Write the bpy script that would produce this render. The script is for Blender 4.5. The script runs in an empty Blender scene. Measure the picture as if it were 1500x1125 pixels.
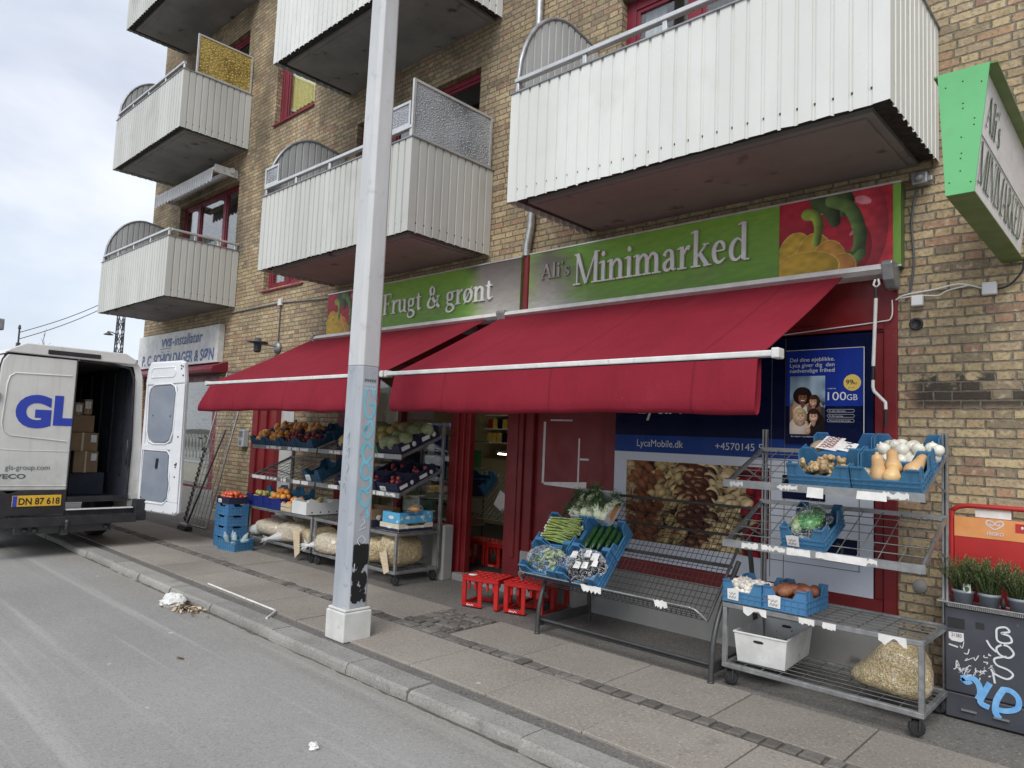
import bpy, bmesh, math, random
import numpy as np
from mathutils import Vector, Matrix, Euler
R = math.radians
random.seed(11)
SC = bpy.context.scene
COL = SC.collection

# ------------------------------------------------------------------ camera
cd = bpy.data.cameras.new("camera")
cam = bpy.data.objects.new("camera", cd)
COL.objects.link(cam)
_y, _p, _r = -0.75211435, 0.07818166, 0.04171655
fw = Vector((math.sin(_y)*math.cos(_p), math.cos(_y)*math.cos(_p), math.sin(_p)))
r0 = Vector((math.cos(_y), -math.sin(_y), 0)); u0 = r0.cross(fw)
rt = r0*math.cos(_r) + u0*math.sin(_r); up = -r0*math.sin(_r) + u0*math.cos(_r)
mw = Matrix((rt, up, -fw)).transposed().to_4x4()
mw.translation = Vector((0, 0, 1.6))
cam.matrix_world = mw
cd.sensor_width = 36.0
cd.lens = 1035.25/1500*36
cd.clip_start = 0.05; cd.clip_end = 3000
SC.camera = cam

# ------------------------------------------------------------------ light
SC.view_settings.view_transform = 'Standard'
SC.view_settings.look = 'None'
SC.view_settings.exposure = 0.68
SC.view_settings.gamma = 1.0
SUN_DIR = Vector((0.33, -0.63, 0.70)).normalized()     # towards the veiled sun
sd = bpy.data.lights.new("sun", 'SUN'); sd.energy = 1.5; sd.angle = R(32); sd.color = (1.0, 0.975, 0.94)
so = bpy.data.objects.new("sun", sd); COL.objects.link(so)
so.rotation_euler = SUN_DIR.to_track_quat('Z', 'Y').to_euler()
so.location = (-6, -20, 25)

world = bpy.data.worlds.new("World"); SC.world = world
world.use_nodes = True
wt = world.node_tree; wt.nodes.clear()
def wn(t, **k):
    n = wt.nodes.new(t)
    for a, b in k.items(): setattr(n, a, b)
    return n
sky = wn('ShaderNodeTexSky', sky_type='NISHITA', sun_disc=False)
sky.sun_elevation = math.asin(SUN_DIR.z); sky.sun_rotation = math.atan2(SUN_DIR.x, SUN_DIR.y)
sky.air_density = 1.0; sky.dust_density = 1.2
tc = wn('ShaderNodeTexCoord')
mp = wn('ShaderNodeMapping'); mp.inputs['Scale'].default_value = (1.0, 1.0, 2.6); mp.inputs['Location'].default_value = (0.3, 0.2, 0.55)
wt.links.new(tc.outputs['Generated'], mp.inputs['Vector'])
no = wn('ShaderNodeTexNoise'); no.inputs['Scale'].default_value = 1.7; no.inputs['Detail'].default_value = 7; no.inputs['Roughness'].default_value = 0.52
no.inputs['Distortion'].default_value = 0.35
wt.links.new(mp.outputs[0], no.inputs['Vector'])
cr = wn('ShaderNodeValToRGB')                           # cloud brightness (scaled by the background strength)
e = cr.color_ramp.elements
e[0].position = 0.34; e[0].color = (3.9, 4.2, 5.0, 1)
e[1].position = 0.60; e[1].color = (6.3, 6.6, 7.0, 1)
e.new(0.47).color = (5.2, 5.5, 6.2, 1)
wt.links.new(no.outputs['Fac'], cr.inputs['Fac'])
no2 = wn('ShaderNodeTexNoise'); no2.inputs['Scale'].default_value = 2.3; no2.inputs['Detail'].default_value = 5
wt.links.new(mp.outputs[0], no2.inputs['Vector'])
cr2 = wn('ShaderNodeValToRGB'); cr2.color_ramp.elements[0].position = 0.36; cr2.color_ramp.elements[0].color = (.72, .72, .72, 1)
cr2.color_ramp.elements[1].position = 0.56; cr2.color_ramp.elements[1].color = (1, 1, 1, 1)
wt.links.new(no2.outputs['Fac'], cr2.inputs['Fac'])
mx = wn('ShaderNodeMix', data_type='RGBA')
wt.links.new(cr2.outputs[0], mx.inputs['Factor']); wt.links.new(sky.outputs[0], mx.inputs[6]); wt.links.new(cr.outputs[0], mx.inputs[7])
bg = wn('ShaderNodeBackground'); bg.inputs['Strength'].default_value = 0.10
wo = wn('ShaderNodeOutputWorld')
wt.links.new(mx.outputs[2], bg.inputs['Color']); wt.links.new(bg.outputs[0], wo.inputs['Surface'])
try:
    SC.cycles.max_bounces = 8; SC.cycles.transparent_max_bounces = 12; SC.cycles.caustics_reflective = False; SC.cycles.caustics_refractive = False
except Exception: pass

# ------------------------------------------------------------------ colours and materials
def s2l(c):
    c = c/255.0
    return c/12.92 if c <= 0.04045 else ((c+0.055)/1.055)**2.4
def rgb(r, g, b): return (s2l(r), s2l(g), s2l(b), 1.0)

class NT:
    def __init__(s, name):
        s.m = bpy.data.materials.new(name); s.m.use_nodes = True
        s.t = s.m.node_tree; s.t.nodes.clear()
        s.out = s.n('ShaderNodeOutputMaterial'); s.b = s.n('ShaderNodeBsdfPrincipled')
        s.l(s.b.outputs[0], s.out.inputs['Surface'])
        s.tc = s.n('ShaderNodeTexCoord')
    def n(s, t, **k):
        x = s.t.nodes.new(t)
        for a, b in k.items(): setattr(x, a, b)
        return x
    def l(s, a, b): s.t.links.new(a, b)
    def put(s, sock, v):
        if hasattr(v, 'is_output'): s.l(v, sock)
        else: sock.default_value = v
    def math(s, op, a, b=0.0, c=None):
        x = s.n('ShaderNodeMath', operation=op); s.put(x.inputs[0], a); s.put(x.inputs[1], b)
        if c is not None: s.put(x.inputs[2], c)
        return x.outputs[0]
    def noise(s, scale, detail=4, rough=0.55, vec=None, dist=0.0, sc=None):
        x = s.n('ShaderNodeTexNoise'); x.inputs['Scale'].default_value = scale; x.inputs['Detail'].default_value = detail
        x.inputs['Roughness'].default_value = rough; x.inputs['Distortion'].default_value = dist
        v = vec or s.tc.outputs['Object']
        if sc:
            m = s.n('ShaderNodeMapping'); m.inputs['Scale'].default_value = sc; s.l(v, m.inputs['Vector']); v = m.outputs[0]
        s.l(v, x.inputs['Vector']); return x.outputs['Fac']
    def ramp(s, fac, stops):
        x = s.n('ShaderNodeValToRGB'); e = x.color_ramp.elements
        while len(e) < len(stops): e.new(0.5)
        for i, (p, c) in enumerate(stops):
            e[i].position = p; e[i].color = c if len(c) == 4 else (*c, 1)
        s.put(x.inputs['Fac'], fac); return x.outputs[0]
    def mix(s, f, a, b, bl='MIX'):
        x = s.n('ShaderNodeMix', data_type='RGBA', blend_type=bl)
        s.put(x.inputs['Factor'], f); s.put(x.inputs[6], a); s.put(x.inputs[7], b); return x.outputs[2]
    def sep(s, v):
        x = s.n('ShaderNodeSeparateXYZ'); s.l(v, x.inputs[0]); return x.outputs
    def comb(s, a, b, c):
        x = s.n('ShaderNodeCombineXYZ'); s.put(x.inputs[0], a); s.put(x.inputs[1], b); s.put(x.inputs[2], c); return x.outputs[0]
    def step(s, v, a, b):
        x = s.n('ShaderNodeMapRange', interpolation_type='SMOOTHSTEP'); s.put(x.inputs[0], v)
        x.inputs[1].default_value = a; x.inputs[2].default_value = b; return x.outputs[0]
    def bump(s, h, strength=0.3, dist=0.01):
        x = s.n('ShaderNodeBump'); x.inputs['Strength'].default_value = strength; x.inputs['Distance'].default_value = dist
        s.l(h, x.inputs['Height']); s.l(x.outputs[0], s.b.inputs['Normal'])
    def island(s, col, amt):
        g = s.n('ShaderNodeNewGeometry'); hv = s.n('ShaderNodeHueSaturation'); s.l(s.math('MULTIPLY_ADD', g.outputs['Random Per Island'], amt, 1-amt/2), hv.inputs['Value'])
        s.l(col, hv.inputs['Color']); return hv.outputs[0]
    def gum(s, col, dens):
        v = s.n('ShaderNodeTexVoronoi'); v.inputs['Scale'].default_value = 3.2; s.l(s.tc.outputs['Object'], v.inputs['Vector'])
        w = s.n('ShaderNodeTexWhiteNoise', noise_dimensions='3D'); s.l(v.outputs['Position'], w.inputs['Vector'])
        rad = s.math('MULTIPLY_ADD', w.outputs['Value'], .065, .012)
        rad = s.math('ADD', rad, s.math('MULTIPLY', s.math('SUBTRACT', s.noise(60, 3), .5), .06))
        m = s.math('MULTIPLY', s.math('LESS_THAN', v.outputs['Distance'], rad), s.math('LESS_THAN', s.sep(w.outputs['Color'])[1], dens))
        return s.mix(s.math('MULTIPLY', m, .75), col, (.52, .51, .48, 1))
    def base(s, v): s.put(s.b.inputs['Base Color'], v)
    def rough(s, v): s.put(s.b.inputs['Roughness'], v)

G1 = lambda v: (v, v, v, 1)
def pmat(name, c, c2=None, scale=4.0, rough=0.6, metal=0.0, bump=0.0, bs=60.0, spec=0.5, contrast=(0.4, 0.62), sc=None, rvar=0.12,
         spk=None, coat=0.0, oi=0.0, sss=0.0):
    """painted / plain surface with soft blotches, fine bump and uneven gloss"""
    q = NT(name)
    n1 = q.noise(scale, 6, 0.6, sc=sc)
    col = q.ramp(n1, [(contrast[0], c), (contrast[1], c2 or c)])
    if spk:                                             # speckle: (scale, colour, lo, hi)
        f = q.step(q.noise(spk[0], 3, 0.6), spk[2], spk[3]); col = q.mix(f, col, spk[1])
    if oi:
        i = q.n('ShaderNodeObjectInfo'); hv = q.n('ShaderNodeHueSaturation')
        v = q.math('MULTIPLY_ADD', i.outputs['Random'], oi, 1-oi/2); q.l(v, hv.inputs['Value'])
        h = q.math('MULTIPLY_ADD', i.outputs['Random'], oi*0.06, 0.5-oi*0.03); q.l(h, hv.inputs['Hue'])
        q.l(col, hv.inputs['Color']); col = hv.outputs[0]
    q.base(col)
    q.rough(q.ramp(q.noise(scale*2.7, 4), [(0.3, G1(max(0.03, rough-rvar))), (0.7, G1(min(1, rough+rvar)))]))
    q.b.inputs['Metallic'].default_value = metal
    q.b.inputs['Specular IOR Level'].default_value = spec
    q.b.inputs['Coat Weight'].default_value = coat
    if bump: q.bump(q.noise(bs, 5), bump, 0.004)
    return q.m

def brick_mat():
    q = NT('yellow_brick')
    o = q.sep(q.tc.outputs['Object'])
    jit = q.noise(9, 2)
    u = q.math('ADD', o[0], o[1]); v = q.math('MULTIPLY_ADD', jit, 0.008, o[2])
    H, P = 0.0645, 0.342
    vr = q.math('DIVIDE', v, H); row = q.math('FLOOR', vr); fv = q.math('FRACT', vr)
    rj = q.n('ShaderNodeTexWhiteNoise', noise_dimensions='1D'); q.l(row, rj.inputs['W'])
    uo = q.math('MULTIPLY_ADD', row, 0.171, u); uo = q.math('MULTIPLY_ADD', rj.outputs['Value'], 0.05, uo)
    uu = q.math('DIVIDE', uo, P); cell = q.math('FLOOR', uu); f = q.math('FRACT', uu)
    isH = q.math('GREATER_THAN', f, 0.6667)
    a = q.math('MULTIPLY', f, P); b = q.math('SUBTRACT', a, 0.228)
    dl = q.math('MINIMUM', a, q.math('SUBTRACT', 0.228, a)); dh = q.math('MINIMUM', b, q.math('SUBTRACT', 0.114, b))
    du = q.math('MAXIMUM', dl, dh)
    dv = q.math('MULTIPLY', q.math('MINIMUM', fv, q.math('SUBTRACT', 1.0, fv)), H)
    d = q.math('MINIMUM', du, dv)
    dd = q.math('MULTIPLY_ADD', q.math('SUBTRACT', q.noise(42, 5, .65), 0.5), 0.021, d)
    mask = q.step(dd, 0.0030, 0.0090)
    idv = q.comb(q.math('MULTIPLY_ADD', isH, 0.5, cell), row, 3.3)
    wnz = q.n('ShaderNodeTexWhiteNoise', noise_dimensions='3D'); q.l(idv, wnz.inputs['Vector'])
    rv = wnz.outputs['Value']
    bc = q.ramp(rv, [(0.0, (.25, .195, .135)), (0.13, (.35, .265, .165)), (0.32, (.44, .325, .18)), (0.52, (.54, .415, .235)),
                     (0.70, (.40, .31, .21)), (0.83, (.47, .33, .195)), (0.93, (.42, .235, .145)), (1.0, (.29, .175, .125))])
    fine = q.noise(38, 6, 0.65)
    bc = q.mix(q.math('MULTIPLY', q.step(fine, .45, .68), .70), bc, (.15, .12, .09, 1))
    w2 = q.noise(20, 3); bc = q.mix(q.math('MULTIPLY', q.step(w2, .52, .70), .55), bc, (.62, .51, .34, 1))
    mc = q.ramp(q.noise(24, 4), [(.35, (.14, .122, .098)), (.68, (.27, .24, .20))])
    col = q.mix(mask, mc, bc)
    # old soot on the upper storeys in drifting patches, cleaner ground floor
    zf = q.step(o[2], 3.2, 5.2)
    st = q.step(q.noise(0.9, 6, 0.65), .34, .66)
    zx = q.math('MULTIPLY', zf, q.step(o[0], 3.2, -2.2)); stn = q.math('MULTIPLY', q.math('ADD', q.math('MULTIPLY_ADD', zf, .26, .20), q.math('MULTIPLY', zx, .30)), st)
    col = q.mix(stn, col, (.078, .066, .053, 1))
    run = q.step(q.noise(1.0, 5, .6, sc=(5.0, 5.0, .35)), .52, .72)
    col = q.mix(q.math('MULTIPLY', run, .30), col, (.085, .072, .058, 1))
    # a band of tar-blackened bricks right of the shop window (x is relative to the building's base)
    bx = q.step(o[0], 5.98, 6.12); bz = q.math('MULTIPLY', q.step(o[2], 1.90, 1.98), q.step(o[2], 2.24, 2.16))
    tb = q.math('MULTIPLY', q.math('MULTIPLY', bx, bz), q.math('MULTIPLY', q.math('MULTIPLY_ADD', mask, .75, .25), q.step(q.math('ADD', q.noise(9, 5), q.math('MULTIPLY', rv, .6)), .70, .84)))
    col = q.mix(q.math('MULTIPLY', tb, .9), col, (.028, .028, .032, 1))
    lime = q.step(q.noise(3.2, 6, .7), .60, .72); col = q.mix(q.math('MULTIPLY', lime, .35), col, (.46, .43, .38, 1))
    hs = q.n('ShaderNodeHueSaturation'); hs.inputs['Saturation'].default_value = .86; hs.inputs['Value'].default_value = 1.07; q.l(col, hs.inputs['Color']); col = q.mix(1.0, hs.outputs[0], (1.02, 1.0, .90, 1), 'MULTIPLY')
    q.base(col); q.rough(.88); q.b.inputs['Specular IOR Level'].default_value = .25
    q.bump(q.math('ADD', q.math('MULTIPLY', mask, .8), q.math('MULTIPLY', fine, .5)), .85, .012)
    return q.m

def glass_mat(name, tint=(.9, .93, .92, 1), refl=1.0):
    q = NT(name); q.t.nodes.remove(q.b)
    tr = q.n('ShaderNodeBsdfTransparent'); tr.inputs[0].default_value = tint
    gl = q.n('ShaderNodeBsdfGlossy'); gl.inputs['Roughness'].default_value = .02; gl.inputs['Color'].default_value = (refl, refl, refl, 1)
    bn = q.n('ShaderNodeBump'); bn.inputs['Strength'].default_value = .05; bn.inputs['Distance'].default_value = .02
    q.l(q.noise(1.2, 2), bn.inputs['Height']); q.l(bn.outputs[0], gl.inputs['Normal'])
    fr = q.n('ShaderNodeFresnel'); bf = q.n('ShaderNodeNewGeometry'); q.l(q.math('MULTIPLY_ADD', bf.outputs['Backfacing'], 1/1.52-1.52, 1.52), fr.inputs[0])
    mxs = q.n('ShaderNodeMixShader'); q.l(q.math('MULTIPLY_ADD', fr.outputs[0], 1.35, .03), mxs.inputs[0])
    q.l(tr.outputs[0], mxs.inputs[1]); q.l(gl.outputs[0], mxs.inputs[2]); q.l(mxs.outputs[0], q.out.inputs['Surface'])
    return q.m

def film_mat(name, amount=.3, tint=(.95, .97, .96, 1), bs=30.0, col=(.8, .8, .8, 1), strength=.9):
    """thin crinkled clear plastic / obscured glass"""
    q = NT(name); q.base(col); q.rough(.16); q.b.inputs['Specular IOR Level'].default_value = .7
    q.bump(q.noise(bs, 4, .6, dist=.6), strength, .01)
    tr = q.n('ShaderNodeBsdfTransparent'); tr.inputs[0].default_value = tint
    mxs = q.n('ShaderNodeMixShader'); q.put(mxs.inputs[0], amount)
    q.l(tr.outputs[0], mxs.inputs[1]); q.l(q.b.outputs[0], mxs.inputs[2]); q.l(mxs.outputs[0], q.out.inputs['Surface'])
    return q.m

def pattern_glass(name, amount, tint, scale, c0, c1):
    q = NT(name); v = q.n('ShaderNodeTexVoronoi'); v.feature = 'DISTANCE_TO_EDGE'; v.inputs['Scale'].default_value = scale
    mp_ = q.n('ShaderNodeMapping'); mp_.inputs['Scale'].default_value = (1, 1, 1.5); q.l(q.tc.outputs['Object'], mp_.inputs['Vector']); q.l(mp_.outputs[0], v.inputs['Vector'])
    f = q.math('MULTIPLY_ADD', q.noise(1.6, 4), .9, q.math('MULTIPLY', v.outputs['Distance'], 1.6)); f = q.math('SUBTRACT', f, .10)  # highlights and darks of the hammered glass are put into the colour
    q.base(q.ramp(f, [(.25, c0), (.48, tuple((a+b)/2 for a, b in zip(c0, c1))), (.66, c1)])); q.rough(.18); q.b.inputs['Specular IOR Level'].default_value = .6
    q.bump(v.outputs['Distance'], .8, .02)
    tr = q.n('ShaderNodeBsdfTransparent'); tr.inputs[0].default_value = tint
    mxs = q.n('ShaderNodeMixShader'); q.put(mxs.inputs[0], amount); q.l(tr.outputs[0], mxs.inputs[1]); q.l(q.b.outputs[0], mxs.inputs[2]); q.l(mxs.outputs[0], q.out.inputs['Surface'])
    return q.m

def print_mat(name, rough=.45, spec=.3):
    q = NT(name); a = q.n('ShaderNodeVertexColor'); a.layer_name = 'Col'
    q.base(a.outputs[0]); q.rough(rough); q.b.inputs['Specular IOR Level'].default_value = spec; return q.m

def emis(name, c, s):
    q = NT(name); q.base(c); q.b.inputs['Emission Color'].default_value = c; q.b.inputs['Emission Strength'].default_value = s; return q.m

def road_mat():
    q = NT('road_asphalt')
    big = q.noise(.35, 6, .6); col = q.ramp(big, [(.36, (.245, .243, .232)), (.66, (.325, .321, .307))])
    streak = q.noise(1.0, 5, .6, sc=(.10, 5.5, 1)); col = q.mix(q.math('MULTIPLY', q.step(streak, .53, .70), .55), col, (.43, .42, .405, 1))
    s2 = q.noise(1.0, 4, .6, sc=(.22, 13.0, 1)); col = q.mix(q.math('MULTIPLY', q.step(s2, .60, .72), .35), col, (.43, .42, .40, 1))
    dk = q.noise(1.0, 4, .6, sc=(.12, 2.4, 1)); col = q.mix(q.math('MULTIPLY', q.step(dk, .55, .75), .35), col, (.165, .164, .16, 1))
    oy = q.sep(q.tc.outputs['Object']); gut = q.math('MULTIPLY', q.step(q.math('ADD', oy[1], q.math('MULTIPLY', q.noise(1.3, 5, .6), .5)), 2.8, 3.25), .40); col = q.mix(gut, col, (.26, .235, .185, 1))
    fine = q.noise(78, 4, .8); col = q.mix(q.math('MULTIPLY', q.step(fine, .5, .66), .55), col, (.46, .45, .43, 1))
    f2 = q.noise(66, 4, .8); col = q.mix(q.math('MULTIPLY', q.step(f2, .52, .68), .55), col, (.095, .093, .090, 1))
    col = q.gum(col, .30)
    q.base(col); q.rough(.86); q.b.inputs['Specular IOR Level'].default_value = .3
    q.bump(fine, .45, .006); return q.m

def grit_mat(name, c1, c2, light, dark, fs=130, big=.8, bump=.4, la=.6, da=.6, isl=0.0, gum=0.0):
    q = NT(name); col = q.ramp(q.noise(big, 6, .62), [(.34, c1), (.68, c2)])
    f = q.noise(fs, 3, .7); col = q.mix(q.math('MULTIPLY', q.step(f, .52, .7), la), col, light)
    f2 = q.noise(fs*.7, 3, .7, sc=(1.1, .9, 1)); col = q.mix(q.math('MULTIPLY', q.step(f2, .54, .72), da), col, dark)
    st = q.noise(2.3, 6, .7); col = q.mix(q.math('MULTIPLY', q.step(st, .60, .74), .45), col, dark)
    if isl: col = q.island(col, isl)
    if gum: col = q.gum(col, gum)
    q.base(col); q.rough(.88); q.b.inputs['Specular IOR Level'].default_value = .3; q.bump(f, bump, .006); return q.m

def galv_mat(name, v=.36, rough=.45, metal=.75):
    q = NT(name); n = q.noise(14, 5, .7); col = q.ramp(n, [(.3, (v*.72, v*.74, v*.75)), (.7, (v*1.15, v*1.16, v*1.15))])
    r = q.noise(6, 5, .7); col = q.mix(q.math('MULTIPLY', q.step(r, .60, .74), .45), col, (v*.45, v*.40, v*.33, 1))
    q.base(col); q.rough(q.ramp(n, [(.3, G1(rough-.12)), (.7, G1(rough+.15))])); q.b.inputs['Metallic'].default_value = metal; return q.m

def straw_mat(name, c1=(.58, .46, .25), c2=(.36, .26, .13), cl=(.78, .68, .45), sc=(1, 1, 1)):
    q = NT(name)
    w = q.noise(1.0, 2, .5, dist=.35, sc=(44, 190, 100)); w2 = q.noise(1.0, 2, .5, dist=.4, sc=(200, 50, 110)); w3 = q.noise(1.0, 2, .5, dist=.4, sc=(110, 100, 38))
    w = q.math('MAXIMUM', q.math('MAXIMUM', w, w2), w3)
    col = q.ramp(w, [(.50, (*c2, 1)), (.58, (*c1, 1)), (.68, (*cl, 1))])
    gl = q.step(q.noise(7.0, 4, .6, dist=.8), .56, .72); col = q.mix(q.math('MULTIPLY', gl, .45), col, (.80, .76, .66, 1))  # pale streaks painted in as highlights on the plastic film
    q.base(col); q.rough(.35); q.b.inputs['Coat Weight'].default_value = .8; q.b.inputs['Coat Roughness'].default_value = .12
    q.bump(q.math('ADD', q.math('MULTIPLY', w, .7), q.math('MULTIPLY', q.noise(13, 5, .6, dist=1.4), 1.6)), .9, .020); return q.m

M = {}
M['brick'] = brick_mat()
M['road'] = road_mat()
M['walk_asphalt'] = grit_mat('walk_asphalt', (.115, .109, .100), (.18, .171, .158), (.38, .36, .335, 1), (.040, .038, .035, 1), 62, la=.65, da=.75, gum=.12)
M['slab'] = grit_mat('paving_slab_concrete', (.232, .207, .178), (.305, .277, .243), (.50, .46, .41, 1), (.105, .092, .078, 1), 56, 1.1, .3, .6, .65, .20, .18)
M['cobble'] = grit_mat('cobble_stone', (.115, .106, .095), (.17, .158, .143), (.25, .235, .215, 1), (.06, .055, .048, 1), 90, 8, .5, isl=.6)
M['joint'] = pmat('joint_dirt', (.075, .068, .058, 1), (.13, .12, .10, 1), 20, .95)
M['granite'] = grit_mat('kerb_granite', (.225, .216, .20), (.34, .328, .305), (.50, .48, .45, 1), (.07, .066, .06, 1), 70, 1.6, .6, .5, .65, isl=.22)
M['cladding'] = pmat('white_cladding', (.66, .67, .635, 1), (.74, .75, .72, 1), 1.6, .38, spec=.4, sc=(1, 1, .25), spk=(1.5, (.62, .62, .575, 1), .55, .85))
M['cladding_old'] = pmat('weathered_cladding', (.50, .505, .47, 1), (.58, .585, .55, 1), 1.4, .45, spec=.4, sc=(2, 2, .25), spk=(1.2, (.43, .425, .385, 1), .52, .8))
M['cladding_grey'] = pmat('grey_cladding', (.44, .45, .44, 1), (.54, .55, .535, 1), 2, .5, sc=(2, 2, .3))
M['soffit'] = pmat('balcony_concrete', (.20, .195, .185, 1), (.27, .262, .25, 1), 1.3, .85, bump=.4, bs=40, spk=(3.5, (.07, .062, .058, 1), .60, .72))
M['soffit_brown'] = pmat('balcony_painted_concrete', (.205, .205, .19, 1), (.25, .25, .235, 1), 1.2, .75, bump=.3, bs=40, spk=(3.2, (.08, .06, .055, 1), .62, .74))
M['gap_shade'] = pmat('black_gap_shade', (.018, .017, .016, 1), (.05, .046, .042, 1), 16, .95, bump=.6, bs=40)  # black stands in for the shade in the gap behind the cladding
M['alu'] = pmat('aluminium', (.58, .59, .59, 1), (.68, .69, .69, 1), 5, .38, metal=.55)
M['alu_dark'] = pmat('aluminium_dull', (.25, .255, .26, 1), (.36, .365, .37, 1), 5, .45, metal=.5)
M['galv'] = galv_mat('galvanised_steel')
M['galv_light'] = galv_mat('galvanised_pipe', .50, .42, .8)
M['steel_dark'] = galv_mat('dark_steel', .085, .45, .5)
M['wire'] = galv_mat('wire_mesh', .22, .42, .7)
M['wire_dark'] = galv_mat('dark_wire_mesh', .055, .45, .5)
M['red_paint'] = pmat('red_paint', (.165, .012, .015, 1), (.215, .019, .022, 1), 2.2, .42, spec=.4, bump=.08, bs=90, spk=(26, (.26, .09, .075, 1), .70, .78))
M['red_frame'] = pmat('red_window_frame', (.16, .014, .028, 1), (.21, .02, .036, 1), 3, .4, spec=.4)
def awning_mat():
    q = NT('red_awning_cloth'); o = q.sep(q.tc.outputs['Object'])
    col = q.ramp(q.noise(1.1, 6, .6), [(.3, (.200, .012, .025)), (.7, (.248, .018, .034))])
    f = q.step(q.noise(1.0, 6, .65, sc=(5.5, 1.0, 1.0)), .54, .74); col = q.mix(q.math('MULTIPLY', f, .34), col, (.15, .012, .022, 1))
    d = q.step(q.noise(1.0, 5, .6, sc=(2.2, .8, .8)), .56, .80); col = q.mix(q.math('MULTIPLY', d, .35), col, (.33, .055, .07, 1))
    sp = q.step(q.noise(55, 3, .6), .70, .76); col = q.mix(q.math('MULTIPLY', sp, .4), col, (.36, .16, .15, 1))
    sx = q.math('ABSOLUTE', q.math('SUBTRACT', q.math('FRACT', q.math('MULTIPLY_ADD', o[0], 1/1.18, .37)), .5)); seam = q.step(sx, .011, .006)
    col = q.mix(q.math('MULTIPLY', seam, .40), col, (.11, .008, .016, 1)); q.base(col); q.rough(.85); q.b.inputs['Specular IOR Level'].default_value = .18
    w = q.noise(1.0, 5, .6, sc=(6, 2.5, 2.5), dist=.6); q.bump(q.math('ADD', q.math('MULTIPLY', w, 1.4), q.math('ADD', q.math('MULTIPLY', seam, .35), q.math('MULTIPLY', q.noise(400, 2), .08))), .40, .020); return q.m
M['awning'] = awning_mat()
M['white_bar'] = pmat('white_bar', (.62, .62, .60, 1), (.72, .72, .70, 1), 8, .4, spk=(9, (.36, .35, .32, 1), .62, .75))
M['plinth'] = pmat('grey_plinth', (.27, .27, .26, 1), (.34, .335, .32, 1), 1.5, .85, bump=.25, bs=50, spk=(4, (.15, .145, .135, 1), .60, .76))
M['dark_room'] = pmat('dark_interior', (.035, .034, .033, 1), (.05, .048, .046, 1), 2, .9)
M['room'] = pmat('shop_wall', (.46, .42, .27, 1), (.54, .50, .34, 1), 1.3, .8)
M['glass'] = glass_mat('window_glass')
M['pane_dark'] = glass_mat('upper_window_glass', (.94, .96, .96, 1))
M['obscured'] = pattern_glass('obscured_glass', .62, (.82, .86, .88, 1), 30, (.17, .18, .19), (.66, .69, .72))
M['gold_glass'] = pattern_glass('amber_glass', .80, (.60, .45, .12, 1), 17, (.13, .085, .015), (.62, .47, .14))
M['curtain'] = pmat('curtain', (.60, .62, .62, 1), (.72, .73, .73, 1), 3, .9, sc=(9, 9, .3))
M['yellow_blind'] = pmat('yellow_blind', (.62, .55, .17, 1), (.72, .64, .24, 1), 9, .8, sc=(2, 2, 14))
M['white'] = pmat('white_plastic', (.70, .71, .71, 1), (.78, .78, .78, 1), 4, .4)
M['white_dirty'] = pmat('white_worn', (.60, .60, .58, 1), (.74, .74, .72, 1), 6, .5, spk=(11, (.22, .20, .17, 1), .66, .75))
M['paper'] = pmat('paper', (.68, .67, .64, 1), (.80, .79, .77, 1), 12, .75)
M['black'] = pmat('black_plastic', (.018, .018, .02, 1), (.03, .03, .032, 1), 8, .5)
M['rubber'] = pmat('rubber', (.016, .016, .017, 1), (.035, .034, .034, 1), 10, .8)
M['blue_crate'] = pmat('blue_crate', (.045, .155, .30, 1), (.062, .195, .36, 1), 3.5, .42, oi=.22, bump=.12, bs=70, spk=(22, (.10, .25, .42, 1), .62, .76))
M['blue_crate_shaded'] = pmat('blue_crate_shaded', (.022, .066, .125, 1), (.032, .09, .165, 1), 5, .5, oi=.25)  # the blue crate colour, darkened for the shade on the left racks
M['indigo_crate'] = pmat('indigo_crate', (.012, .022, .15, 1), (.02, .035, .20, 1), 5, .45)
M['red_crate'] = pmat('red_crate', (.43, .013, .013, 1), (.53, .022, .02, 1), 3, .38, spk=(30, (.30, .02, .02, 1), .64, .74))
M['carton'] = pmat('cardboard', (.24, .155, .085, 1), (.30, .20, .115, 1), 5, .85)
M['wood'] = pmat('pale_wood', (.52, .42, .28, 1), (.62, .52, .37, 1), 6, .75, sc=(1, 1, 9))
M['navy_box'] = pmat('navy_carton', (.014, .017, .045, 1), (.022, .026, .06, 1), 5, .55)
M['sky_box'] = pmat('light_blue_carton', (.09, .38, .62, 1), (.14, .46, .70, 1), 7, .5, spk=(15, (.6, .72, .78, 1), .60, .68))
M['cream'] = pmat('cream_carton', (.66, .59, .44, 1), (.74, .68, .54, 1), 7, .6)
M['green_box'] = pmat('green_carton', (.045, .20, .06, 1), (.07, .27, .09, 1), 7, .5)
M['pole'] = pmat('pole_grey_paint', (.34, .365, .40, 1), (.42, .445, .475, 1), 2.5, .5, sc=(2, 2, .5), spk=(13, (.27, .30, .34, 1), .60, .74))
M['pole_top'] = pmat('pole_light_paint', (.50, .51, .515, 1), (.58, .59, .59, 1), 2.0, .5, sc=(2, 2, .4), spk=(7, (.42, .43, .44, 1), .58, .78))
M['pole_base'] = pmat('pole_white_base', (.56, .56, .53, 1), (.66, .66, .63, 1), 6, .7, spk=(9, (.30, .29, .27, 1), .64, .72), bump=.3, bs=40)
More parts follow.
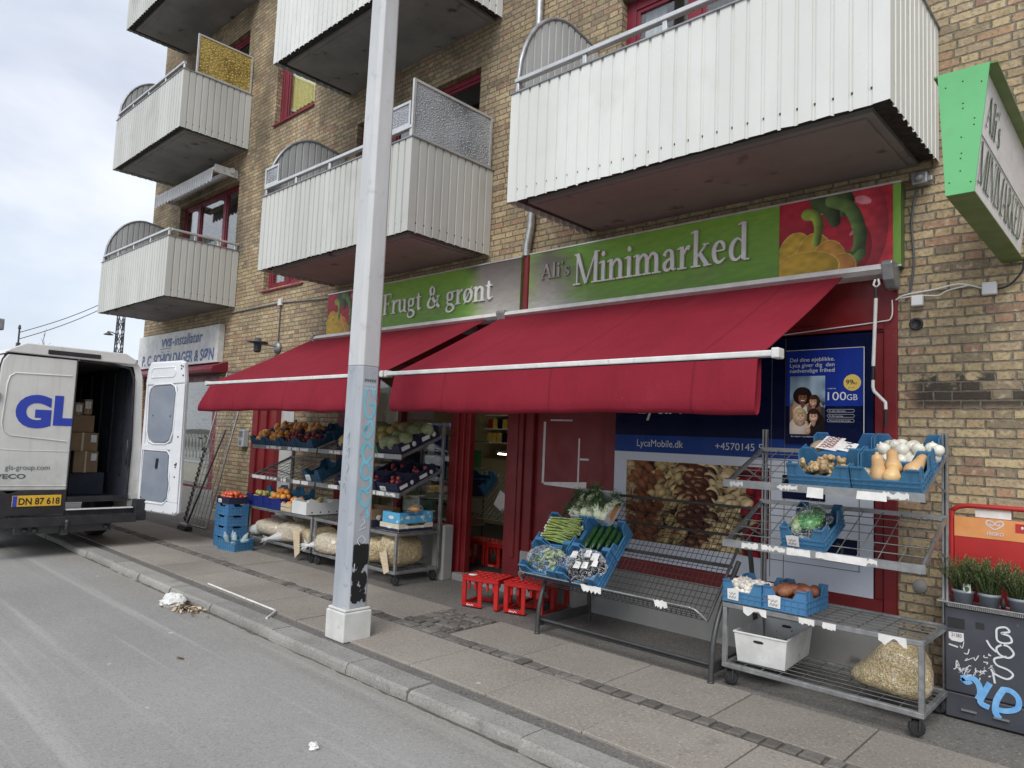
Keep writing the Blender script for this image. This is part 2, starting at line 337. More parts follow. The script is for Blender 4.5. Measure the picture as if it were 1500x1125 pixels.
def van_mat():
    q = NT('van_paint'); o = q.sep(q.tc.outputs['Object']); col = q.ramp(q.noise(1.4, 6, .6), [(.4, (.60, .60, .575)), (.62, (.68, .68, .655))])
    g = q.math('MULTIPLY', q.step(q.math('ADD', o[2], q.math('MULTIPLY', q.noise(4, 5, .6), .7)), 1.75, .95), q.step(q.noise(9, 6, .7), .30, .66)); col = q.mix(q.math('MULTIPLY', g, .42), col, (.30, .275, .235, 1))
    st = q.step(q.noise(1.0, 5, .65, sc=(9, 9, .7)), .54, .74); col = q.mix(q.math('MULTIPLY', st, .22), col, (.36, .34, .30, 1))
    q.base(col); q.rough(q.ramp(q.noise(5, 4), [(.3, G1(.26)), (.7, G1(.48))])); q.b.inputs['Coat Weight'].default_value = .25; return q.m
M['van_white'] = van_mat()
M['van_clean'] = pmat('van_door_paint', (.68, .70, .72, 1), (.74, .76, .78, 1), 2, .28, coat=.3)
M['van_grey'] = pmat('van_door_lining', (.20, .23, .28, 1), (.25, .28, .33, 1), 3, .6)
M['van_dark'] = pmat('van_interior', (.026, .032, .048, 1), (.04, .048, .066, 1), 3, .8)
M['letter'] = pmat('sign_letter', (.66, .67, .65, 1), (.78, .78, .76, 1), 4, .4, metal=.1)
M['letter_dark'] = pmat('sign_letter_side', (.05, .06, .05, 1), None, 4, .6)
M['ink_blue'] = pmat('blue_ink', (.03, .06, .42, 1), None, 4, .4)
M['ink_vvs'] = pmat('faded_blue_ink', (.055, .10, .26, 1), (.10, .16, .33, 1), 5, .5)
M['ink_grey'] = pmat('grey_ink', (.10, .11, .12, 1), None, 4, .5)
M['ink_black'] = pmat('black_ink', (.012, .012, .013, 1), None, 4, .5)
M['ink_white'] = pmat('white_ink', (.66, .68, .70, 1), None, 4, .5)
M['ink_cyan'] = pmat('cyan_spray', (.13, .52, .66, 1), (.20, .60, .74, 1), 9, .6)
M['ink_sky'] = pmat('blue_spray', (.12, .36, .72, 1), (.25, .52, .82, 1), 9, .6)
M['ink_green'] = pmat('green_ink', (.02, .09, .045, 1), None, 4, .5)
M['ink_yellow'] = pmat('yellow_ink', (.72, .52, .12, 1), None, 4, .5)
M['film_white'] = pmat('window_film_white', (.60, .64, .72, 1), (.66, .70, .78, 1), 1.5, .3, spec=.2)
M['film_navy'] = pmat('window_film_navy', (.004, .007, .036, 1), (.006, .010, .045, 1), 2, .3, spec=.12)
M['film_blue'] = pmat('window_film_blue', (.012, .045, .22, 1), (.016, .055, .26, 1), 2, .3, spec=.15)
M['poster_blue'] = pmat('poster_blue', (.010, .028, .23, 1), (.014, .04, .29, 1), 2, .35, spec=.15)
M['plate'] = pmat('yellow_plate', (.72, .42, .03, 1), (.78, .48, .05, 1), 6, .4)
M['green_panel'] = pmat('green_sheet', (.12, .44, .165, 1), (.15, .50, .20, 1), 2, .42, spk=(8, (.15, .46, .2, 1), .6, .75))
M['green_dark'] = pmat('green_sheet_underside', (.115, .185, .055, 1), (.15, .225, .07, 1), 3, .5)
M['cabinet'] = pmat('dark_grey_cabinet', (.050, .053, .066, 1), (.068, .072, .088, 1), 3, .48, spk=(14, (.11, .115, .13, 1), .66, .76))
M['board_red'] = pmat('red_board', (.42, .022, .022, 1), (.50, .03, .028, 1), 3, .45)
M['board_orange'] = pmat('orange_strip', (.72, .27, .085, 1), (.80, .36, .13, 1), 4, .5)
M['pot'] = pmat('grey_pot', (.24, .27, .31, 1), (.29, .32, .36, 1), 6, .55)
M['foil'] = pmat('foil_tray', (.60, .60, .59, 1), (.72, .72, .71, 1), 30, .3, metal=.8, bump=.3, bs=50)
def bag_mat(name):
    q = NT(name); q.t.nodes.remove(q.b); v = q.tc.outputs['Object']
    tr = q.n('ShaderNodeBsdfTransparent'); tr.inputs[0].default_value = (.96, .97, .97, 1)
    gl = q.n('ShaderNodeBsdfGlossy'); gl.inputs['Roughness'].default_value = .10; df = q.n('ShaderNodeBsdfDiffuse'); df.inputs[0].default_value = (.86, .87, .88, 1)
    n = q.noise(22, 4, .6, dist=1.6); bn = q.n('ShaderNodeBump'); bn.inputs['Strength'].default_value = 1.0; bn.inputs['Distance'].default_value = .02; q.l(n, bn.inputs['Height']); q.l(bn.outputs[0], gl.inputs['Normal'])
    ridge = q.step(q.math('ABSOLUTE', q.math('SUBTRACT', q.noise(17, 4, .65, dist=1.2), .5)), .045, .005)
    a = q.n('ShaderNodeMixShader'); q.put(a.inputs[0], .07); q.l(tr.outputs[0], a.inputs[1]); q.l(gl.outputs[0], a.inputs[2])
    b = q.n('ShaderNodeMixShader'); q.l(q.math('MULTIPLY', ridge, .30), b.inputs[0]); q.l(a.outputs[0], b.inputs[1]); q.l(df.outputs[0], b.inputs[2]); q.l(b.outputs[0], q.out.inputs['Surface'])
    return q.m
M['clear'] = bag_mat('clear_bag')
M['straw'] = straw_mat('straw_noodles')
M['peanut'] = straw_mat('peanut_bag', (.64, .55, .41), (.44, .35, .23), (.82, .77, .66))
M['print'] = print_mat('printed_sheet')
M['print_gloss'] = print_mat('printed_film', .4, .12)
M['lamp_on'] = emis('fluorescent_tube', (1, .93, .76, 1), 9.0)
M['label_white'] = M['paper']
M['soil'] = pmat('potting_soil', (.02, .015, .011, 1), (.045, .035, .026, 1), 40, .95)
M['rosemary'] = pmat('rosemary_leaf', (.05, .105, .028, 1), (.16, .25, .09, 1), 26, .55, oi=.2)
M['stem'] = pmat('plant_stem', (.15, .13, .07, 1), (.22, .2, .11, 1), 20, .7)
def fruit(name, c, c2, rough=.4, scale=9, bump=.1, bs=60, **k): M[name] = pmat(name, c, c2, scale, rough, bump=bump, bs=bs, oi=.3, **k)
fruit('orange_skin', (.74, .26, .035, 1), (.80, .38, .08, 1), .42)
fruit('mango_skin', (.74, .31, .07, 1), (.80, .46, .16, 1), .45)
fruit('tomato_skin', (.55, .075, .022, 1), (.64, .12, .035, 1), .22, bump=0)
fruit('plum_skin', (.22, .025, .04, 1), (.36, .06, .055, 1), .4)
fruit('onion_skin', (.70, .68, .58, 1), (.80, .78, .70, 1), .3, sc=(3, 3, .4))
fruit('squash_skin', (.62, .39, .17, 1), (.70, .47, .23, 1), .42)
fruit('ginger_skin', (.42, .29, .14, 1), (.56, .42, .24, 1), .7, 30, .5, 50)
fruit('garlic_skin', (.66, .61, .54, 1), (.78, .74, .68, 1), .5, 20)
fruit('sweet_potato_skin', (.20, .068, .034, 1), (.29, .115, .06, 1), .6, 12, .4, 40)
fruit('cucumber_skin', (.010, .042, .012, 1), (.024, .085, .022, 1), .35, 40)
fruit('eggplant_skin', (.012, .008, .016, 1), (.022, .013, .026, 1), .12)
fruit('fennel_bulb', (.60, .66, .42, 1), (.76, .78, .62, 1), .35, 10, sc=(3, 3, .5))
fruit('green_leaf', (.035, .085, .02, 1), (.075, .16, .04, 1), .5, 20)
fruit('spring_onion_leaf', (.20, .30, .05, 1), (.42, .46, .14, 1), .4, 20, sc=(1, 1, 8))
fruit('pale_green_veg', (.22, .34, .12, 1), (.42, .52, .26, 1), .4, 15)
fruit('melon_skin', (.44, .36, .11, 1), (.56, .44, .16, 1), .5)
fruit('melon_green', (.20, .24, .10, 1), (.33, .36, .20, 1), .6, 20)
fruit('pear_skin', (.42, .38, .10, 1), (.55, .46, .16, 1), .45)
M['green_wrap'] = pmat('green_printed_wrap', (.03, .20, .04, 1), (.10, .36, .08, 1), 14, .25)
M['bark'] = pmat('bare_twigs', (.08, .06, .045, 1), (.13, .10, .08, 1), 20, .9)
M['clear_fold'] = film_mat('white_plastic_fold', .55, (.97, .98, .97, 1), 40, (.84, .85, .86, 1), 1.0)
M['clear_bottle'] = film_mat('clear_bottle', .35, (.85, .95, .93, 1), 12, (.75, .85, .85, 1), .3)
# ------------------------------------------------------------------ geometry helpers
ORIGIN = {}                                  # object name -> world position its meshes are measured from

class MB:
    """collects shapes, then links them as ONE mesh object"""
    def __init__(s): s.v = []; s.f = []; s.mi = []; s.sm = []
    def add(s, vs, fs, mi=0, smooth=False):
        b = len(s.v); s.v.extend([tuple(x) for x in vs])
        for f in fs: s.f.append(tuple(b+i for i in f)); s.mi.append(mi); s.sm.append(smooth)
        return s
    def box(s, x0, x1, y0, y1, z0, z1, mi=0):
        if x0 > x1: x0, x1 = x1, x0
        if y0 > y1: y0, y1 = y1, y0
        if z0 > z1: z0, z1 = z1, z0
        v = [(x0,y0,z0),(x1,y0,z0),(x1,y1,z0),(x0,y1,z0),(x0,y0,z1),(x1,y0,z1),(x1,y1,z1),(x0,y1,z1)]
        return s.add(v, [(0,3,2,1),(4,5,6,7),(0,1,5,4),(1,2,6,5),(2,3,7,6),(3,0,4,7)], mi)
    def obox(s, c, size, M3=None, mi=0):
        M3 = M3 or Matrix.Identity(3); c = Vector(c); h = Vector(size)/2
        v = [c + M3 @ Vector((sx*h.x, sy*h.y, sz*h.z)) for sz in (-1,1) for sx, sy in ((-1,-1),(1,-1),(1,1),(-1,1))]
        return s.add(v, [(0,3,2,1),(4,5,6,7),(0,1,5,4),(1,2,6,5),(2,3,7,6),(3,0,4,7)], mi)
    def bar(s, p0, p1, w, h=None, mi=0, upv=(0,0,1)):
        p0, p1 = Vector(p0), Vector(p1); d = p1-p0; L = d.length; d.normalize()
        u = Vector(upv)
        if abs(d.dot(u)) > .98: u = Vector((0,1,0))
        x = d.cross(u).normalized(); z = x.cross(d)
        return s.obox((p0+p1)/2, (w, L, h or w), Matrix((x, d, z)).transposed(), mi)
    def tube(s, pts, r, seg=6, mi=0, closed=False, smooth=True, radii=None):
        pts = [Vector(p) for p in pts]; n = len(pts); rings = []
        ref = None
        for i, p in enumerate(pts):
            a = pts[(i-1) % n] if (closed or i > 0) else p
            b = pts[(i+1) % n] if (closed or i < n-1) else p
            d = (b-a)
            if d.length < 1e-9: d = Vector((0,0,1))
            d.normalize()
            if ref is None:
                ref = Vector((0,0,1)) if abs(d.z) < .9 else Vector((1,0,0))
            x = ref - d*ref.dot(d)
            if x.length < 1e-6: x = d.orthogonal()
            x.normalize(); y = d.cross(x); ref = x
            rr = radii[i] if radii else r
            rings.append([p + (x*math.cos(2*math.pi*k/seg) + y*math.sin(2*math.pi*k/seg))*rr for k in range(seg)])
        v = [q for ring in rings for q in ring]; f = []
        for i in range(n if closed else n-1):
            a, b = i*seg, ((i+1) % n)*seg
            for k in range(seg): f.append((a+k, a+(k+1) % seg, b+(k+1) % seg, b+k))
        s.add(v, f, mi, smooth)
        if not closed:
            s.add(rings[0], [tuple(range(seg-1, -1, -1))], mi); s.add(rings[-1], [tuple(range(seg))], mi)
        return s
    def lathe(s, prof, seg=16, c=(0,0,0), M3=None, mi=0, smooth=True):
        M3 = M3 or Matrix.Identity(3); c = Vector(c); v = []; f = []
        for r, z in prof:
            for k in range(seg): v.append(c + M3 @ Vector((r*math.cos(2*math.pi*k/seg), r*math.sin(2*math.pi*k/seg), z)))
        for i in range(len(prof)-1):
            for k in range(seg): f.append((i*seg+k, i*seg+(k+1) % seg, (i+1)*seg+(k+1) % seg, (i+1)*seg+k))
        if prof[0][0] > 1e-5: f.append(tuple(range(seg-1, -1, -1)))
        if prof[-1][0] > 1e-5: f.append(tuple((len(prof)-1)*seg+k for k in range(seg)))
        return s.add(v, f, mi, smooth)
    def ball(s, c, r, M3=None, nu=12, nv=8, mi=0, warp=None):
        M3 = M3 or Matrix.Identity(3); c = Vector(c); r = r if hasattr(r, '__len__') else (r, r, r); v = []; f = []
        for j in range(nv+1):
            t = math.pi*j/nv
            for i in range(nu):
                a = 2*math.pi*i/nu; n = Vector((math.sin(t)*math.cos(a), math.sin(t)*math.sin(a), -math.cos(t)))
                k = warp(n) if warp else 1.0
                v.append(c + M3 @ Vector((n.x*r[0]*k, n.y*r[1]*k, n.z*r[2]*k)))
        for j in range(nv):
            for i in range(nu): f.append((j*nu+i, j*nu+(i+1) % nu, (j+1)*nu+(i+1) % nu, (j+1)*nu+i))
        return s.add(v, f, mi, True)
    def prism(s, poly, axis, a, b, mi=0):
        """2-D outline extruded along an axis; outline coordinates are the two other axes in x, y, z order"""
        def p3(p, t):
            return (t, p[0], p[1]) if axis == 'x' else ((p[0], t, p[1]) if axis == 'y' else (p[0], p[1], t))
        n = len(poly); v = [p3(p, a) for p in poly] + [p3(p, b) for p in poly]
        f = [tuple(range(n-1, -1, -1)), tuple(range(n, 2*n))] + [(i, (i+1) % n, n+(i+1) % n, n+i) for i in range(n)]
        return s.add(v, f, mi)
    def quad(s, a, b, c, d, mi=0): return s.add([a, b, c, d], [(0,1,2,3)], mi)
    def strip(s, pts, o, ux, uy, mi=0, lift=0.0, depth=0.0):
        """a flat stroke: pts are (x, y, width) in the plane o + x*ux + y*uy; depth gives it thickness"""
        o, ux, uy = Vector(o), Vector(ux), Vector(uy); n = ux.cross(uy).normalized(); L = []; Rr = []
        k = len(pts)
        for i, p in enumerate(pts):
            a = pts[max(0, i-1)]; b = pts[min(k-1, i+1)]; dx, dy = b[0]-a[0], b[1]-a[1]; q = math.hypot(dx, dy) or 1
            nx, ny = -dy/q*p[2]/2, dx/q*p[2]/2
            L.append(o + ux*(p[0]+nx) + uy*(p[1]+ny) + n*lift); Rr.append(o + ux*(p[0]-nx) + uy*(p[1]-ny) + n*lift)
        v = L+Rr; f = [(k+i, k+i+1, i+1, i) for i in range(k-1)]
        if depth:
            m = 2*k; v = v + [x - n*depth for x in L+Rr]
            f += [(i, i+1, m+i+1, m+i) for i in range(k-1)] + [(k+i+1, k+i, m+k+i, m+k+i+1) for i in range(k-1)]
            f += [(0, m, m+k, k), (k-1, 2*k-1, m+2*k-1, m+k-1)]
        return s.add(v, f, mi)
    def poly(s, pts, o, ux, uy, mi=0, lift=0.0, depth=0.0):
        o, ux, uy = Vector(o), Vector(ux), Vector(uy); n = ux.cross(uy).normalized(); k = len(pts)
        v = [o + ux*p[0] + uy*p[1] + n*lift for p in pts]; f = [tuple(range(k))]
        if depth: v = v + [x - n*depth for x in v]; f += [(i, k+i, k+(i+1) % k, (i+1) % k) for i in range(k)]
        return s.add(v, f, mi)
    def text(s, t, o, ux, uy, size=None, width=None, mi=0, lift=0.003, shear=0.0, bold=0.0, align='L'):
        """lettering lying in the plane of ux (reading direction, unit) and uy (up, unit)"""
        vs, fs, w, h = font_mesh(t, shear, bold)
        ky = (size or 1)/0.73 if size else None
        kx = ky
        if width: kx = width/w; ky = ky or kx
        o, ux, uy = Vector(o), Vector(ux), Vector(uy); n = ux.cross(uy).normalized()
        sh = {'L': 0, 'C': -w/2, 'R': -w}[align]
        return s.add([o + ux*((x+sh)*kx) + uy*(y*ky) + n*lift for x, y in vs], fs, mi)
    def build(s, name, mats, parent=None, origin=None, bevel=0.0, seg=2, props=None):
        me = bpy.data.meshes.new(name)
        if parent is not None: o = ORIGIN[parent.name]
        else: o = Vector(origin) if origin is not None else Vector((0,0,0))
        me.from_pydata([(x-o.x, y-o.y, z-o.z) for x, y, z in s.v], [], s.f)
        if not isinstance(mats, (list, tuple)): mats = [mats]
        for m in mats: me.materials.append(M[m] if isinstance(m, str) else m)
        me.polygons.foreach_set('material_index', s.mi); me.polygons.foreach_set('use_smooth', s.sm)
        bm = bmesh.new(); bm.from_mesh(me); bmesh.ops.recalc_face_normals(bm, faces=bm.faces); bm.to_mesh(me); bm.free()
        me.update()
        ob = bpy.data.objects.new(name, me); COL.objects.link(ob)
        if parent is not None: ob.parent = parent
        else: ob.location = o
        ORIGIN[ob.name] = o
        if bevel:
            b = ob.modifiers.new('bevel', 'BEVEL'); b.width = bevel; b.segments = seg; b.limit_method = 'ANGLE'; b.angle_limit = R(40)
        for k, v in (props or {}).items(): ob[k] = v
        return ob

_fc = {}
def font_mesh(t, shear=0.0, bold=0.0):
    key = (t, shear, bold)
    if key not in _fc:
        c = bpy.data.curves.new('lettering', 'FONT'); c.body = t; c.size = 1.0; c.shear = shear; c.offset = bold; c.resolution_u = 5; c.fill_mode = 'FRONT'
        ob = bpy.data.objects.new('lettering', c)
        me = bpy.data.meshes.new_from_object(ob)
        vs = [(v.co.x, v.co.y) for v in me.vertices]; fs = [tuple(p.vertices) for p in me.polygons]
        x0 = min(v[0] for v in vs); x1 = max(v[0] for v in vs); y1 = max(v[1] for v in vs)
        _fc[key] = ([(x-x0, y) for x, y in vs], fs, x1-x0, y1)
        bpy.data.objects.remove(ob); bpy.data.meshes.remove(me); bpy.data.curves.remove(c)
    return _fc[key]

def tag(o, label, cat, group=None, kind=None):
    if label: o['label'] = label
    if cat: o['category'] = cat
    if group: o['group'] = group
    if kind: o['kind'] = kind
    return o
def thing(name, label, cat, loc=(0,0,0), group=None):
    o = bpy.data.objects.new(name, None); COL.objects.link(o); o.location = loc; o.empty_display_size = .1
    ORIGIN[o.name] = Vector(loc); return tag(o, label, cat, group)
def structure(o): o['kind'] = 'structure'; return o
def kids(o): return [c for c in bpy.data.objects if c.parent == o]
KC = {}
def dup(src, loc, rot=(0,0,0), label=None, group=None, scale=None):
    """copy a finished thing with its parts and sub-parts"""
    if src.name not in KC: KC[src.name] = [(c, kids(c)) for c in kids(src)]
    r = src.copy(); COL.objects.link(r); r.location = loc; r.rotation_euler = rot
    if scale: r.scale = scale if hasattr(scale, '__len__') else (scale,)*3
    if label: r['label'] = label
    if group: r['group'] = group
    for c, gs in KC[src.name]:
        d = c.copy(); COL.objects.link(d); d.parent = r
        for g in gs:
            h = g.copy(); COL.objects.link(h); h.parent = d
    return r
class Proto:
    """the first placing moves the thing itself, later ones copy it"""
    def __init__(s, o): s.o = o; s.used = False
    def put(s, loc, rot=(0,0,0), label=None, group=None, scale=None):
        if not s.used:
            s.used = True; o = s.o; o.location = loc; o.rotation_euler = rot
            if scale: o.scale = scale if hasattr(scale, '__len__') else (scale,)*3
            if label: o['label'] = label
            if group: o['group'] = group
            return o
        return dup(s.o, loc, rot, label, group, scale or (1,1,1))
def rotm(x=0, y=0, z=0): return Euler((x, y, z)).to_matrix()

def raster(name, o, ux, uy, nx, ny, img, mat, parent, props=None):
    """a flat printed sheet: colours are the print itself, one per grid point (img: ny x nx x 3, sRGB 0-255)"""
    o, ux, uy = Vector(o), Vector(ux), Vector(uy); og = ORIGIN[parent.name]
    vs = []
    for j in range(ny):
        for i in range(nx):
            p = o + ux*(i/(nx-1)) + uy*(j/(ny-1)) - og; vs.append(p[:])
    fs = [(j*nx+i, j*nx+i+1, (j+1)*nx+i+1, (j+1)*nx+i) for j in range(ny-1) for i in range(nx-1)]
    me = bpy.data.meshes.new(name); me.from_pydata(vs, [], fs)
    a = np.clip(img, 0, 255)/255.0; a = np.where(a <= .04045, a/12.92, ((a+.055)/1.055)**2.4)
    ca = me.color_attributes.new('Col', 'FLOAT_COLOR', 'POINT')
    d = np.ones((ny*nx, 4), np.float32); d[:, :3] = a.reshape(-1, 3); ca.data.foreach_set('color', d.ravel())
    me.materials.append(M[mat]); ob = bpy.data.objects.new(name, me); COL.objects.link(ob); ob.parent = parent
    ORIGIN[ob.name] = og
    return ob
def ell(img, X, Y, cx, cy, rx, ry, ang, col, shade=.35, lx=-.4, ly=.5, edge=.75):
    """paint a printed, shaded ellipse into a picture"""
    c, s = math.cos(ang), math.sin(ang); dx, dy = X-cx, Y-cy
    u = (dx*c+dy*s)/rx; v = (-dx*s+dy*c)/ry; r2 = u*u+v*v; m = r2 < 1
    k = 1 + shade*(lx*dx/rx + ly*dy/ry) - (1-edge)*r2
    img[m] = (np.array(col)[None, :]*k[m][:, None])

# serif lettering drawn as pen strokes (x, y, width); cap height 1
def _st(x, y0, y1, w=.145): return [(x, y0, w), (x, y1, w)]
def _sb(x, w=.15, h=.12): return [(x-h-.05, .02, .045), (x+h+.05, .02, .045)]
def _fl(x, y): return [(x-.19, y-.06, .03), (x-.03, y-.02, .07)]
def _sm(pts, n=5):
    out = []
    P = [pts[0]] + list(pts) + [pts[-1]]
    for i in range(1, len(P)-2):
        for k in range(n):
            t = k/n; a, b, c, d = P[i-1], P[i], P[i+1], P[i+2]
            out.append(tuple(.5*((2*b[j]) + (-a[j]+c[j])*t + (2*a[j]-5*b[j]+4*c[j]-d[j])*t*t + (-a[j]+3*b[j]-3*c[j]+d[j])*t**3) for j in range(3)))
    out.append(pts[-1]); return out
def _ring(cx, cy, rx, ry, tk=.14, tn=.05):
    return [(cx+rx*math.cos(a), cy+ry*math.sin(a), tn+(tk-tn)*abs(math.cos(a))) for a in [2*math.pi*i/24 for i in range(25)]]
GL = {
 'M': (1.16, [_st(.14,0,1,.055), [(.14,1,.16),(.56,.02,.12)], [(.56,.02,.05),(1.0,1,.055)], _st(1.0,0,1,.15), _sb(.14), _sb(1.0), [(.0,.98,.045),(.2,.98,.045)], [(.95,.98,.045),(1.16,.98,.045)]]),
 'i': (.36, [_st(.18,0,.64), _sb(.18), _fl(.18,.64), [(.10,.86,.01),(.13,.86,.14),(.18,.86,.17),(.23,.86,.14),(.26,.86,.01)]]),
 'n': (.76, [_st(.18,0,.64), _fl(.18,.64), _sb(.18), _sm([(.22,.40,.05),(.32,.56,.08),(.45,.60,.09),(.555,.50,.14),(.57,.3,.145),(.57,0,.145)]), _sb(.57)]),
 'm': (1.14, [_st(.18,0,.64), _fl(.18,.64), _sb(.18), _sm([(.22,.40,.05),(.32,.56,.08),(.44,.60,.09),(.545,.50,.14),(.56,.3,.145),(.56,0,.145)]), _sb(.56),
        _sm([(.60,.40,.05),(.70,.56,.08),(.82,.60,.09),(.925,.50,.14),(.94,.3,.145),(.94,0,.145)]), _sb(.94)]),
 'a': (.60, [_sm([(.10,.46,.14),(.16,.57,.08),(.28,.61,.07),(.39,.53,.13),(.41,.3,.145),(.42,.10,.13),(.47,.03,.06),(.56,.05,.03)]), _sm([(.41,.37,.05),(.24,.32,.08),(.11,.2,.13),(.15,.06,.10),(.27,.04,.07),(.40,.13,.05)])]),
 'r': (.50, [_st(.18,0,.64), _fl(.18,.64), _sb(.18), _sm([(.22,.38,.05),(.31,.54,.08),(.40,.59,.13),(.46,.57,.13)])]),
 'k': (.72, [_st(.18,0,1.04), _fl(.18,1.04), _sb(.18), [(.22,.26,.05),(.54,.60,.05)], [(.44,.61,.04),(.66,.61,.04)], [(.33,.36,.13),(.60,.02,.14)], [(.46,.02,.045),(.74,.02,.045)]]),
 'e': (.58, [[(.12,.36,.04),(.46,.36,.04)], _sm([(.47,.36,.06),(.43,.53,.11),(.29,.61,.06),(.15,.50,.12),(.11,.3,.145),(.17,.11,.12),(.31,.04,.08),(.51,.15,.03)])]),
 'd': (.74, [_sm([(.50,.50,.05),(.34,.61,.06),(.18,.50,.12),(.12,.3,.145),(.17,.11,.12),(.31,.04,.07),(.50,.15,.05)]), _st(.54,.03,1.04), _fl(.54,1.04), [(.54,.02,.045),(.72,.02,.045)]]),
 'F': (.70, [_st(.18,0,1), _sb(.18), [(.02,.975,.05),(.62,.975,.05)], [(.62,1,.05),(.64,.76,.02)], [(.2,.52,.05),(.48,.52,.05)], [(.48,.63,.02),(.48,.41,.02)]]),
 'u': (.76, [_sm([(.18,.62,.145),(.18,.3,.145),(.21,.11,.13),(.33,.04,.07),(.53,.17,.05)]), _fl(.18,.64), _st(.56,.02,.62), _fl(.56,.64), [(.56,.02,.045),(.73,.02,.045)]]),
 'g': (.64, [_ring(.28,.41,.17,.18,.13,.05), _sm([(.19,.25,.05),(.11,.15,.07),(.19,.06,.10),(.40,.03,.12),(.54,-.08,.13),(.46,-.23,.09),(.25,-.28,.07),(.08,-.21,.09),(.09,-.07,.06),(.19,.03,.04)]), [(.40,.56,.05),(.58,.60,.08)]]),
 't': (.46, [_sm([(.19,.80,.05),(.20,.60,.14),(.20,.3,.145),(.22,.10,.13),(.31,.04,.07),(.43,.11,.03)]), [(.04,.60,.05),(.40,.60,.05)]]),
 '&': (1.02, [_sm([(.82,.50,.05),(.72,.24,.07),(.52,.05,.08),(.26,.03,.10),(.11,.17,.14),(.20,.38,.12),(.42,.56,.08),(.53,.75,.10),(.47,.93,.08),(.34,.97,.06),(.24,.84,.12),(.30,.64,.14),(.55,.32,.15),(.92,.02,.14)]), [(.68,.51,.04),(.96,.51,.04)]]),
 'o': (.66, [_ring(.33,.32,.23,.28)]),
 '\u00f8': (.66, [_ring(.33,.32,.23,.28), [(.10,-.04,.04),(.56,.68,.04)]]),
 'A': (.86, [[(.10,.02,.05),(.42,1,.06)], [(.40,1,.15),(.74,.02,.15)], [(.22,.35,.05),(.62,.35,.05)], [(0,.02,.045),(.24,.02,.045)], [(.58,.02,.045),(.88,.02,.045)]]),
 'l': (.36, [_st(.18,0,1.04), _sb(.18), _fl(.18,1.04)]),
 "'": (.24, [[(.13,1.02,.13),(.10,.74,.03)]]),
 's': (.50, [_sm([(.40,.46,.04),(.33,.58,.06),(.22,.61,.07),(.12,.50,.11),(.22,.36,.13),(.37,.24,.12),(.37,.10,.10),(.24,.035,.07),(.11,.08,.06),(.07,.19,.04)])]),
 'N': (.98, [_st(.14,0,1,.055), [(.14,.98,.15),(.82,.02,.13)], _st(.82,0,1,.055), _sb(.14), [(.0,.98,.045),(.2,.98,.045)], [(.7,.98,.045),(.95,.98,.045)]]),
 'I': (.40, [_st(.20,0,1), _sb(.20), [(.05,.98,.045),(.35,.98,.045)]]),
 'R': (.84, [_st(.18,0,1), _sb(.18), _sm([(.05,.975,.05),(.40,.96,.07),(.58,.76,.14),(.42,.54,.07),(.2,.50,.05)]), [(.36,.5,.13),(.74,.02,.13)], [(.66,.02,.045),(.88,.02,.045)]]),
 'K': (.86, [_st(.18,0,1), _sb(.18), [(.22,.40,.05),(.70,.98,.05)], [(.58,.98,.045),(.82,.98,.045)], [(.36,.54,.14),(.76,.02,.14)], [(.62,.02,.045),(.90,.02,.045)], [(.03,.98,.045),(.33,.98,.045)]]),
 'E': (.74, [_st(.18,0,1), [(.03,.975,.05),(.62,.975,.05)], [(.03,.025,.05),(.64,.025,.05)], [(.2,.52,.05),(.5,.52,.05)], [(.62,1,.04),(.64,.78,.02)], [(.64,0,.04),(.68,.24,.02)], [(.5,.64,.03),(.5,.40,.03)]]),
 'D': (.90, [_st(.18,0,1), _sm([(.03,.975,.05),(.40,.96,.06),(.66,.78,.12),(.74,.5,.15),(.66,.22,.12),(.40,.04,.06),(.03,.025,.05)])]),
 ' ': (.34, []),
}
def serif(mb, t, o, ux, uy, width, cap, mi=0, lift=.004, depth=0.0, thin=1.0, track=0.0):
    """serif word laid from o, total width and cap height in metres"""
    adv = sum(GL[c][0]+track for c in t); kx = width/adv; x = 0.0; k = 0
    ux, uy = Vector(ux)*kx, Vector(uy)*cap; q = kx/cap
    for c in t:
        for st in GL[c][1]:
            k += 1
            # widths are given in the local unit; strokes are laid in a square unit to stay even
            pts = [((p[0]+x)*1.0, p[1], p[2]*thin) for p in st]
            mb.strip(pts, o, ux, uy, mi, lift + (k % 7)*.00035, depth)
        x += GL[c][0]+track
    return mb
def squig(mb, pts, o, ux, uy, w, mi=0, lift=.002, n=6):
    """a sprayed or brushed line"""
    mb.strip(_sm([(p[0], p[1], w*(p[2] if len(p) > 2 else 1)) for p in pts], n), o, ux, uy, mi, lift + (len(mb.f) % 5)*.0002)
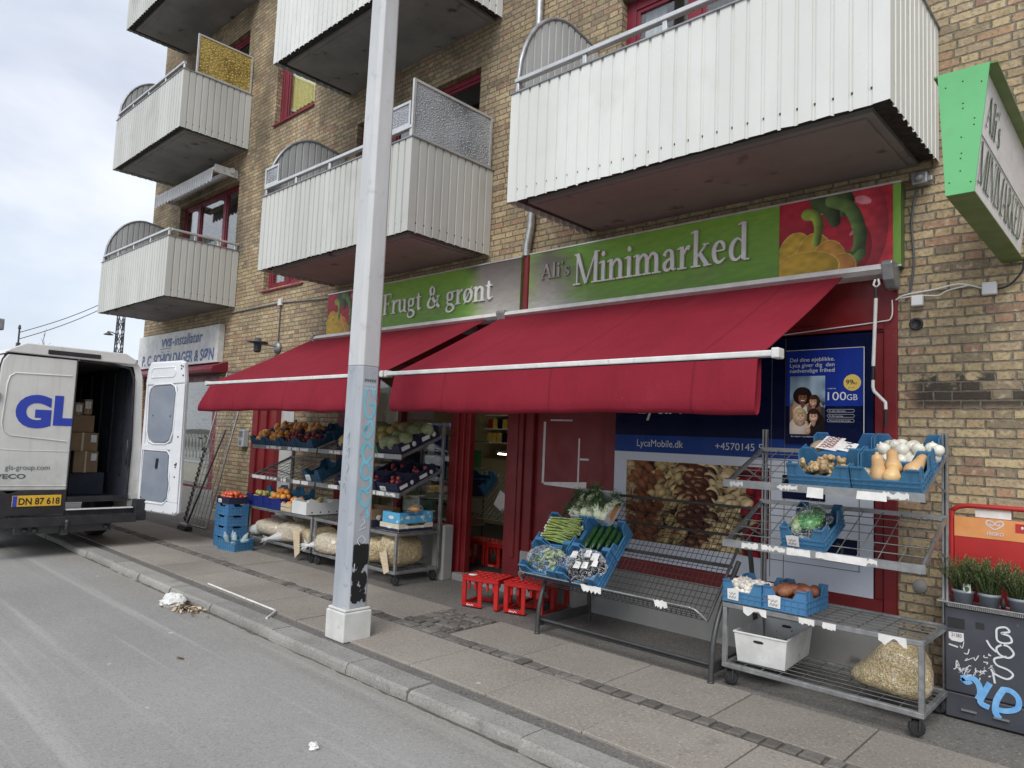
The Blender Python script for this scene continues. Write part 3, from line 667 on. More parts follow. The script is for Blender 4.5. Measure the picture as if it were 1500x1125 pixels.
# ------------------------------------------------------------------ ground
YF = 5.63                                             # facade plane
m = MB(); m.quad((-400,-400,-.16),(400,-400,-.16),(400,400,-.16),(-400,400,-.16)); structure(m.build('ground', 'walk_asphalt'))
m = MB()
m.quad((-140,-9,-.07),(40,-9,-.07),(40,2.97,-.07),(-140,2.97,-.07)); structure(m.build('road', 'road'))
m = MB(); m.box(-140,40,3.0,5.72,-.15,-.013); m.box(-140,-16.25,5.72,9,-.15,-.013); structure(m.build('pavement', 'walk_asphalt'))
m = MB(); rr = random.Random(3); x = -40.0
kj = [-8.1,-7.275,-6.395,-5.3,-4.218,-3.557,-2.605,-1.75,-.9,0,.9,1.8,2.7,3.6]
ks = []; t = -8.1
while t > -40: ks.append(t); t -= rr.uniform(.75,1.05)
ks = ks[::-1][:-1] + kj
for a, b in zip(ks[:-1], ks[1:]):
    y0 = 2.95 + rr.uniform(-.012,.012); zt = rr.uniform(-.003,.007); n = 8
    # a rough-hewn stone: cross-section with a worn nose, nudged along its length
    v = []; f = []
    for i in range(n+1):
        xx = a+.006 + (b-a-.012)*i/n; w = rr.uniform(-.006,.006); q = rr.uniform(-.005,.005)
        v += [(xx, y0+w-.004, -.16), (xx, y0+w, -.04+q), (xx, y0+.006+w, -.013+q), (xx, y0+.026, zt+q*.4), (xx, 3.155, zt), (xx, 3.155, -.16)]
    for i in range(n):
        for k in range(5): f.append((i*6+k, (i+1)*6+k, (i+1)*6+k+1, i*6+k+1))
    f += [tuple(range(6)), tuple(n*6+k for k in range(5,-1,-1))]
    m.add(v, f, 0, False)
structure(m.build('kerb', 'granite'))
m = MB(); n = 460; v = []; f = []                            # grit gathered along the foot of the kerb
for i in range(n+1):
    x = -30+34*i/n; v += [(x, 2.985, -.062), (x, 2.944-abs(rr.gauss(.006,.007)), -.0665)]
for i in range(n): f.append((2*i+1, 2*i+3, 2*i+2, 2*i))
m.add(v, f); structure(m.build('gutter_dirt', 'joint'))
m = MB()
def slabrow(x0, xs, y0, y1):
    for a, b in zip(xs[:-1], xs[1:]):
        z = rr.uniform(-.001,.003); t = rr.uniform(-.003,.003)
        if a < -4.9 < b and y0 > 3.9: continue
        m.add([(a+.005,y0,z+t),(b-.005,y0,z-t),(b-.005,y1,z-t),(a+.005,y1,z+t),(a+.005,y0,-.05),(b-.005,y0,-.05),(b-.005,y1,-.05),(a+.005,y1,-.05)],
              [(0,1,2,3),(0,4,5,1),(1,5,6,2),(2,6,7,3),(3,7,4,0)])
xs1 = [-3.948 + .755*i for i in range(-40, 10)]
slabrow(0, xs1, 3.285, 3.885)
xs2 = [-4.35-.6-.765*i for i in range(36, 0, -1)] + [-4.95, -4.35] + [-4.35+.765*i for i in range(1, 11)]
slabrow(0, xs2, 4.03, 4.635)
m.build('paving_slabs', 'slab', bevel=.004, seg=1)['kind'] = 'structure'
m = MB(); m.box(-34,4,3.885,4.03,-.05,-.007); m.box(-4.95,-4.35,4.03,4.635,-.05,-.010); structure(m.build('paving_joint', 'joint'))
m = MB()
def sett(x, y, w, d):
    z = rr.uniform(.002,.014); j = lambda: rr.uniform(-.008,.008)
    b = [(x+j(),y+j()),(x+w+j(),y+j()),(x+w+j(),y+d+j()),(x+j(),y+d+j())]
    c = (x+w/2,y+d/2); inn = [(c[0]+(p[0]-c[0])*.78, c[1]+(p[1]-c[1])*.78) for p in b]
    v = [(p[0],p[1],-.03) for p in b]+[(p[0],p[1],z-.007) for p in b]+[(p[0],p[1],z+rr.uniform(-.002,.003)) for p in inn]
    f = [(i,(i+1)%4,4+(i+1)%4,4+i) for i in range(4)]+[(4+i,4+(i+1)%4,8+(i+1)%4,8+i) for i in range(4)]+[(8,9,10,11)]
    m.add(v, f)
x = -22.0
while x < 3:
    w = rr.uniform(.09,.15); sett(x, 3.902, w-.016, .110); x += w
y = 4.04
for r in range(6):
    x = -4.945 + rr.uniform(-.02,.03)
    while x < -4.40:
        w = min(rr.uniform(.09,.14), -4.36-x); sett(x, y, w-.024, .078); x += w
    y += .099
structure(m.build('cobble_strip', 'cobble'))

# ------------------------------------------------------------------ the apartment building
bld = thing('apartment_building', 'yellow brick apartment building with white balconies and a greengrocer below', 'building', (-7.4, YF, 0))
OPEN = [(-16.02,-12.42,.48,2.56), (-11.1,-9.77,.05,2.62), (-8.57,-1.44,.0,2.94)]
for zz in (0, 2.86, 5.72):
    OPEN += [(-14.77,-12.2,3.9+zz,6.05+zz), (-11.05,-9.8,3.91+zz,5.2+zz), (-8.55,-5.99,3.9+zz,6.07+zz), (-3.96,-1.6,3.9+zz,6.07+zz)]
X0, X1, ZT = -16.25, 3.0, 12.6
xs = sorted({X0, X1, *[o[0] for o in OPEN], *[o[1] for o in OPEN]}); zs = sorted({-.1, ZT, *[o[2] for o in OPEN], *[o[3] for o in OPEN]})
m = MB()
def inside(x, z): return any(o[0] < x < o[1] and o[2] < z < o[3] for o in OPEN)
for a, b in zip(xs[:-1], xs[1:]):
    run = None
    for c, d in zip(zs[:-1], zs[1:]):
        if inside((a+b)/2, (c+d)/2):
            if run: m.quad((a,YF,run[0]),(b,YF,run[0]),(b,YF,run[1]),(a,YF,run[1])); run = None
        else: run = (run[0], d) if run else (c, d)
    if run: m.quad((a,YF,run[0]),(b,YF,run[0]),(b,YF,run[1]),(a,YF,run[1]))
for a, b, c, d in OPEN:
    q = YF+.30
    m.quad((a,YF,c),(a,q,c),(a,q,d),(a,YF,d)); m.quad((b,YF,c),(b,YF,d),(b,q,d),(b,q,c))
    m.quad((a,YF,d),(a,q,d),(b,q,d),(b,YF,d)); m.quad((a,YF,c),(b,YF,c),(b,q,c),(a,q,c))
m.quad((X0,YF,-.1),(X0,YF,ZT),(X0,15,ZT),(X0,15,-.1)); m.quad((X1,YF,-.1),(X1,15,-.1),(X1,15,ZT),(X1,YF,ZT)); m.quad((X0,15,-.1),(X0,15,ZT),(X1,15,ZT),(X1,15,-.1))
wall = m.build('wall', 'brick', bld)
m = MB(); m.box(X0-.2,X1+.2,YF-.25,15.2,ZT,ZT+.3); m.build('roof', 'soffit', bld)
m = MB()
for z in (3.45, 6.35, 9.25): m.box(X0+.01,X1-.01,YF+.31,14.99,z,z+.2)
for x in (-12.1, -9.3, -4.9): m.box(x-.05,x+.05,YF+.31,14.9,3.66,ZT-.02)
m.box(X0+.01,X1-.01,9.4,9.5,3.66,ZT-.02)
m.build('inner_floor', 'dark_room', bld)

def window(x0, x1, z0, z1, mull, curtain=None, blind=None, set_=.09, sill=True, fr=.075, cols=None):
    y0 = YF+set_; m = MB()
    m.box(x0,x0+fr,y0,y0+.07,z0,z1); m.box(x1-fr,x1,y0,y0+.07,z0,z1); m.box(x0+fr,x1-fr,y0,y0+.07,z1-fr,z1); m.box(x0+fr,x1-fr,y0,y0+.07,z0,z0+fr)
    ed = [x0+fr] + [x0+(x1-x0)*t for t in mull] + [x1-fr]
    for t in mull:
        xx = x0+(x1-x0)*t; m.box(xx-.055,xx+.055,y0-.004,y0+.066,z0+fr,z1-fr)
    for a, b in zip(ed[:-1], ed[1:]):                 # casement inside each light
        a2 = a+(.055 if a != ed[0] else 0); b2 = b-(.055 if b != ed[-1] else 0)
        s = .04
        m.box(a2,a2+s,y0+.012,y0+.055,z0+fr,z1-fr); m.box(b2-s,b2,y0+.012,y0+.055,z0+fr,z1-fr)
        m.box(a2+s,b2-s,y0+.012,y0+.055,z1-fr-s,z1-fr); m.box(a2+s,b2-s,y0+.012,y0+.055,z0+fr,z0+fr+s)
    w = m.build('window', 'red_frame', bld, bevel=.004, seg=1)
    m = MB(); m.box(x0+fr,x1-fr,y0+.03,y0+.036,z0+fr,z1-fr); m.build('pane', 'pane_dark', w)
    if sill:
        m = MB(); m.prism([(YF-.035,z0-.055),(YF+.09,z0-.02),(YF+.09,z0-.0),(YF-.035,z0-.03)], 'x', x0-.02, x1+.02); m.build('sill', 'red_frame', w)
    for (a, b, c, d, mat) in (cols or []):
        m = MB(); n = 26
        for i in range(n):
            xa = a+(b-a)*i/n; xb = a+(b-a)*(i+1)/n; ya = y0+.10+.016*math.sin(i*1.9); yb = y0+.10+.016*math.sin((i+1)*1.9)
            m.quad((xa,ya,c),(xb,yb,c),(xb,yb,d),(xa,ya,d))
        m.build('curtain', mat, w)
    return w
window(-14.77,-12.2,3.9,6.05,[.28,.72],cols=[(-14.7,-14.15,3.95,6.0,'curtain'),(-13.9,-13.1,3.95,5.2,'curtain')],sill=False)
window(-14.77,-12.2,6.76,8.91,[.28,.72],sill=False,cols=[(-14.7,-14.2,6.8,8.9,'curtain')])
window(-14.77,-12.2,9.62,11.77,[.28,.72],sill=False)
window(-11.05,-9.8,3.91,5.2,[.5],cols=[(-11,-10.7,3.95,5.15,'curtain')])
window(-11.05,-9.8,6.77,8.06,[.13],cols=[(-10.88,-9.95,6.99,8.05,'yellow_blind')])
window(-11.05,-9.8,9.63,10.92,[.34])
window(-8.55,-5.99,3.9,6.07,[.30,.66],sill=False,cols=[(-8.5,-8.0,3.95,6,'curtain')])
window(-8.55,-5.99,6.76,8.93,[.30,.66],sill=False)
window(-3.96,-1.6,6.76,8.93,[.33,.62],sill=False,fr=.11)
window(-3.96,-1.6,9.62,11.79,[.33,.62],sill=False,fr=.11)
window(-8.55,-5.99,9.62,11.79,[.30,.66],sill=False)
window(-3.96,-1.6,3.9,6.07,[.33,.62],sill=False,fr=.11,cols=[(-3.8,-3.55,3.95,6.0,'curtain'),(-3.05,-2.7,3.95,5.55,'curtain')])

def ribs(L, pitch=.11, g=.020, s=.004, depth=.014):
    out = [(0.0, 0.0)]; n = max(1, round(L/pitch)); p = L/n
    for i in range(1, n):
        c = i*p; out += [(c-g/2-s, 0), (c-g/2, depth), (c+g/2, depth), (c+g/2+s, 0)]
    return out + [(L, 0.0)]
def balcony(x0, x1, zb, clad='cladding', soff='soffit', wing=True, rail_side=True, screen=None, name='balcony'):
    yf = 4.42; m = MB()
    m.box(x0+.135,x1-.135,yf+.135,YF-.002,zb+.004,zb+.15)
    m.box(x0+.19,x1-.19,yf+.19,YF-.06,zb-.006,zb+.003)                    # shallow panel under the slab
    b = m.build('balcony', soff, bld)
    m = MB(); m.box(x0+.02,x1-.02,yf+.02,yf+.134,zb+.035,zb+.13); m.box(x0+.02,x0+.134,yf+.1345,YF-.003,zb+.035,zb+.13); m.box(x1-.134,x1-.02,yf+.1345,YF-.003,zb+.035,zb+.13)
    m.build('gap_shade_strip', 'gap_shade', b)  # black strips colour the gap between slab and cladding as shade
    m = MB(); zt = zb+.99
    def sheet(p, dx, dy, nx, ny, L, jit):
        pr = ribs(L); q = random.Random(int(abs(p[0])*100+zb*10)); v = []; f = []
        for s, d in pr:
            k = q.uniform(-.006,.004); v += [(p[0]+dx*s-nx*d, p[1]+dy*s-ny*d, zb-.006+k), (p[0]+dx*s-nx*d, p[1]+dy*s-ny*d, zt)]
        for i in range(len(pr)-1): f.append((2*i, 2*i+2, 2*i+3, 2*i+1))
        m.add(v, f)
        for i in range(1, len(pr)-1, 4):                                  # fixing screws low on the ribs
            s = pr[i][0]+.019; c = Vector((p[0]+dx*s-nx*.012, p[1]+dy*s-ny*.012, zb+.10))
            m.obox(c, (.012 if dx else .010, .012 if dy else .010, .011), None, 1)
    sheet((x0,yf), 1, 0, 0, -1, x1-x0, 0); sheet((x1,yf), 0, 1, 1, 0, YF-.01-yf, 0); sheet((x0,YF-.01), 0, -1, -1, 0, YF-.01-yf, 0)
    # inner lining so the balustrade has two sides
    m.box(x0+.024,x1-.024,yf+.020,yf+.028,zb+.15,zt-.01); m.box(x0+.020,x0+.028,yf+.03,YF-.01,zb+.15,zt-.01); m.box(x1-.028,x1-.020,yf+.03,YF-.01,zb+.15,zt-.01)
    m.build('cladding', [clad, 'black'], b)
    m = MB(); m.box(x0-.012,x1+.012,yf-.012,yf+.036,zt,zt+.012); m.box(x1-.030,x1+.012,yf+.037,YF-.002,zt,zt+.012); m.box(x0-.012,x0+.030,yf+.037,YF-.002,zt,zt+.012)
    m.build('top_trim', 'alu_dark', b)
    m = MB(); hz = zt+.105; n = max(3, round((x1-x0)/.78))
    xa = x0+.03; xb = x1-.03
    m.box(xa,xb,yf+.0,yf+.055,hz,hz+.034); m.box(xa,xb,yf+.01,yf+.045,hz+.0345,hz+.045)
    for i in range(n+1):
        xx = xa+.02+(xb-xa-.04)*i/n; m.box(xx-.02,xx+.02,yf+.012,yf+.04,zt+.0125,hz-.0005)
    if rail_side:
        m.box(x1-.060,x1-.006,yf+.0555,YF-.003,hz,hz+.034)
        for yy in (yf+.45, yf+.85, YF-.06): m.box(x1-.05,x1-.02,yy-.02,yy+.02,zt+.0125,hz-.0005)
    m.build('handrail', 'alu', b, bevel=.004, seg=1)
    if wing:
        m = MB(); L = YF-.01-yf-.02
        def topz(s):
            r = .72; k = 1-min(1, s/r); h = zb+1.985-.06*max(0, (s-r)/(L-r))
            return zt+.02+(h-zt-.02)*math.sqrt(max(0, 1-k*k))
        pr = ribs(L, .10); v = []; f = []
        seq = [(s, d) for s, d in pr]; seq = sorted(set(seq+[(t*.03, 0) for t in range(1, 8)]))
        for s, d in seq: v += [(x0+.045-d, yf+.02+s, zt+.013), (x0+.045-d, yf+.02+s, max(zt+.02, topz(s)))]
        for i in range(len(seq)-1): f.append((2*i, 2*i+2, 2*i+3, 2*i+1))
        m.add(v, f, 0)
        v2 = [(x+.012, y, z) for x, y, z in v]; m.add(v2, f, 0)
        pts = [(x0+.045, yf+.02, zt+.01)] + [(x0+.045, yf+.02+L*t/30, topz(L*t/30)) for t in range(0, 31)]
        m.tube(pts, .024, 6, 1)
        m.build('wing_screen', ['cladding_grey', 'alu_dark'], b)
    def pane(p, d, L, z0, z1, mat, nm='glass_screen'):
        m = MB(); p = Vector(p); d = Vector(d); t = .028
        def bx(a, b_, c, e, k, mi):
            A = p+d*a; B = p+d*b_; n = Vector((-d.y, d.x, 0))*k
            m.box(A.x-abs(n.x), B.x+abs(n.x), A.y-abs(n.y), B.y+abs(n.y), c, e, mi)
        bx(0,t,z0,z1,.014,1); bx(L-t,L,z0,z1,.014,1); bx(t,L-t,z1-t,z1,.013,1); bx(t,L-t,z0,z0+t,.013,1); bx(t,L-t,z0+t,z1-t,.003,0)
        m.build(nm, [mat, 'alu'], b)
    if screen == 'mid':
        pane((x1-.033,yf+.01,0),(0,1,0),1.17,zt+.02,zt+.645,'obscured')
        pane((x1-.50,yf+.0275,0),(1,0,0),.43,zt+.15,zt+.42,'obscured')
        pane((x0-.0,yf+.0275,0),(1,0,0),.36,zt+.15,zt+.40,'obscured')
    if screen == 'gold': pane((x1-.033,yf+.21,0),(0,1,0),.98,zt+.03,zt+.72,'gold_glass')
    return b
balcony(-4.29,-1.17,3.705,'cladding','soffit_brown',rail_side=False)
balcony(-8.86,-5.70,3.705,'cladding_old','soffit_brown',rail_side=False,screen='mid')
balcony(-15.29,-12.01,3.725,'cladding_old','soffit')
balcony(-8.83,-5.66,6.555,'cladding','soffit')
balcony(-15.14,-11.94,6.565,'cladding_old','soffit',rail_side=False,screen='gold')
balcony(-15.05,-11.90,9.405,'cladding_old','soffit')

# ---- ground-floor shopfront
m = MB(); y = YF
m.box(-8.57,-8.19,y-.02,y+.12,0,2.5); m.box(-8.50,-8.26,y-.035,y-.0205,.1,2.5)
m.box(-6.22,-6.09,y-.015,y+.14,0,2.5); m.box(-6.088,-6.02,y+.02,y+.14,0,2.5); m.box(-6.018,-5.95,y+.05,y+.14,0,2.5)
m.box(-5.33,-5.23,y+.02,y+.14,0,2.5); m.box(-5.228,-5.05,y-.03,y+.14,0,2.5); m.box(-5.17,-5.11,y-.045,y-.0305,.35,2.5)
m.box(-5.05,-3.882,y+.05,y+.12,.42,2.5); m.box(-5.05,-4.93,y+.0,y+.0495,.42,2.5); m.box(-4.02,-3.882,y+.012,y+.0495,.42,2.5); m.box(-4.93,-4.02,y+.012,y+.0495,.42,.56); m.box(-4.93,-4.02,y+.012,y+.0495,2.36,2.5)
m.box(-1.53,-1.44,y-.03,y+.12,.45,2.52); m.box(-1.60,-1.532,y+.0,y+.1,.56,2.52); m.box(-3.88,-1.532,y-.01,y+.1,.44,.562)
m.box(-8.57,-1.44,y-.012,y+.10,2.502,2.935); m.box(-3.88,-1.532,y-.03,y-.0125,2.52,2.58)
m.box(-8.19,-6.22,y-.005,y+.1,.53,.60); m.box(-8.19,-6.22,y+.0,y+.1,2.42,2.4995); m.box(-7.25,-7.17,y+.0,y+.1,.60,2.42)
m.build('shopfront', 'red_paint', bld, bevel=.006, seg=1)
m = MB()
for (a, b, c, d, w) in ((-4.83,1.16,-4.80,1.80,0),(-4.80,1.145,-4.25,1.185,.045),(-4.365,1.2,-4.345,1.64,0),(-4.34,1.42,-4.23,1.44,0),(-4.74,1.81,-4.45,1.825,0)):
    m.add([(a,y+.0488,b),(c,y+.0488,b-(w*.3)),(c,y+.0488,d+w*.5),(a,y+.0488,d-w*.3)], [(0,1,2,3)])
m.build('tape_residue', 'white_dirty', bld)
m = MB(); m.box(-5.05,-1.44,y-.012,y+.25,-.1,.44); m.build('plinth', 'plinth', bld, bevel=.01)
for nm, bxx in (('plinth',(-8.57,-6.24,y-.012,y+.25,-.1,.53)),('plinth',(-16.25,-12.36,y-.02,y+.25,-.1,.48)),('doorstep',(-6.235,-5.05,y-.05,y+.4,-.1,.06)),('wall_base',(-9.77,-8.575,y-.03,y+.0,-.1,.28)),('wall_base',(-12.36,-11.1,y-.03,y,-.1,.16))):
    m = MB(); m.box(*bxx); m.build(nm, 'plinth', bld, bevel=.01)
m = MB(); m.box(-6.24,-6.03,y-.20,y-.051,-.02,.60); m.build('door_pier', 'plinth', bld, bevel=.02, seg=3)
m = MB(); m.box(-1.0,3.0,y-.015,y-.0,-.1,.25); m.build('wall_base', 'plinth', bld)
# side door left of the brick pier
m = MB()
for a, b, d in ((-11.1,-10.93,.0),(-10.928,-10.80,.03),(-10.798,-10.62,-.01),(-10.618,-10.48,.03),(-10.478,-10.33,.0),(-9.83,-9.77,.02)): m.box(a,b,y+d,y+.15,.05,2.62)
m.box(-10.33,-9.83,y+.02,y+.15,2.50,2.62); sdoor = m.build('door_frame', 'red_paint', bld, bevel=.006, seg=1)
m = MB(); m.box(-10.328,-9.832,y+.09,y+.13,.05,2.498); m.build('door', 'cladding_grey', sdoor)
# plumber's window
m = MB(); m.box(-16.02,-15.95,y+.05,y+.12,.48,2.56); m.box(-12.56,-12.42,y+.02,y+.14,.48,2.56); m.box(-12.72,-12.562,y+.05,y+.12,.48,2.56); m.box(-15.95,-12.72,y+.05,y+.12,2.44,2.56); m.box(-15.95,-12.72,y+.05,y+.12,.48,.53)
m.box(-14.3,-14.24,y+.05,y+.12,.53,2.44)
pw = m.build('window', 'red_frame', bld)
m = MB(); m.box(-15.95,-12.72,y+.08,y+.088,.53,2.44); m.build('pane', 'glass', pw)
m = MB(); m.box(-15.95,-12.72,y+.045,y+.0495,.515,.555); m.build('sill', 'alu_dark', pw)
m = MB(); m.prism([(y-.28,2.56),(y-.30,2.60),(y-.26,2.66),(y-.001,2.76),(y-.001,2.56)],'x',-16.1,-12.12); m.build('canopy', 'red_frame', bld)
m = MB(); m.box(-16.2,-12.3,7.6,7.65,0,3.2); m.box(-16.2,-12.3,y+.31,7.6,.30,.34); m.box(-16.2,-12.3,y+.31,7.6,2.75,2.8); m.box(-12.2,-12.15,y+.31,7.6,0,3.2); m.build('plumber_room', 'room', bld)
# greengrocer window and the room behind it
m = MB(); m.box(-8.19,-7.25,y+.05,y+.058,.60,2.42); m.box(-7.17,-6.22,y+.05,y+.058,.60,2.42); sp = m.build('shop_window', 'glass', bld)
m = MB()
m.quad((-10,9.3,0),(-3.0,9.3,0),(-3.0,9.3,3),(-10,9.3,3)); m.quad((-10,y+.31,0),(-10,9.3,0),(-10,9.3,3),(-10,y+.31,3)); m.quad((-3.0,9.3,0),(-3.0,y+.31,0),(-3.0,y+.31,3),(-3.0,9.3,3))
m.quad((-10,y+.31,2.9),(-3,y+.31,2.9),(-3,9.3,2.9),(-10,9.3,2.9)); m.quad((-5.05,y+.30,0),(-3,y+.30,0),(-3,y+.30,2.9),(-5.05,y+.30,2.9)); 
m.build('shop_room', 'room', bld)
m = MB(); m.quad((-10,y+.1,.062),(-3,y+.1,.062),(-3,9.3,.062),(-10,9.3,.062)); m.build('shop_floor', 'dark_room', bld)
# film-covered display window
m = MB(); yy = y-.012
m.quad((-3.88,yy,.562),(-1.60,yy,.562),(-1.60,yy,1.535),(-3.88,yy,1.535),0)
m.quad((-3.88,yy,1.535),(-1.60,yy,1.535),(-1.60,yy,1.69),(-3.88,yy,1.69),1)
m.quad((-3.88,yy,1.69),(-1.60,yy,1.69),(-1.60,yy,2.52),(-3.88,yy,2.52),2)
for xx in (-2.365, -2.255): m.box(xx-.0025,xx+.0025,yy-.002,yy-.0005,.60,2.5,3)
m.box(-2.365,-1.69,yy-.002,yy-.0005,.735,.740,3); m.box(-1.70,-1.695,yy-.002,yy-.0005,.74,1.38,3)
dw = m.build('display_window', ['film_white','film_blue','film_navy','ink_grey'], bld)
m = MB()
m.text('LycaMobile.dk',(-3.632,yy,1.588),(1,0,0),(0,0,1),size=.066,width=.475); m.build('lettering', 'ink_white', dw); m = MB(); m.text('+4570145 56',(-2.85,yy,1.588),(1,0,0),(0,0,1),size=.062,width=.46); m.build('lettering', 'ink_white', dw); m = MB()
m.text('Lyca Mobile',(-3.63,yy,1.892),(1,0,0),(0,0,1),size=.20,width=.98,bold=.01)
m.build('lettering', 'ink_white', dw)
for (a, b, c, d) in ((-2.27,-1.94,1.225,1.41),(-2.05,-1.71,.785,.965)):
    m = MB(); m.box(a,b,yy-.005,yy-.0025,c,d,0); cx = a+(b-a)*.55; cz = (c+d)/2
    m.strip([(cx+.05*math.cos(t*.35),cz+.05*math.sin(t*.35),.018) for t in range(-3,5)],(0,yy-.0055,0),(1,0,0),(0,0,1),1)
    m.build('opening_hours_plate', ['film_navy','ink_green'], dw)
# ------------------------------------------------------------------ shop signs
def grid(nx, ny):
    U, V = np.meshgrid(np.linspace(0,1,nx), np.linspace(0,1,ny)); return U, V
def vnoise(U, V, f, seed):
    q = np.random.RandomState(seed); n = int(f)+3; g = q.rand(n, n); x = U*f; y = V*f
    i = np.floor(x).astype(int); j = np.floor(y).astype(int); a = x-i; b = y-j; a = a*a*(3-2*a); b = b*b*(3-2*b)
    return g[j,i]*(1-a)*(1-b)+g[j,i+1]*a*(1-b)+g[j+1,i]*(1-a)*b+g[j+1,i+1]*a*b
def blobline(img, X, Y, pts, r0, r1, col, hi=None):
    P = _sm([(p[0], p[1], 0) for p in pts], 10); k = len(P)
    for i, p in enumerate(P):
        r = r0+(r1-r0)*i/(k-1); m = (X-p[0])**2+(Y-p[1])**2 < r*r
        sh = 1-.45*np.clip((X[m]-p[0])/r, -1, 1); img[m] = np.array(col)[None,:]*sh[:,None]
def peppers(nx, ny, asp):
    U, V = grid(nx, ny); X = U*asp; Y = V; img = np.zeros((ny, nx, 3)); img[:] = (176,46,58)
    for cx, cy, rx, ry, c in ((.25,.75,.42,.55,(190,50,66)),(.72,.80,.34,.55,(200,52,70)),(1.0,.55,.30,.62,(206,60,74)),(.78,.30,.34,.40,(188,44,60))): ell(img,X,Y,cx,cy,rx,ry,0,c,.25,-.3,.5,.72)
    for cx, cy, rx, ry, a in ((.52,.92,.035,.16,.1),(.60,.40,.03,.07,.2),(1.02,.86,.10,.05,-.4),(.95,.50,.10,.03,.5)):
        m = (((X-cx)*math.cos(a)+(Y-cy)*math.sin(a))/rx)**2+(((Y-cy)*math.cos(a)-(X-cx)*math.sin(a))/ry)**2 < 1
        img[m] = img[m]*.35+np.array((244,196,202))*.65
    blobline(img,X,Y,[(.56,.97),(.64,.84),(.70,.64)],.17,.06,(58,72,46)); blobline(img,X,Y,[(.74,1.0),(.84,.88),(.80,.74)],.12,.05,(64,80,48)); blobline(img,X,Y,[(.66,.92),(.86,.80),(.97,.55),(.98,.30),(.90,.16)],.085,.070,(82,104,58)); blobline(img,X,Y,[(.84,.20),(.92,.14),(1.0,.2)],.06,.06,(80,104,58))
    for cx, cy, rx, ry, c in ((.22,.22,.24,.36,(206,172,62)),(.44,.20,.22,.34,(204,166,58)),(.62,.16,.20,.26,(208,150,66)),(.78,.06,.16,.18,(206,140,72)),(.34,.10,.4,.22,(206,168,60))): ell(img,X,Y,cx,cy,rx*1.03,ry*1.03,0,(228,196,96),.0,0,0,1.0); ell(img,X,Y,cx,cy,rx,ry,0,c,.18,-.3,.4,.85)
    blobline(img,X,Y,[(.36,.80),(.46,.76),(.50,.62),(.47,.42)],.075,.05,(118,140,58))
    return img*(.88+.2*vnoise(U,V,18,4))[:,:,None]
def green_face(nx, ny, x0, x1, patches, seed):
    U, V = grid(nx, ny); X = x0+(x1-x0)*U; img = np.zeros((ny, nx, 3)); img[:] = (120,166,66)
    img *= (.92+.16*V)[:,:,None]
    for px, w, top in patches:
        n = vnoise(U,V,6,seed)*.5+vnoise(U,V,15,seed+1)*.3
        f = np.clip(1.35-np.abs((X-px)/w)-.55*V*top+(n-.4)*.9, 0, 1)[:,:,None]; f = f*f*(3-2*f)
        sil = np.array((156,153,146))[None,None]*(.62+.55*(1-V))[:,:,None]+np.array((-6,-10,-8))*V[:,:,None]
        img = img*(1-f)+sil*f
    gr = np.clip((vnoise(U,V,9,seed+3)-.52)*2, 0, 1)*np.clip(1.1-V*1.5, 0, 1); img = img*(1-.35*gr[:,:,None])+np.array((120,126,110))*(.35*gr[:,:,None])
    return img*(.94+.10*vnoise(U,V,40,seed+5))[:,:,None]
YS = 5.53
sr = thing('shop_sign', "long green sign reading Ali's Minimarked with peppers at its right end", 'sign', (-3.2, YF, 2.96), 'green sign boards above the awnings')
m = MB(); m.box(-4.985,-1.395,YS+.002,YF-.002,2.965,3.585); m.build('sign_board', 'green_dark', sr)
raster('green_face', (-4.985,YS,2.965), (2.70,0,0), (0,0,.62), 150, 40, green_face(150,40,-4.985,-2.285,[(-4.72,.55,1.0)],3), 'print', sr)
raster('pepper_picture', (-2.283,YS,2.965), (.835,0,0), (0,0,.62), 170, 126, peppers(170,126,1.347), 'print', sr)
raster('green_edge', (-1.446,YS,2.965), (.051,0,0), (0,0,.62), 4, 10, green_face(4,10,-1.446,-1.395,[],5), 'print', sr)
m = MB(); m.box(-4.99,-1.39,YS-.008,YS-.001,2.958,2.972); m.box(-4.99,-1.39,YS-.006,YS-.001,3.578,3.592); m.build('edge_trim', 'alu', sr)
m = MB(); serif(m, 'Minimarked', (-4.36,YS,3.168), (1,0,0), (0,0,1), 1.84, .315, lift=.026, depth=.022); lt = m.build('lettering', 'letter', sr)
m = MB(); serif(m, "Ali's", (-4.805,YS,3.285), (1,0,0), (0,0,1), .385, .155, lift=.016, depth=.012); m.build('lettering', pmat('worn_letter', (.27,.24,.21,1), (.36,.33,.30,1), 9, .5, metal=.3), sr)
sl = thing('shop_sign', 'green sign reading Frugt and grønt, worn bare at its right end', 'sign', (-7, YF, 2.95), 'green sign boards above the awnings')
m = MB(); m.box(-8.88,-5.11,YS+.002,YF-.002,2.955,3.575); m.build('sign_board', 'green_dark', sl)
raster('pepper_picture', (-8.88,YS,2.955), (.80,0,0), (0,0,.62), 110, 84, peppers(110,84,1.30), 'print', sl)
raster('green_face', (-8.078,YS,2.955), (2.968,0,0), (0,0,.62), 150, 40, green_face(150,40,-8.078,-5.11,[(-5.35,.48,-.5)],13), 'print', sl)
m = MB(); m.box(-8.885,-5.105,YS-.008,YS-.001,2.948,2.962); m.box(-8.885,-5.105,YS-.006,YS-.001,3.568,3.582); m.build('edge_trim', 'alu', sl)
m = MB(); serif(m, 'Frugt & gr\u00f8nt', (-7.53,YS,3.15), (1,0,0), (0,0,1), 2.02, .27, lift=.022, depth=.018); m.build('lettering', 'letter', sl)
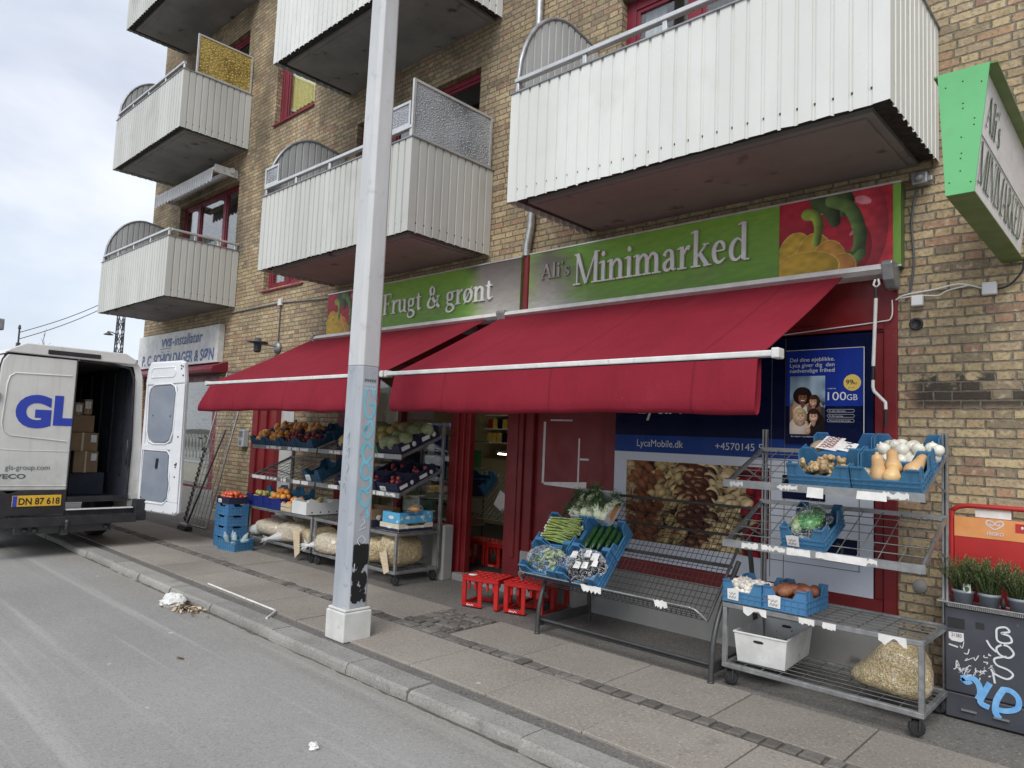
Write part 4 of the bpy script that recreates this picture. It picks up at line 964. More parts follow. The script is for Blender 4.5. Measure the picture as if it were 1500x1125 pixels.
# plumber's sign
sv = thing('shop_sign', 'white plumber sign with blue lettering vvs-installatør above the window', 'sign', (-14, YF, 2.8))
m = MB(); m.box(-16.12,-12.33,5.51,YF-.002,2.745,3.43); m.build('sign_board', 'white_dirty', sv, bevel=.01)
m = MB(); y = 5.509
m.text('vvs',(-14.88,y,3.155),(1,0,0),(0,0,1),size=.24,width=.52,shear=.12,bold=.03); m.text('-installat\u00f8r',(-14.33,y,3.155),(1,0,0),(0,0,1),size=.215,width=1.36,shear=.12,bold=.012)
m.build('lettering', 'ink_vvs', sv); m = MB()
m.text('P. C. SCHJOLDAGER & S\u00d8N',(-15.85,y,2.805),(1,0,0),(0,0,1),size=.215,width=3.40,shear=.08,bold=.03)
m.build('lettering', 'ink_vvs', sv); m = MB()
m.strip([(-14.92,3.115,.014),(-14.38,3.115,.014)],(0,y,0),(1,0,0),(0,0,1),0,.003)
for cx in (-14.80,-14.50): m.strip([(cx+.05*math.cos(t*.4),3.09+.05*math.sin(t*.4),.014) for t in range(8,16)],(0,y,0),(1,0,0),(0,0,1),0,.003)
for cx in (-15.6,-12.85):
    for dx, dz in ((0,.07),(-.055,-.03),(.055,-.03)): m.strip([(cx+dx+.045*math.cos(t*.524),3.26+dz+.045*math.sin(t*.524),.010) for t in range(13)],(0,y,0),(1,0,0),(0,0,1),1,.003)
m.build('emblem', ['ink_vvs','alu'], sv)
# projecting light box
sp_ = thing('projecting_sign', "green edged box sign reading Ali's Minimarked jutting from the brick wall", 'sign', (-.72, YF, 2.9))
A = (-.838,-.612,3.553); B = (-.806,-.683,2.913)
def xa(z): t = (z-B[2])/(A[2]-B[2]); return B[0]+(A[0]-B[0])*t
def xb(z): t = (z-B[2])/(A[2]-B[2]); return B[1]+(A[1]-B[1])*t
m = MB(); m.prism([(B[0],B[2]),(B[1],B[2]),(A[1],A[2]),(A[0],A[2])], 'y', 4.0, 4.012)
for fx, fz in ((.15,.12),(.5,.10),(.88,.14),(.52,.28),(.52,.32),(.8,.42),(.8,.47),(.5,.55),(.52,.68),(.5,.72),(.5,.82),(.15,.9),(.85,.92)):
    z = A[2]-fz*(A[2]-B[2]); x = xa(z)+(xb(z)-xa(z))*fx; m.ball((x,3.9995,z),(.004,.002,.004),None,6,4,1)
m.build('end_plate', ['green_panel','black'], sp_)
m = MB(); m.box(B[0],B[1],4.0125,5.62,B[2],B[2]+.008); m.build('bottom_plate', 'green_dark', sp_)
m = MB(); m.box(A[0]-.02,A[1]+.03,4.0125,5.62,A[2]-.006,A[2]+.004); m.build('top_plate', 'green_dark', sp_)
m = MB()
def sidep(fx, dy0, dy1, ins):
    z0, z1 = B[2]+.0085, A[2]-.0065; s = 1 if fx is xb else -1
    a, b = fx(z0)-ins*s, fx(z1)-ins*s
    m.add([(a,dy0,z0),(a,dy1,z0),(b,dy1,z1),(b,dy0,z1),(a-.004*s,dy0,z0),(a-.004*s,dy1,z0),(b-.004*s,dy1,z1),(b-.004*s,dy0,z1)], [(0,1,2,3),(7,6,5,4),(0,4,5,1),(1,5,6,2),(2,6,7,3),(3,7,4,0)])
sidep(xb,4.10,5.60,.022); sidep(xa,4.10,5.60,.022)
pn = m.build('side_panel', pmat('sign_acrylic', (.76,.76,.79,1), (.84,.84,.86,1), 3, .35, sc=(1,.4,6)), sp_)
m = MB(); uy = Vector((A[1]-B[1],0,A[2]-B[2])); hh = uy.length; uy.normalize(); o = Vector((B[1]-.022,4.0,B[2]))
serif(m,"Ali's",o+Vector((0,.16,0))+uy*hh*.60,(0,1,0),uy,.40,.17,thin=.9); serif(m,'MINIMARKED',o+Vector((0,.13,0))+uy*hh*.14,(0,1,0),uy,1.36,.21,thin=.9)
m.strip([(.11,hh*.5,.008),(1.58,hh*.5,.008)],o,(0,1,0),uy,0,.004); m.build('printed_text', 'ink_green', pn)
m = MB()
for z in (3.15,3.25): m.tube([(xb(z)-.05,4.012,z),(xb(z)-.05,5.6,z)],.02,8)
m.build('inner_tube', 'white', sp_)

# ------------------------------------------------------------------ awnings
def awning(x0, x1, bx0, bx1, cx0, cx1, label, wr, flare=.02):
    t = thing('awning', label, 'awning', ((x0+x1)/2, YF, 2.93), 'red shop awnings')
    q = random.Random(wr); m = MB(); nx, ny = 60, 14; y0, z0, y1, z1 = 5.46, 2.915, 4.06, 2.178; v = []; f = []
    for j in range(ny+1):
        for i in range(nx+1):
            s = j/ny; u = i/nx; sag = -.020*math.sin(math.pi*s)*(1-.5*(2*u-1)**2)+.004*math.sin(u*21+s*3+wr)*s*(1-s)*2
            v.append((x0+(x1-x0)*u, y0+(y1-y0)*s, z0+(z1-z0)*s+sag))
    for j in range(ny):
        for i in range(nx): a = j*(nx+1)+i; f.append((a,a+1,a+nx+2,a+nx+1))
    m.add(v, f, 0, True); m.add([(x,y+.004,z-.003) for x,y,z in v], f, 0, True)
    m.build('awning_cloth', 'awning', t)
    m = MB(); nx = 110; prof = [(4.030,2.14),(4.022,2.06),(4.016,1.97),(4.014,1.90),(4.020,1.842),(4.038,1.812),(4.062,1.806),(4.084,1.822),(4.094,1.87),(4.092,1.95),(4.086,2.05),(4.080,2.14)]; v = []; f = []; k = len(prof)
    for i in range(nx+1):
        u = i/nx; x = x0+.02+(x1-x0-.04)*u
        for j, (yy, zz) in enumerate(prof):
            d = (2.14-zz)/.34; w = .012*math.sin(u*11+wr)+.004*math.sin(u*29+d*4+wr*2)+.002*math.sin(u*61+d*7); w2 = .007*math.sin(u*9+wr)+.003*math.sin(u*37+2)
            v.append((x-flare*1.6*d*(1-u)**7, yy-min(flare,.05)*d+w*min(1,d*1.3)*.9, zz+w2*d+.007*math.sin(u*31+d*9+wr)*d*(1-d)))
    for i in range(nx):
        for j in range(k-1): f.append((i*k+j,i*k+j+1,(i+1)*k+j+1,(i+1)*k+j))
    m.add(v, f, 0, True); m.build('valance', 'awning', t)
    m = MB(); m.box(bx0,bx1,4.025,4.092,2.148,2.186); m.box(bx1-.035,bx1+.012,4.014,4.100,2.136,2.198); m.box(bx0-.012,bx0+.02,4.014,4.100,2.136,2.198); m.build('front_bar', 'white_bar', t, bevel=.008)
    m = MB(); m.prism([(5.40,2.925),(5.42,2.965),(YS-.01,2.958),(YF-.01,2.955),(YF-.01,2.90),(5.45,2.90)],'x',cx0,cx1); m.build('cassette', 'white_bar', t)
    for a, b in ((cx1-.0,cx1+.075),(cx0-.05,cx0-.0)):
        m = MB(); m.prism([(5.385,2.96),(5.40,2.985),(5.60,2.985),(5.60,2.80),(5.50,2.80),(5.43,2.85)],'x',a,b); m.build('end_cap', 'alu_dark', t, bevel=.01)
    for s, xx in ((1,x0+.35),(-1,x1-.35)):
        m = MB(); m.bar((xx,5.46,2.82),(xx+s*.55,4.72,2.46),.05,.04); m.bar((xx+s*.55,4.72,2.44),(xx+s*.05,4.09,2.135),.045,.035); m.ball((xx+s*.55,4.72,2.45),.04,None,8,6); m.box(xx-.05,xx+.05,5.44,5.60,2.78,2.88); m.build('folding_arm', 'alu_dark', t)
    return t
awr = awning(-5.29,-1.765,-5.40,-1.665,-5.21,-1.49,"red awning on the right, under the Ali's Minimarked sign",1.3)
m = MB(); m.tube([(-1.52,5.44,2.86),(-1.51,5.43,2.82),(-1.53,5.43,2.80),(-1.55,5.43,2.82),(-1.54,5.44,2.86)],.008,6); m.tube([(-1.532,5.43,2.80),(-1.533,5.43,2.72)],.010,6,1); m.tube([(-1.533,5.43,2.72),(-1.55,5.43,2.23)],.013,8); m.tube([(-1.55,5.43,2.23),(-1.552,5.43,2.13)],.010,6,1)
m.tube([(-1.552,5.43,2.13),(-1.552,5.43,2.08),(-1.545,5.43,2.05),(-1.49,5.43,1.99),(-1.47,5.43,1.97),(-1.468,5.43,1.92)],.012,8); m.tube([(-1.468,5.43,1.92),(-1.468,5.43,1.80)],.009,6,1)
tag(m.build('awning_crank', ['white_bar','black'], origin=(-1.53,5.43,1.8)), 'white awning crank hanging from the right end of the awning box', 'crank handle')
awning(-9.17,-5.52,-9.27,-5.45,-9.01,-5.33,'red awning on the left, under the Frugt and grønt sign',4.1,.13)
# small folded striped awning over the balcony door
t = thing('awning', 'folded striped awning with scalloped edge under an upper balcony', 'awning', (-13.5, YF, 6.2))
m = MB(); m.tube([(-14.9,5.22,6.16),(-12.25,5.22,6.16)],.05,10); m.tube([(-14.9,5.50,6.20),(-12.22,5.50,6.20)],.05,10); m.box(-12.30,-12.26,5.2,5.62,6.10,6.24); m.box(-14.9,-14.86,5.2,5.62,6.10,6.24); m.build('roller', 'white_bar', t)
m = MB(); n = 54
for i in range(n):
    a = -14.88+2.6*i/n; b = -14.88+2.6*(i+1)/n; za = 5.97-.05*abs(math.sin(i*math.pi/3)); zb_ = 5.97-.05*abs(math.sin((i+1)*math.pi/3))
    m.add([(a,5.17,6.15),(b,5.17,6.15),(b,5.165,zb_),(a,5.165,za)], [(0,1,2,3)], i % 2)
m.build('scalloped_valance', ['cladding_grey','white_dirty'], t)

# ------------------------------------------------------------------ pipes, cables, lamps on the wall
t = thing('downpipe', 'galvanised downpipe between the two green signs, painted red below', 'downpipe', (-5.05, YF, 2.9))
m = MB(); m.tube([(-5.02,5.56,12.4),(-5.02,5.56,3.93),(-5.03,5.56,3.86),(-5.055,5.55,3.70),(-5.06,5.55,3.62),(-5.06,5.55,3.58)],.043,12)
for z in (4.6,6.6,8.4): m.lathe([(.05,0),(.05,.07)],12,(-5.02,5.56,z))
m.build('upper_pipe', 'galv_light', t)
m = MB(); m.tube([(-5.055,5.575,3.60),(-5.055,5.575,2.55)],.047,12); m.build('lower_pipe', 'red_paint', t)
def cable(pts, r, mat, label, name='cable'):
    m = MB(); m.tube(_sm([(p[0],p[1],p[2]) for p in pts], 6) if len(pts) > 2 else pts, r, 6); tag(m.build(name, mat, origin=pts[0]), label, 'cable')
cable([(-12.3,5.61,3.62),(-10.39,5.61,3.63)],.012,'alu_dark','thin conduit along the bricks left of the wall lamp wire')
cable([(-10.39,5.61,3.63),(-8.89,5.61,3.55)],.012,'alu_dark','thin conduit from its junction box to the Frugt sign')
m = MB(); m.box(-10.44,-10.34,5.58,5.625,3.58,3.69); tag(m.build('junction_box','white_dirty',origin=(-10.39,YF,3.58),bevel=.006), 'small white junction box where conduits meet above the wall lamp', 'junction box')
cable([(-10.39,5.61,3.58),(-10.39,5.61,2.98)],.010,'ink_grey','vertical wire dropping to the wall lamp')
t = thing('wall_lamp', 'small grey lantern on a bracket left of the red awning', 'wall lamp', (-10.39, YF, 2.9))
m = MB(); m.lathe([(.0,.0),(.09,.0),(.09,.05),(.0,.05)],14,(-10.39,5.629,2.90),rotm(R(90))); m.tube([(-10.39,5.58,2.92),(-10.39,5.30,2.93)],.016,8); m.build('bracket', 'alu_dark', t)
m = MB(); m.lathe([(.0,.09),(.05,.08),(.055,.03),(.16,.02),(.16,.008),(.06,.0),(.065,-.03),(.055,-.04),(.065,-.07),(.055,-.08),(.06,-.11),(.045,-.14),(.0,-.15)],14,(-10.39,5.27,2.93)); m.build('lantern', 'cabinet', t)
for x, z, s, lb in ((-1.306,2.707,.075,'white junction box on the bricks just right of the red shopfront'),(-.873,2.746,.085,'white junction box on the bricks below the projecting sign')):
    m = MB(); m.box(x-s/2,x+s/2,5.575,5.626,z-s/2,z+s/2); tag(m.build('junction_box','white',origin=(x,YF,z),bevel=.008), lb, 'junction box')
cable([(-1.45,5.61,2.73),(-1.38,5.60,2.76),(-1.20,5.61,2.78),(-1.05,5.61,2.80),(-.915,5.61,2.755)],.006,'white','white cable looping between the two junction boxes')
cable([(-1.42,5.61,2.74),(-1.30,5.60,2.745),(-1.18,5.61,2.735),(-1.12,5.60,2.76),(-1.0,5.61,2.785)],.005,'white','thinner white cable sagging under the first one')
cable([(-.83,5.61,2.74),(-.76,5.60,2.76),(-.69,5.58,2.84),(-.68,5.58,2.93)],.007,'black','black cable curling up into the projecting sign')
cable([(-1.31,5.61,3.55),(-1.345,5.61,3.30),(-1.33,5.61,3.0),(-1.36,5.61,2.76)],.008,'ink_grey','dark cable down the brick edge beside the pepper picture')
cable([(-1.47,5.595,2.73),(-1.475,5.59,2.60),(-1.56,5.59,2.575),(-2.0,5.59,2.545),(-2.4,5.59,2.52)],.005,'white','thin white wire across the red fascia')
m = MB(); m.box(-1.33,-1.23,5.54,5.625,3.545,3.63); m.ball((-1.28,5.53,3.585),.03,None,10,6); m.box(-1.24,-1.20,5.56,5.6,3.56,3.60); tag(m.build('wall_camera','alu_dark',origin=(-1.28,YF,3.55),bevel=.01), 'grey fitting on the bricks at the top of the pepper picture', 'fitting')
m = MB(); m.lathe([(.0,-.005),(.045,-.005),(.045,.006),(.03,.006),(.028,-.002),(0,-.002)],16,(-1.32,5.622,2.545),rotm(R(90))); tag(m.build('wall_vent','black',origin=(-1.32,YF,2.545)), 'small round black vent in the bricks', 'vent')
m = MB(); m.lathe([(.0,.0),(.048,.0),(.045,.008),(0,.010)],16,(-1.303,5.628,.70),rotm(R(90))); tag(m.build('wall_disc','plinth',origin=(-1.303,YF,.7)), 'round grey cover on the bricks behind the display rack', 'cover')
t = thing('entry_phone', 'grey entry phone box on the brick pier behind the leaning panel', 'entry phone', (-11.26, YF, 1.28))
m = MB(); m.box(-11.36,-11.17,5.53,5.628,1.29,1.58); m.build('case','pole',t,bevel=.012); m = MB(); m.box(-11.33,-11.20,5.524,5.5295,1.46,1.55); m.box(-11.30,-11.23,5.524,5.5295,1.33,1.40); m.build('keypad','alu_dark',t)

# ------------------------------------------------------------------ posters on the window
def nuts(nx, ny, asp):
    q = random.Random(5); U, V = grid(nx, ny); X = U*asp; Y = V; img = np.zeros((ny,nx,3)); img[:] = (42,22,16)
    for i in range(520):
        x = q.uniform(-.03,asp+.03); y = 1.03-1.06*i/520+q.uniform(-.05,.05); z = x/asp+q.uniform(-.05,.05); a = q.uniform(-.6,.6); b = q.uniform(.8,1.15)
        if z < .05: ell(img,X,Y,x,y,0.0766,0.0663,a,(186*b,160*b,118*b),.3,-.4,.5,.6)
        elif z < .24: ell(img,X,Y,x,y,0.0884,0.0531,-.5+a,(142*b,88*b,58*b),.35,-.4,.5,.55)
        elif z < .44:
            ell(img,X,Y,x,y,0.0707,0.0516,.5+a,(206*b,178*b,124*b),.3,-.4,.5,.6)
            if q.random() < .5: ell(img,X,Y,x+.015,y-.005,0.0442,0.0132,.5+a,(92,66,38),.2,0,0,.8)
        elif z < .60:
            ell(img,X,Y,x,y,0.0973,0.0913,a,(112*b,62*b,44*b),.45,-.5,.5,.5); ell(img,X,Y,x-.020,y+.033,0.0471,0.0236,a,(186*b,140*b,108*b),.2,0,0,.7)
        elif z < .86:
            ell(img,X,Y,x,y,0.0973,0.0500,a*1.6,(222*b,196*b,148*b),.3,-.4,.6,.6); ell(img,X,Y,x+.008,y-.028,0.0500,0.0206,a*1.6,(120,92,58),.2,0,0,.9)
        else: ell(img,X,Y,x,y,0.0589,0.0500,a,(142*b,26*b,40*b),.45,-.4,.5,.5)
    return img
t = thing('poster', 'large nut photograph of almonds, hazelnuts and cashews on the window film', 'poster', (-3.05,5.61,.73))
m = MB(); m.box(-3.742,-2.368,5.6125,5.6155,.728,1.462); m.build('backing','paper',t)
raster('nut_photograph',(-3.737,5.611,.733),(1.364,0,0),(0,0,.724),360,191,nuts(360,191,1.88),'print_gloss',t)
t = thing('poster', 'blue poster with four smiling people and 100GB offer on dark window', 'poster', (-1.95,5.61,1.66))
yy = 5.6035
m = MB(); m.box(-2.248,-1.655,yy+.001,yy+.0095,1.66,2.40); m.build('backing','film_navy',t)
m = MB(); m.quad((-2.243,yy-.0005,1.955),(-1.668,yy-.0005,1.955),(-1.668,yy-.0005,2.395),(-2.243,yy-.0005,2.395)); m.build('blue_field','poster_blue',t)
def faces(nx, ny, asp):
    U, V = grid(nx,ny); X = U; Y = V*asp; img = np.zeros((ny,nx,3)); n = vnoise(U,V,6,2)
    img[:] = np.array((128,150,168)); img += ((n-.3)*60)[:,:,None]
    E_ = lambda *a, **k: ell(img,X,Y,*a,**k)
    for cx, cy in ((.95,.95),(.06,.80)):
        for i in range(11): a = -1.0+i*.22; blobline(img,X,Y,[(cx,cy-.12),(cx+.20*math.sin(a),cy+.20*math.cos(a))],.020,.006,(46,58,46))
    E_(.92,.34,.20,.46,0,(58,58,60),.2,edge=.9); E_(.05,.50,.14,.34,.2,(150,116,98),.2,edge=.9)
    def head(cx, cy, r, skin, hair, hx, hy, hr, hry, top=.0):
        E_(cx+hx,cy+hy,hr,hry,0,hair,.35,edge=.72)
        E_(cx,cy-r*1.25,r*.42,r*.7,0,tuple(c*.86 for c in skin),.1,edge=.9)
        E_(cx,cy,r*.86,r*1.12,0,skin,.22,edge=.86)
        E_(cx,cy-r*.50,r*.46,r*.17,0,(150,62,60),0,edge=1); E_(cx,cy-r*.46,r*.40,r*.11,0,(246,240,236),0,edge=1)
        for d in (-1,1):
            E_(cx+d*r*.36,cy+r*.20,r*.17,r*.085,0,(40,28,26),0,edge=1); E_(cx+d*r*.36,cy+r*.42,r*.22,r*.05,-.15*d,tuple(c*.5 for c in hair),0,edge=1)
            E_(cx+d*r*.48,cy-r*.18,r*.20,r*.16,0,tuple(min(255,c*1.06) for c in skin),0,edge=1)
        E_(cx,cy-r*.08,r*.10,r*.17,0,tuple(c*.85 for c in skin),.2,edge=1)
        if top: E_(cx,cy+r*1.0,r*.92,r*.42,0,hair,.3,edge=.8)
    E_(.36,.70,.30,.34,0,(196,150,122),.2,edge=.9); E_(.34,.62,.24,.22,0,(238,232,224),.1,edge=.9)
    head(.37,1.04,.145,(142,96,72),(44,32,30),-.01,.07,.27,.26,1)
    E_(.70,.72,.20,.26,0,(120,84,70),.2,edge=.9); head(.67,.93,.120,(206,160,132),(72,48,38),.03,.02,.165,.20,1)
    E_(.74,.24,.28,.40,0,(40,32,34),.2,edge=.85); head(.68,.50,.135,(222,178,152),(58,38,32),.01,.00,.20,.25,1)
    E_(.27,.16,.30,.34,0,(226,212,198),.2,edge=.85); head(.31,.50,.145,(238,198,172),(226,196,140),-.01,.0,.205,.27,1)
    blobline(img,X,Y,[(.50,.06),(.53,.20),(.47,.36)],.030,.020,(228,184,158)); blobline(img,X,Y,[(.55,.18),(.62,.34)],.026,.018,(228,184,158)); E_(.53,.10,.075,.10,0,(220,174,148),.2)
    return img
raster('group_photograph',(-2.212,yy-.0015,1.735),(.270,0,0),(0,0,.455),72,121,faces(72,121,1.685),'print_gloss',t)
m = MB(); o = (0,yy-.001,0)
for s, z, w in (('Del dine \u00f8jeblikke.',2.305,.34),('Lyca giver dig  den',2.262,.34),('n\u00f8dvendige frihed',2.219,.34)): m.text(s,(-2.213,yy-.0005,z),(1,0,0),(0,0,1),size=.032,width=w)
m.text('100',(-1.922,yy-.0005,2.000),(1,0,0),(0,0,1),size=.066,width=.135); m.text('GB',(-1.782,yy-.0005,2.000),(1,0,0),(0,0,1),size=.046,width=.075)
m.text('NYHED FRA',(-1.922,yy-.0005,2.085),(1,0,0),(0,0,1),size=.009,width=.06)
for z in (1.93,1.892,1.856):
    m.strip([(-1.918,z,.0018),(-1.735,z,.0018)],o,(1,0,0),(0,0,1),0,.003); m.strip([(-1.918,z-.022,.0018),(-1.735,z-.022,.0018)],o,(1,0,0),(0,0,1),0,.003)
    m.strip([(-1.918,z-.022,.0018),(-1.926,z-.011,.0018),(-1.918,z,.0018)],o,(1,0,0),(0,0,1),0,.0034); m.strip([(-1.735,z-.022,.0018),(-1.727,z-.011,.0018),(-1.735,z,.0018)],o,(1,0,0),(0,0,1),0,.0034)
for s, z, w in (('Fri tale i Danmark',1.913,.12),('Fri EU roaming',1.875,.10),('Tal og sms til hele verden',1.839,.155)): m.text(s,(-1.91,yy-.0005,z),(1,0,0),(0,0,1),size=.010,width=w)
m.strip([(-1.662,1.66,.006),(-1.662,2.398,.006)],o,(1,0,0),(0,0,1),0,.002); m.strip([(-2.246,2.397,.004),(-1.66,2.397,.004)],o,(1,0,0),(0,0,1),0,.0024)
m.text('Se mere i butikken',(-2.2,yy-.0005,1.712),(1,0,0),(0,0,1),size=.012,width=.17)
m.build('lettering','ink_white',t)
m = MB(); m.poly([(-1.745+.062*math.cos(i*math.pi/14),2.132+.062*math.sin(i*math.pi/14)) for i in range(28)],(0,yy-.002,0),(1,0,0),(0,0,1)); pb = m.build('price_badge','ink_yellow',t)
m = MB(); m.text('99',(-1.788,yy-.002,2.118),(1,0,0),(0,0,1),size=.038,width=.05); m.text('kr.',(-1.735,yy-.002,2.118),(1,0,0),(0,0,1),size=.024,width=.034); m.text('pr. md.',(-1.77,yy-.002,2.09),(1,0,0),(0,0,1),size=.010,width=.045); m.build('price','ink_black',pb)
# ------------------------------------------------------------------ delivery van
XR = -10.2
van = thing('delivery_van', 'white delivery van with blue GLS letters and one rear door open', 'van', (-12.9, 2.76, -.07))
prof = [(1.93,.42),(1.90,.70),(1.90,1.25),(1.955,2.22),(1.99,2.36),(2.06,2.45),(2.20,2.49),(3.32,2.49),(3.46,2.45),(3.53,2.36),(3.565,2.22),(3.62,1.25),(3.62,.70),(3.59,.42)]
m = MB(); secs = [(-10.2,1.0,0),(-13.9,1.0,0),(-14.6,.97,.04),(-15.2,.70,.10),(-15.75,.42,.16),(-15.95,.30,.22)]; v = []; f = []; k = len(prof)
for x, hs, ins in secs:
    for y, z in prof:
        yy = 2.76+(y-2.76)*(1-ins*.35); zz = .42+(z-.42)*hs; v.append((x,yy,zz))
for i in range(len(secs)-1):
    for j in range(k-1): f.append((i*k+j,(i+1)*k+j,(i+1)*k+j+1,i*k+j+1))
f.append(tuple((len(secs)-1)*k+j for j in range(k)))
m.add(v, f, 0, False)
# rear frame: header, right pillar, left edge
m.add([(XR,1.955,2.22),(XR,1.99,2.36),(XR,2.06,2.45),(XR,2.20,2.49),(XR,3.32,2.49),(XR,3.46,2.45),(XR,3.53,2.36),(XR,3.44,2.36),(XR,2.0,2.385),(XR,1.97,2.22)], [(0,1,2,3,4,5,6,7,8,9)])
m.add([(XR,3.53,2.36),(XR,3.565,2.22),(XR,3.62,1.25),(XR,3.62,.42),(XR,3.50,.42),(XR,3.50,1.25),(XR,3.47,2.25),(XR,3.44,2.36)], [(0,1,2,3,4,5,6,7)])
m.add([(XR,1.90,.70),(XR,1.90,1.25),(XR,1.955,2.22),(XR,1.97,2.22),(XR,1.93,1.25),(XR,1.93,.70)], [(0,1,2,3,4,5)])
m.prism([(2.05,2.44),(2.20,2.525),(3.32,2.525),(3.47,2.44),(3.44,2.385),(2.0,2.395)],'x',XR-.05,XR+.05)
m.build('body', 'van_white', van, bevel=.012)
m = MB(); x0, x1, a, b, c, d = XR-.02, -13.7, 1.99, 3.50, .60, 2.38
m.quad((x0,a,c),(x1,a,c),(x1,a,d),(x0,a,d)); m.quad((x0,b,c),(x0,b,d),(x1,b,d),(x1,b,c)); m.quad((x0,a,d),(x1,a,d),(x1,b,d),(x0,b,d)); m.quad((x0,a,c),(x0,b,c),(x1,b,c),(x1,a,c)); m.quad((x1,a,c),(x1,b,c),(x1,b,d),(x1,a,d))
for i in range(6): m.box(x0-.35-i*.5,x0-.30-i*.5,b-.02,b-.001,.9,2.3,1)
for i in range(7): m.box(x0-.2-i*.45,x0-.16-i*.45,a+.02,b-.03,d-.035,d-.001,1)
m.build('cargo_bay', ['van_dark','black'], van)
m = MB(); m.tube([(XR+.012,3.475,.62),(XR+.012,3.485,1.3),(XR+.012,3.455,2.2),(XR+.012,3.40,2.33),(XR+.012,3.2,2.365),(XR+.012,2.80,2.372)],.016,6)
m.build('door_seal', 'rubber', van)
m = MB(); m.tube([(XR+.02,3.44,1.06),(XR+.05,3.43,1.06),(XR+.05,3.43,1.38),(XR+.02,3.44,1.38)],.012,6); m.build('grab_handle','black',van)
# closed left door
m = MB(); m.tube([(XR+.026,2.773,.74),(XR+.026,2.773,2.37)],.007,5); m.build('door_seal','rubber',van)
m = MB(); m.tube([(XR+.014,1.925,.74),(XR+.014,1.925,1.25),(XR+.014,1.960,2.22),(XR+.014,1.978,2.31),(XR+.014,2.03,2.383),(XR+.014,2.77,2.383)],.008,5); m.build('door_seal','rubber',van)
m = MB(); m.box(XR+.0,XR+.03,1.94,2.76,.735,.742); m.build('door_seal','rubber',van)
m = MB(); m.add([(XR+.03,1.935,.745),(XR+.03,2.768,.725),(XR+.03,2.768,2.372),(XR+.03,2.03,2.372),(XR+.03,1.985,2.30),(XR+.03,1.97,2.22),(XR+.03,1.935,1.25)], [(0,1,2,3,4,5,6)])
e_ = [(1.935,.745),(2.768,.725),(2.768,2.372),(2.03,2.372),(1.985,2.30),(1.97,2.22),(1.935,1.25)]
m = MB(); m.prism(e_,'x',XR-.03,XR+.03); ld = m.build('door','van_white',van,bevel=.014)
m = MB(); pts = [(2.72,2.165),(2.12,2.15),(2.07,2.11),(2.05,2.02),(2.03,1.55),(2.05,1.45),(2.12,1.40),(2.72,1.34)]
m.tube([(XR+.029,p[0],p[1]) for p in pts],.010,6); m.build('pressed_line','van_white',ld)
m = MB(); m.tube([(XR+.029,1.96,.80),(XR+.029,2.76,.785)],.007,6); m.build('pressed_line','van_white',ld)
m = MB(); m.tube([(XR+.029,1.97,1.235),(XR+.029,2.3,1.22),(XR+.029,2.76,1.215)],.006,6); m.build('pressed_line','van_white',ld)
m = MB(); o = (XR+.031,0,0)
m.text('G',(XR+.031,2.154,1.525),(0,1,0),(0,0,1),size=.37,width=.375,bold=.055)
m.poly([(2.553,1.535),(2.762,1.535),(2.762,1.632),(2.650,1.632),(2.650,1.908),(2.553,1.908)],o,(0,1,0),(0,0,1),0,.003)
m.build('logo','ink_blue',ld)
m = MB(); m.text('gls-group.com',(XR+.031,2.104,.988),(0,1,0),(0,0,1),size=.062,width=.46); m.build('lettering','ink_grey',ld); m = MB(); m.text('IVECO',(XR+.031,1.985,.885),(0,1,0),(0,0,1),size=.055,width=.335,bold=.03); m.build('lettering','ink_grey',ld)
m = MB()
for z in (1.86,.95): m.box(XR-.02,XR+.055,1.93,1.985,z-.04,z+.04)
m.build('hinge','alu_dark',ld)
m = MB(); m.box(XR-.02,XR+.032,2.775,3.495,.600,.648); m.box(XR+.0,XR+.075,2.775,3.53,.585,.599); m.build('door_sill','black',van)
m = MB(); m.box(XR+.005,XR+.085,2.775,3.55,.487,.500); m.build('sill_strip','white',van)
m = MB(); m.prism([(1.89,.44),(2.765,.44),(2.765,.735),(2.27,.735),(2.16,.70),(2.10,.735),(1.89,.735)],'x',XR-.03,XR+.055); m.box(XR-.03,XR+.05,2.766,3.62,.40,.486)
m.box(XR-.05,XR+.20,1.86,3.56,.315,.42); m.box(XR-.05,XR+.14,3.561,3.70,.32,.60)
for i in range(30): m.box(XR+.03,XR+.19,1.9+i*.055,1.925+i*.055,.4205,.427)
m.build('bumper','black',van,bevel=.012)
m = MB(); m.box(XR+.0,XR+.09,2.25,3.30,.215,.305); m.box(XR+.091,XR+.13,2.72,2.80,.19,.32); m.tube([(XR+.13,2.76,.26),(XR+.20,2.76,.27),(XR+.20,2.76,.34)],.02,8); m.ball((XR+.20,2.76,.36),.027,None,10,8)
for yy in (2.35,2.45,3.24): m.lathe([(0,0),(.035,0),(.035,.03),(0,.03)],10,(XR+.091,yy,.26),rotm(0,R(90)))
m.build('tow_bar','steel_dark',van)
m = MB(); m.box(XR+.056,XR+.064,2.20,2.712,.548,.680); pl = m.build('number_plate','plate',van,bevel=.003)
m = MB(); m.text('DN 87 618',(XR+.0645,2.265,.573),(0,1,0),(0,0,1),size=.080,width=.43,bold=.02,lift=.002); m.build('plate_lettering','ink_black',pl)
m = MB(); m.quad((XR+.0665,2.203,.551),(XR+.0665,2.248,.551),(XR+.0665,2.248,.677),(XR+.0665,2.203,.677)); m.build('plate_band','ink_blue',pl)
m = MB(); m.box(XR+.02,XR+.062,2.43,3.02,2.415,2.47); m.build('brake_light','black',van,bevel=.008)
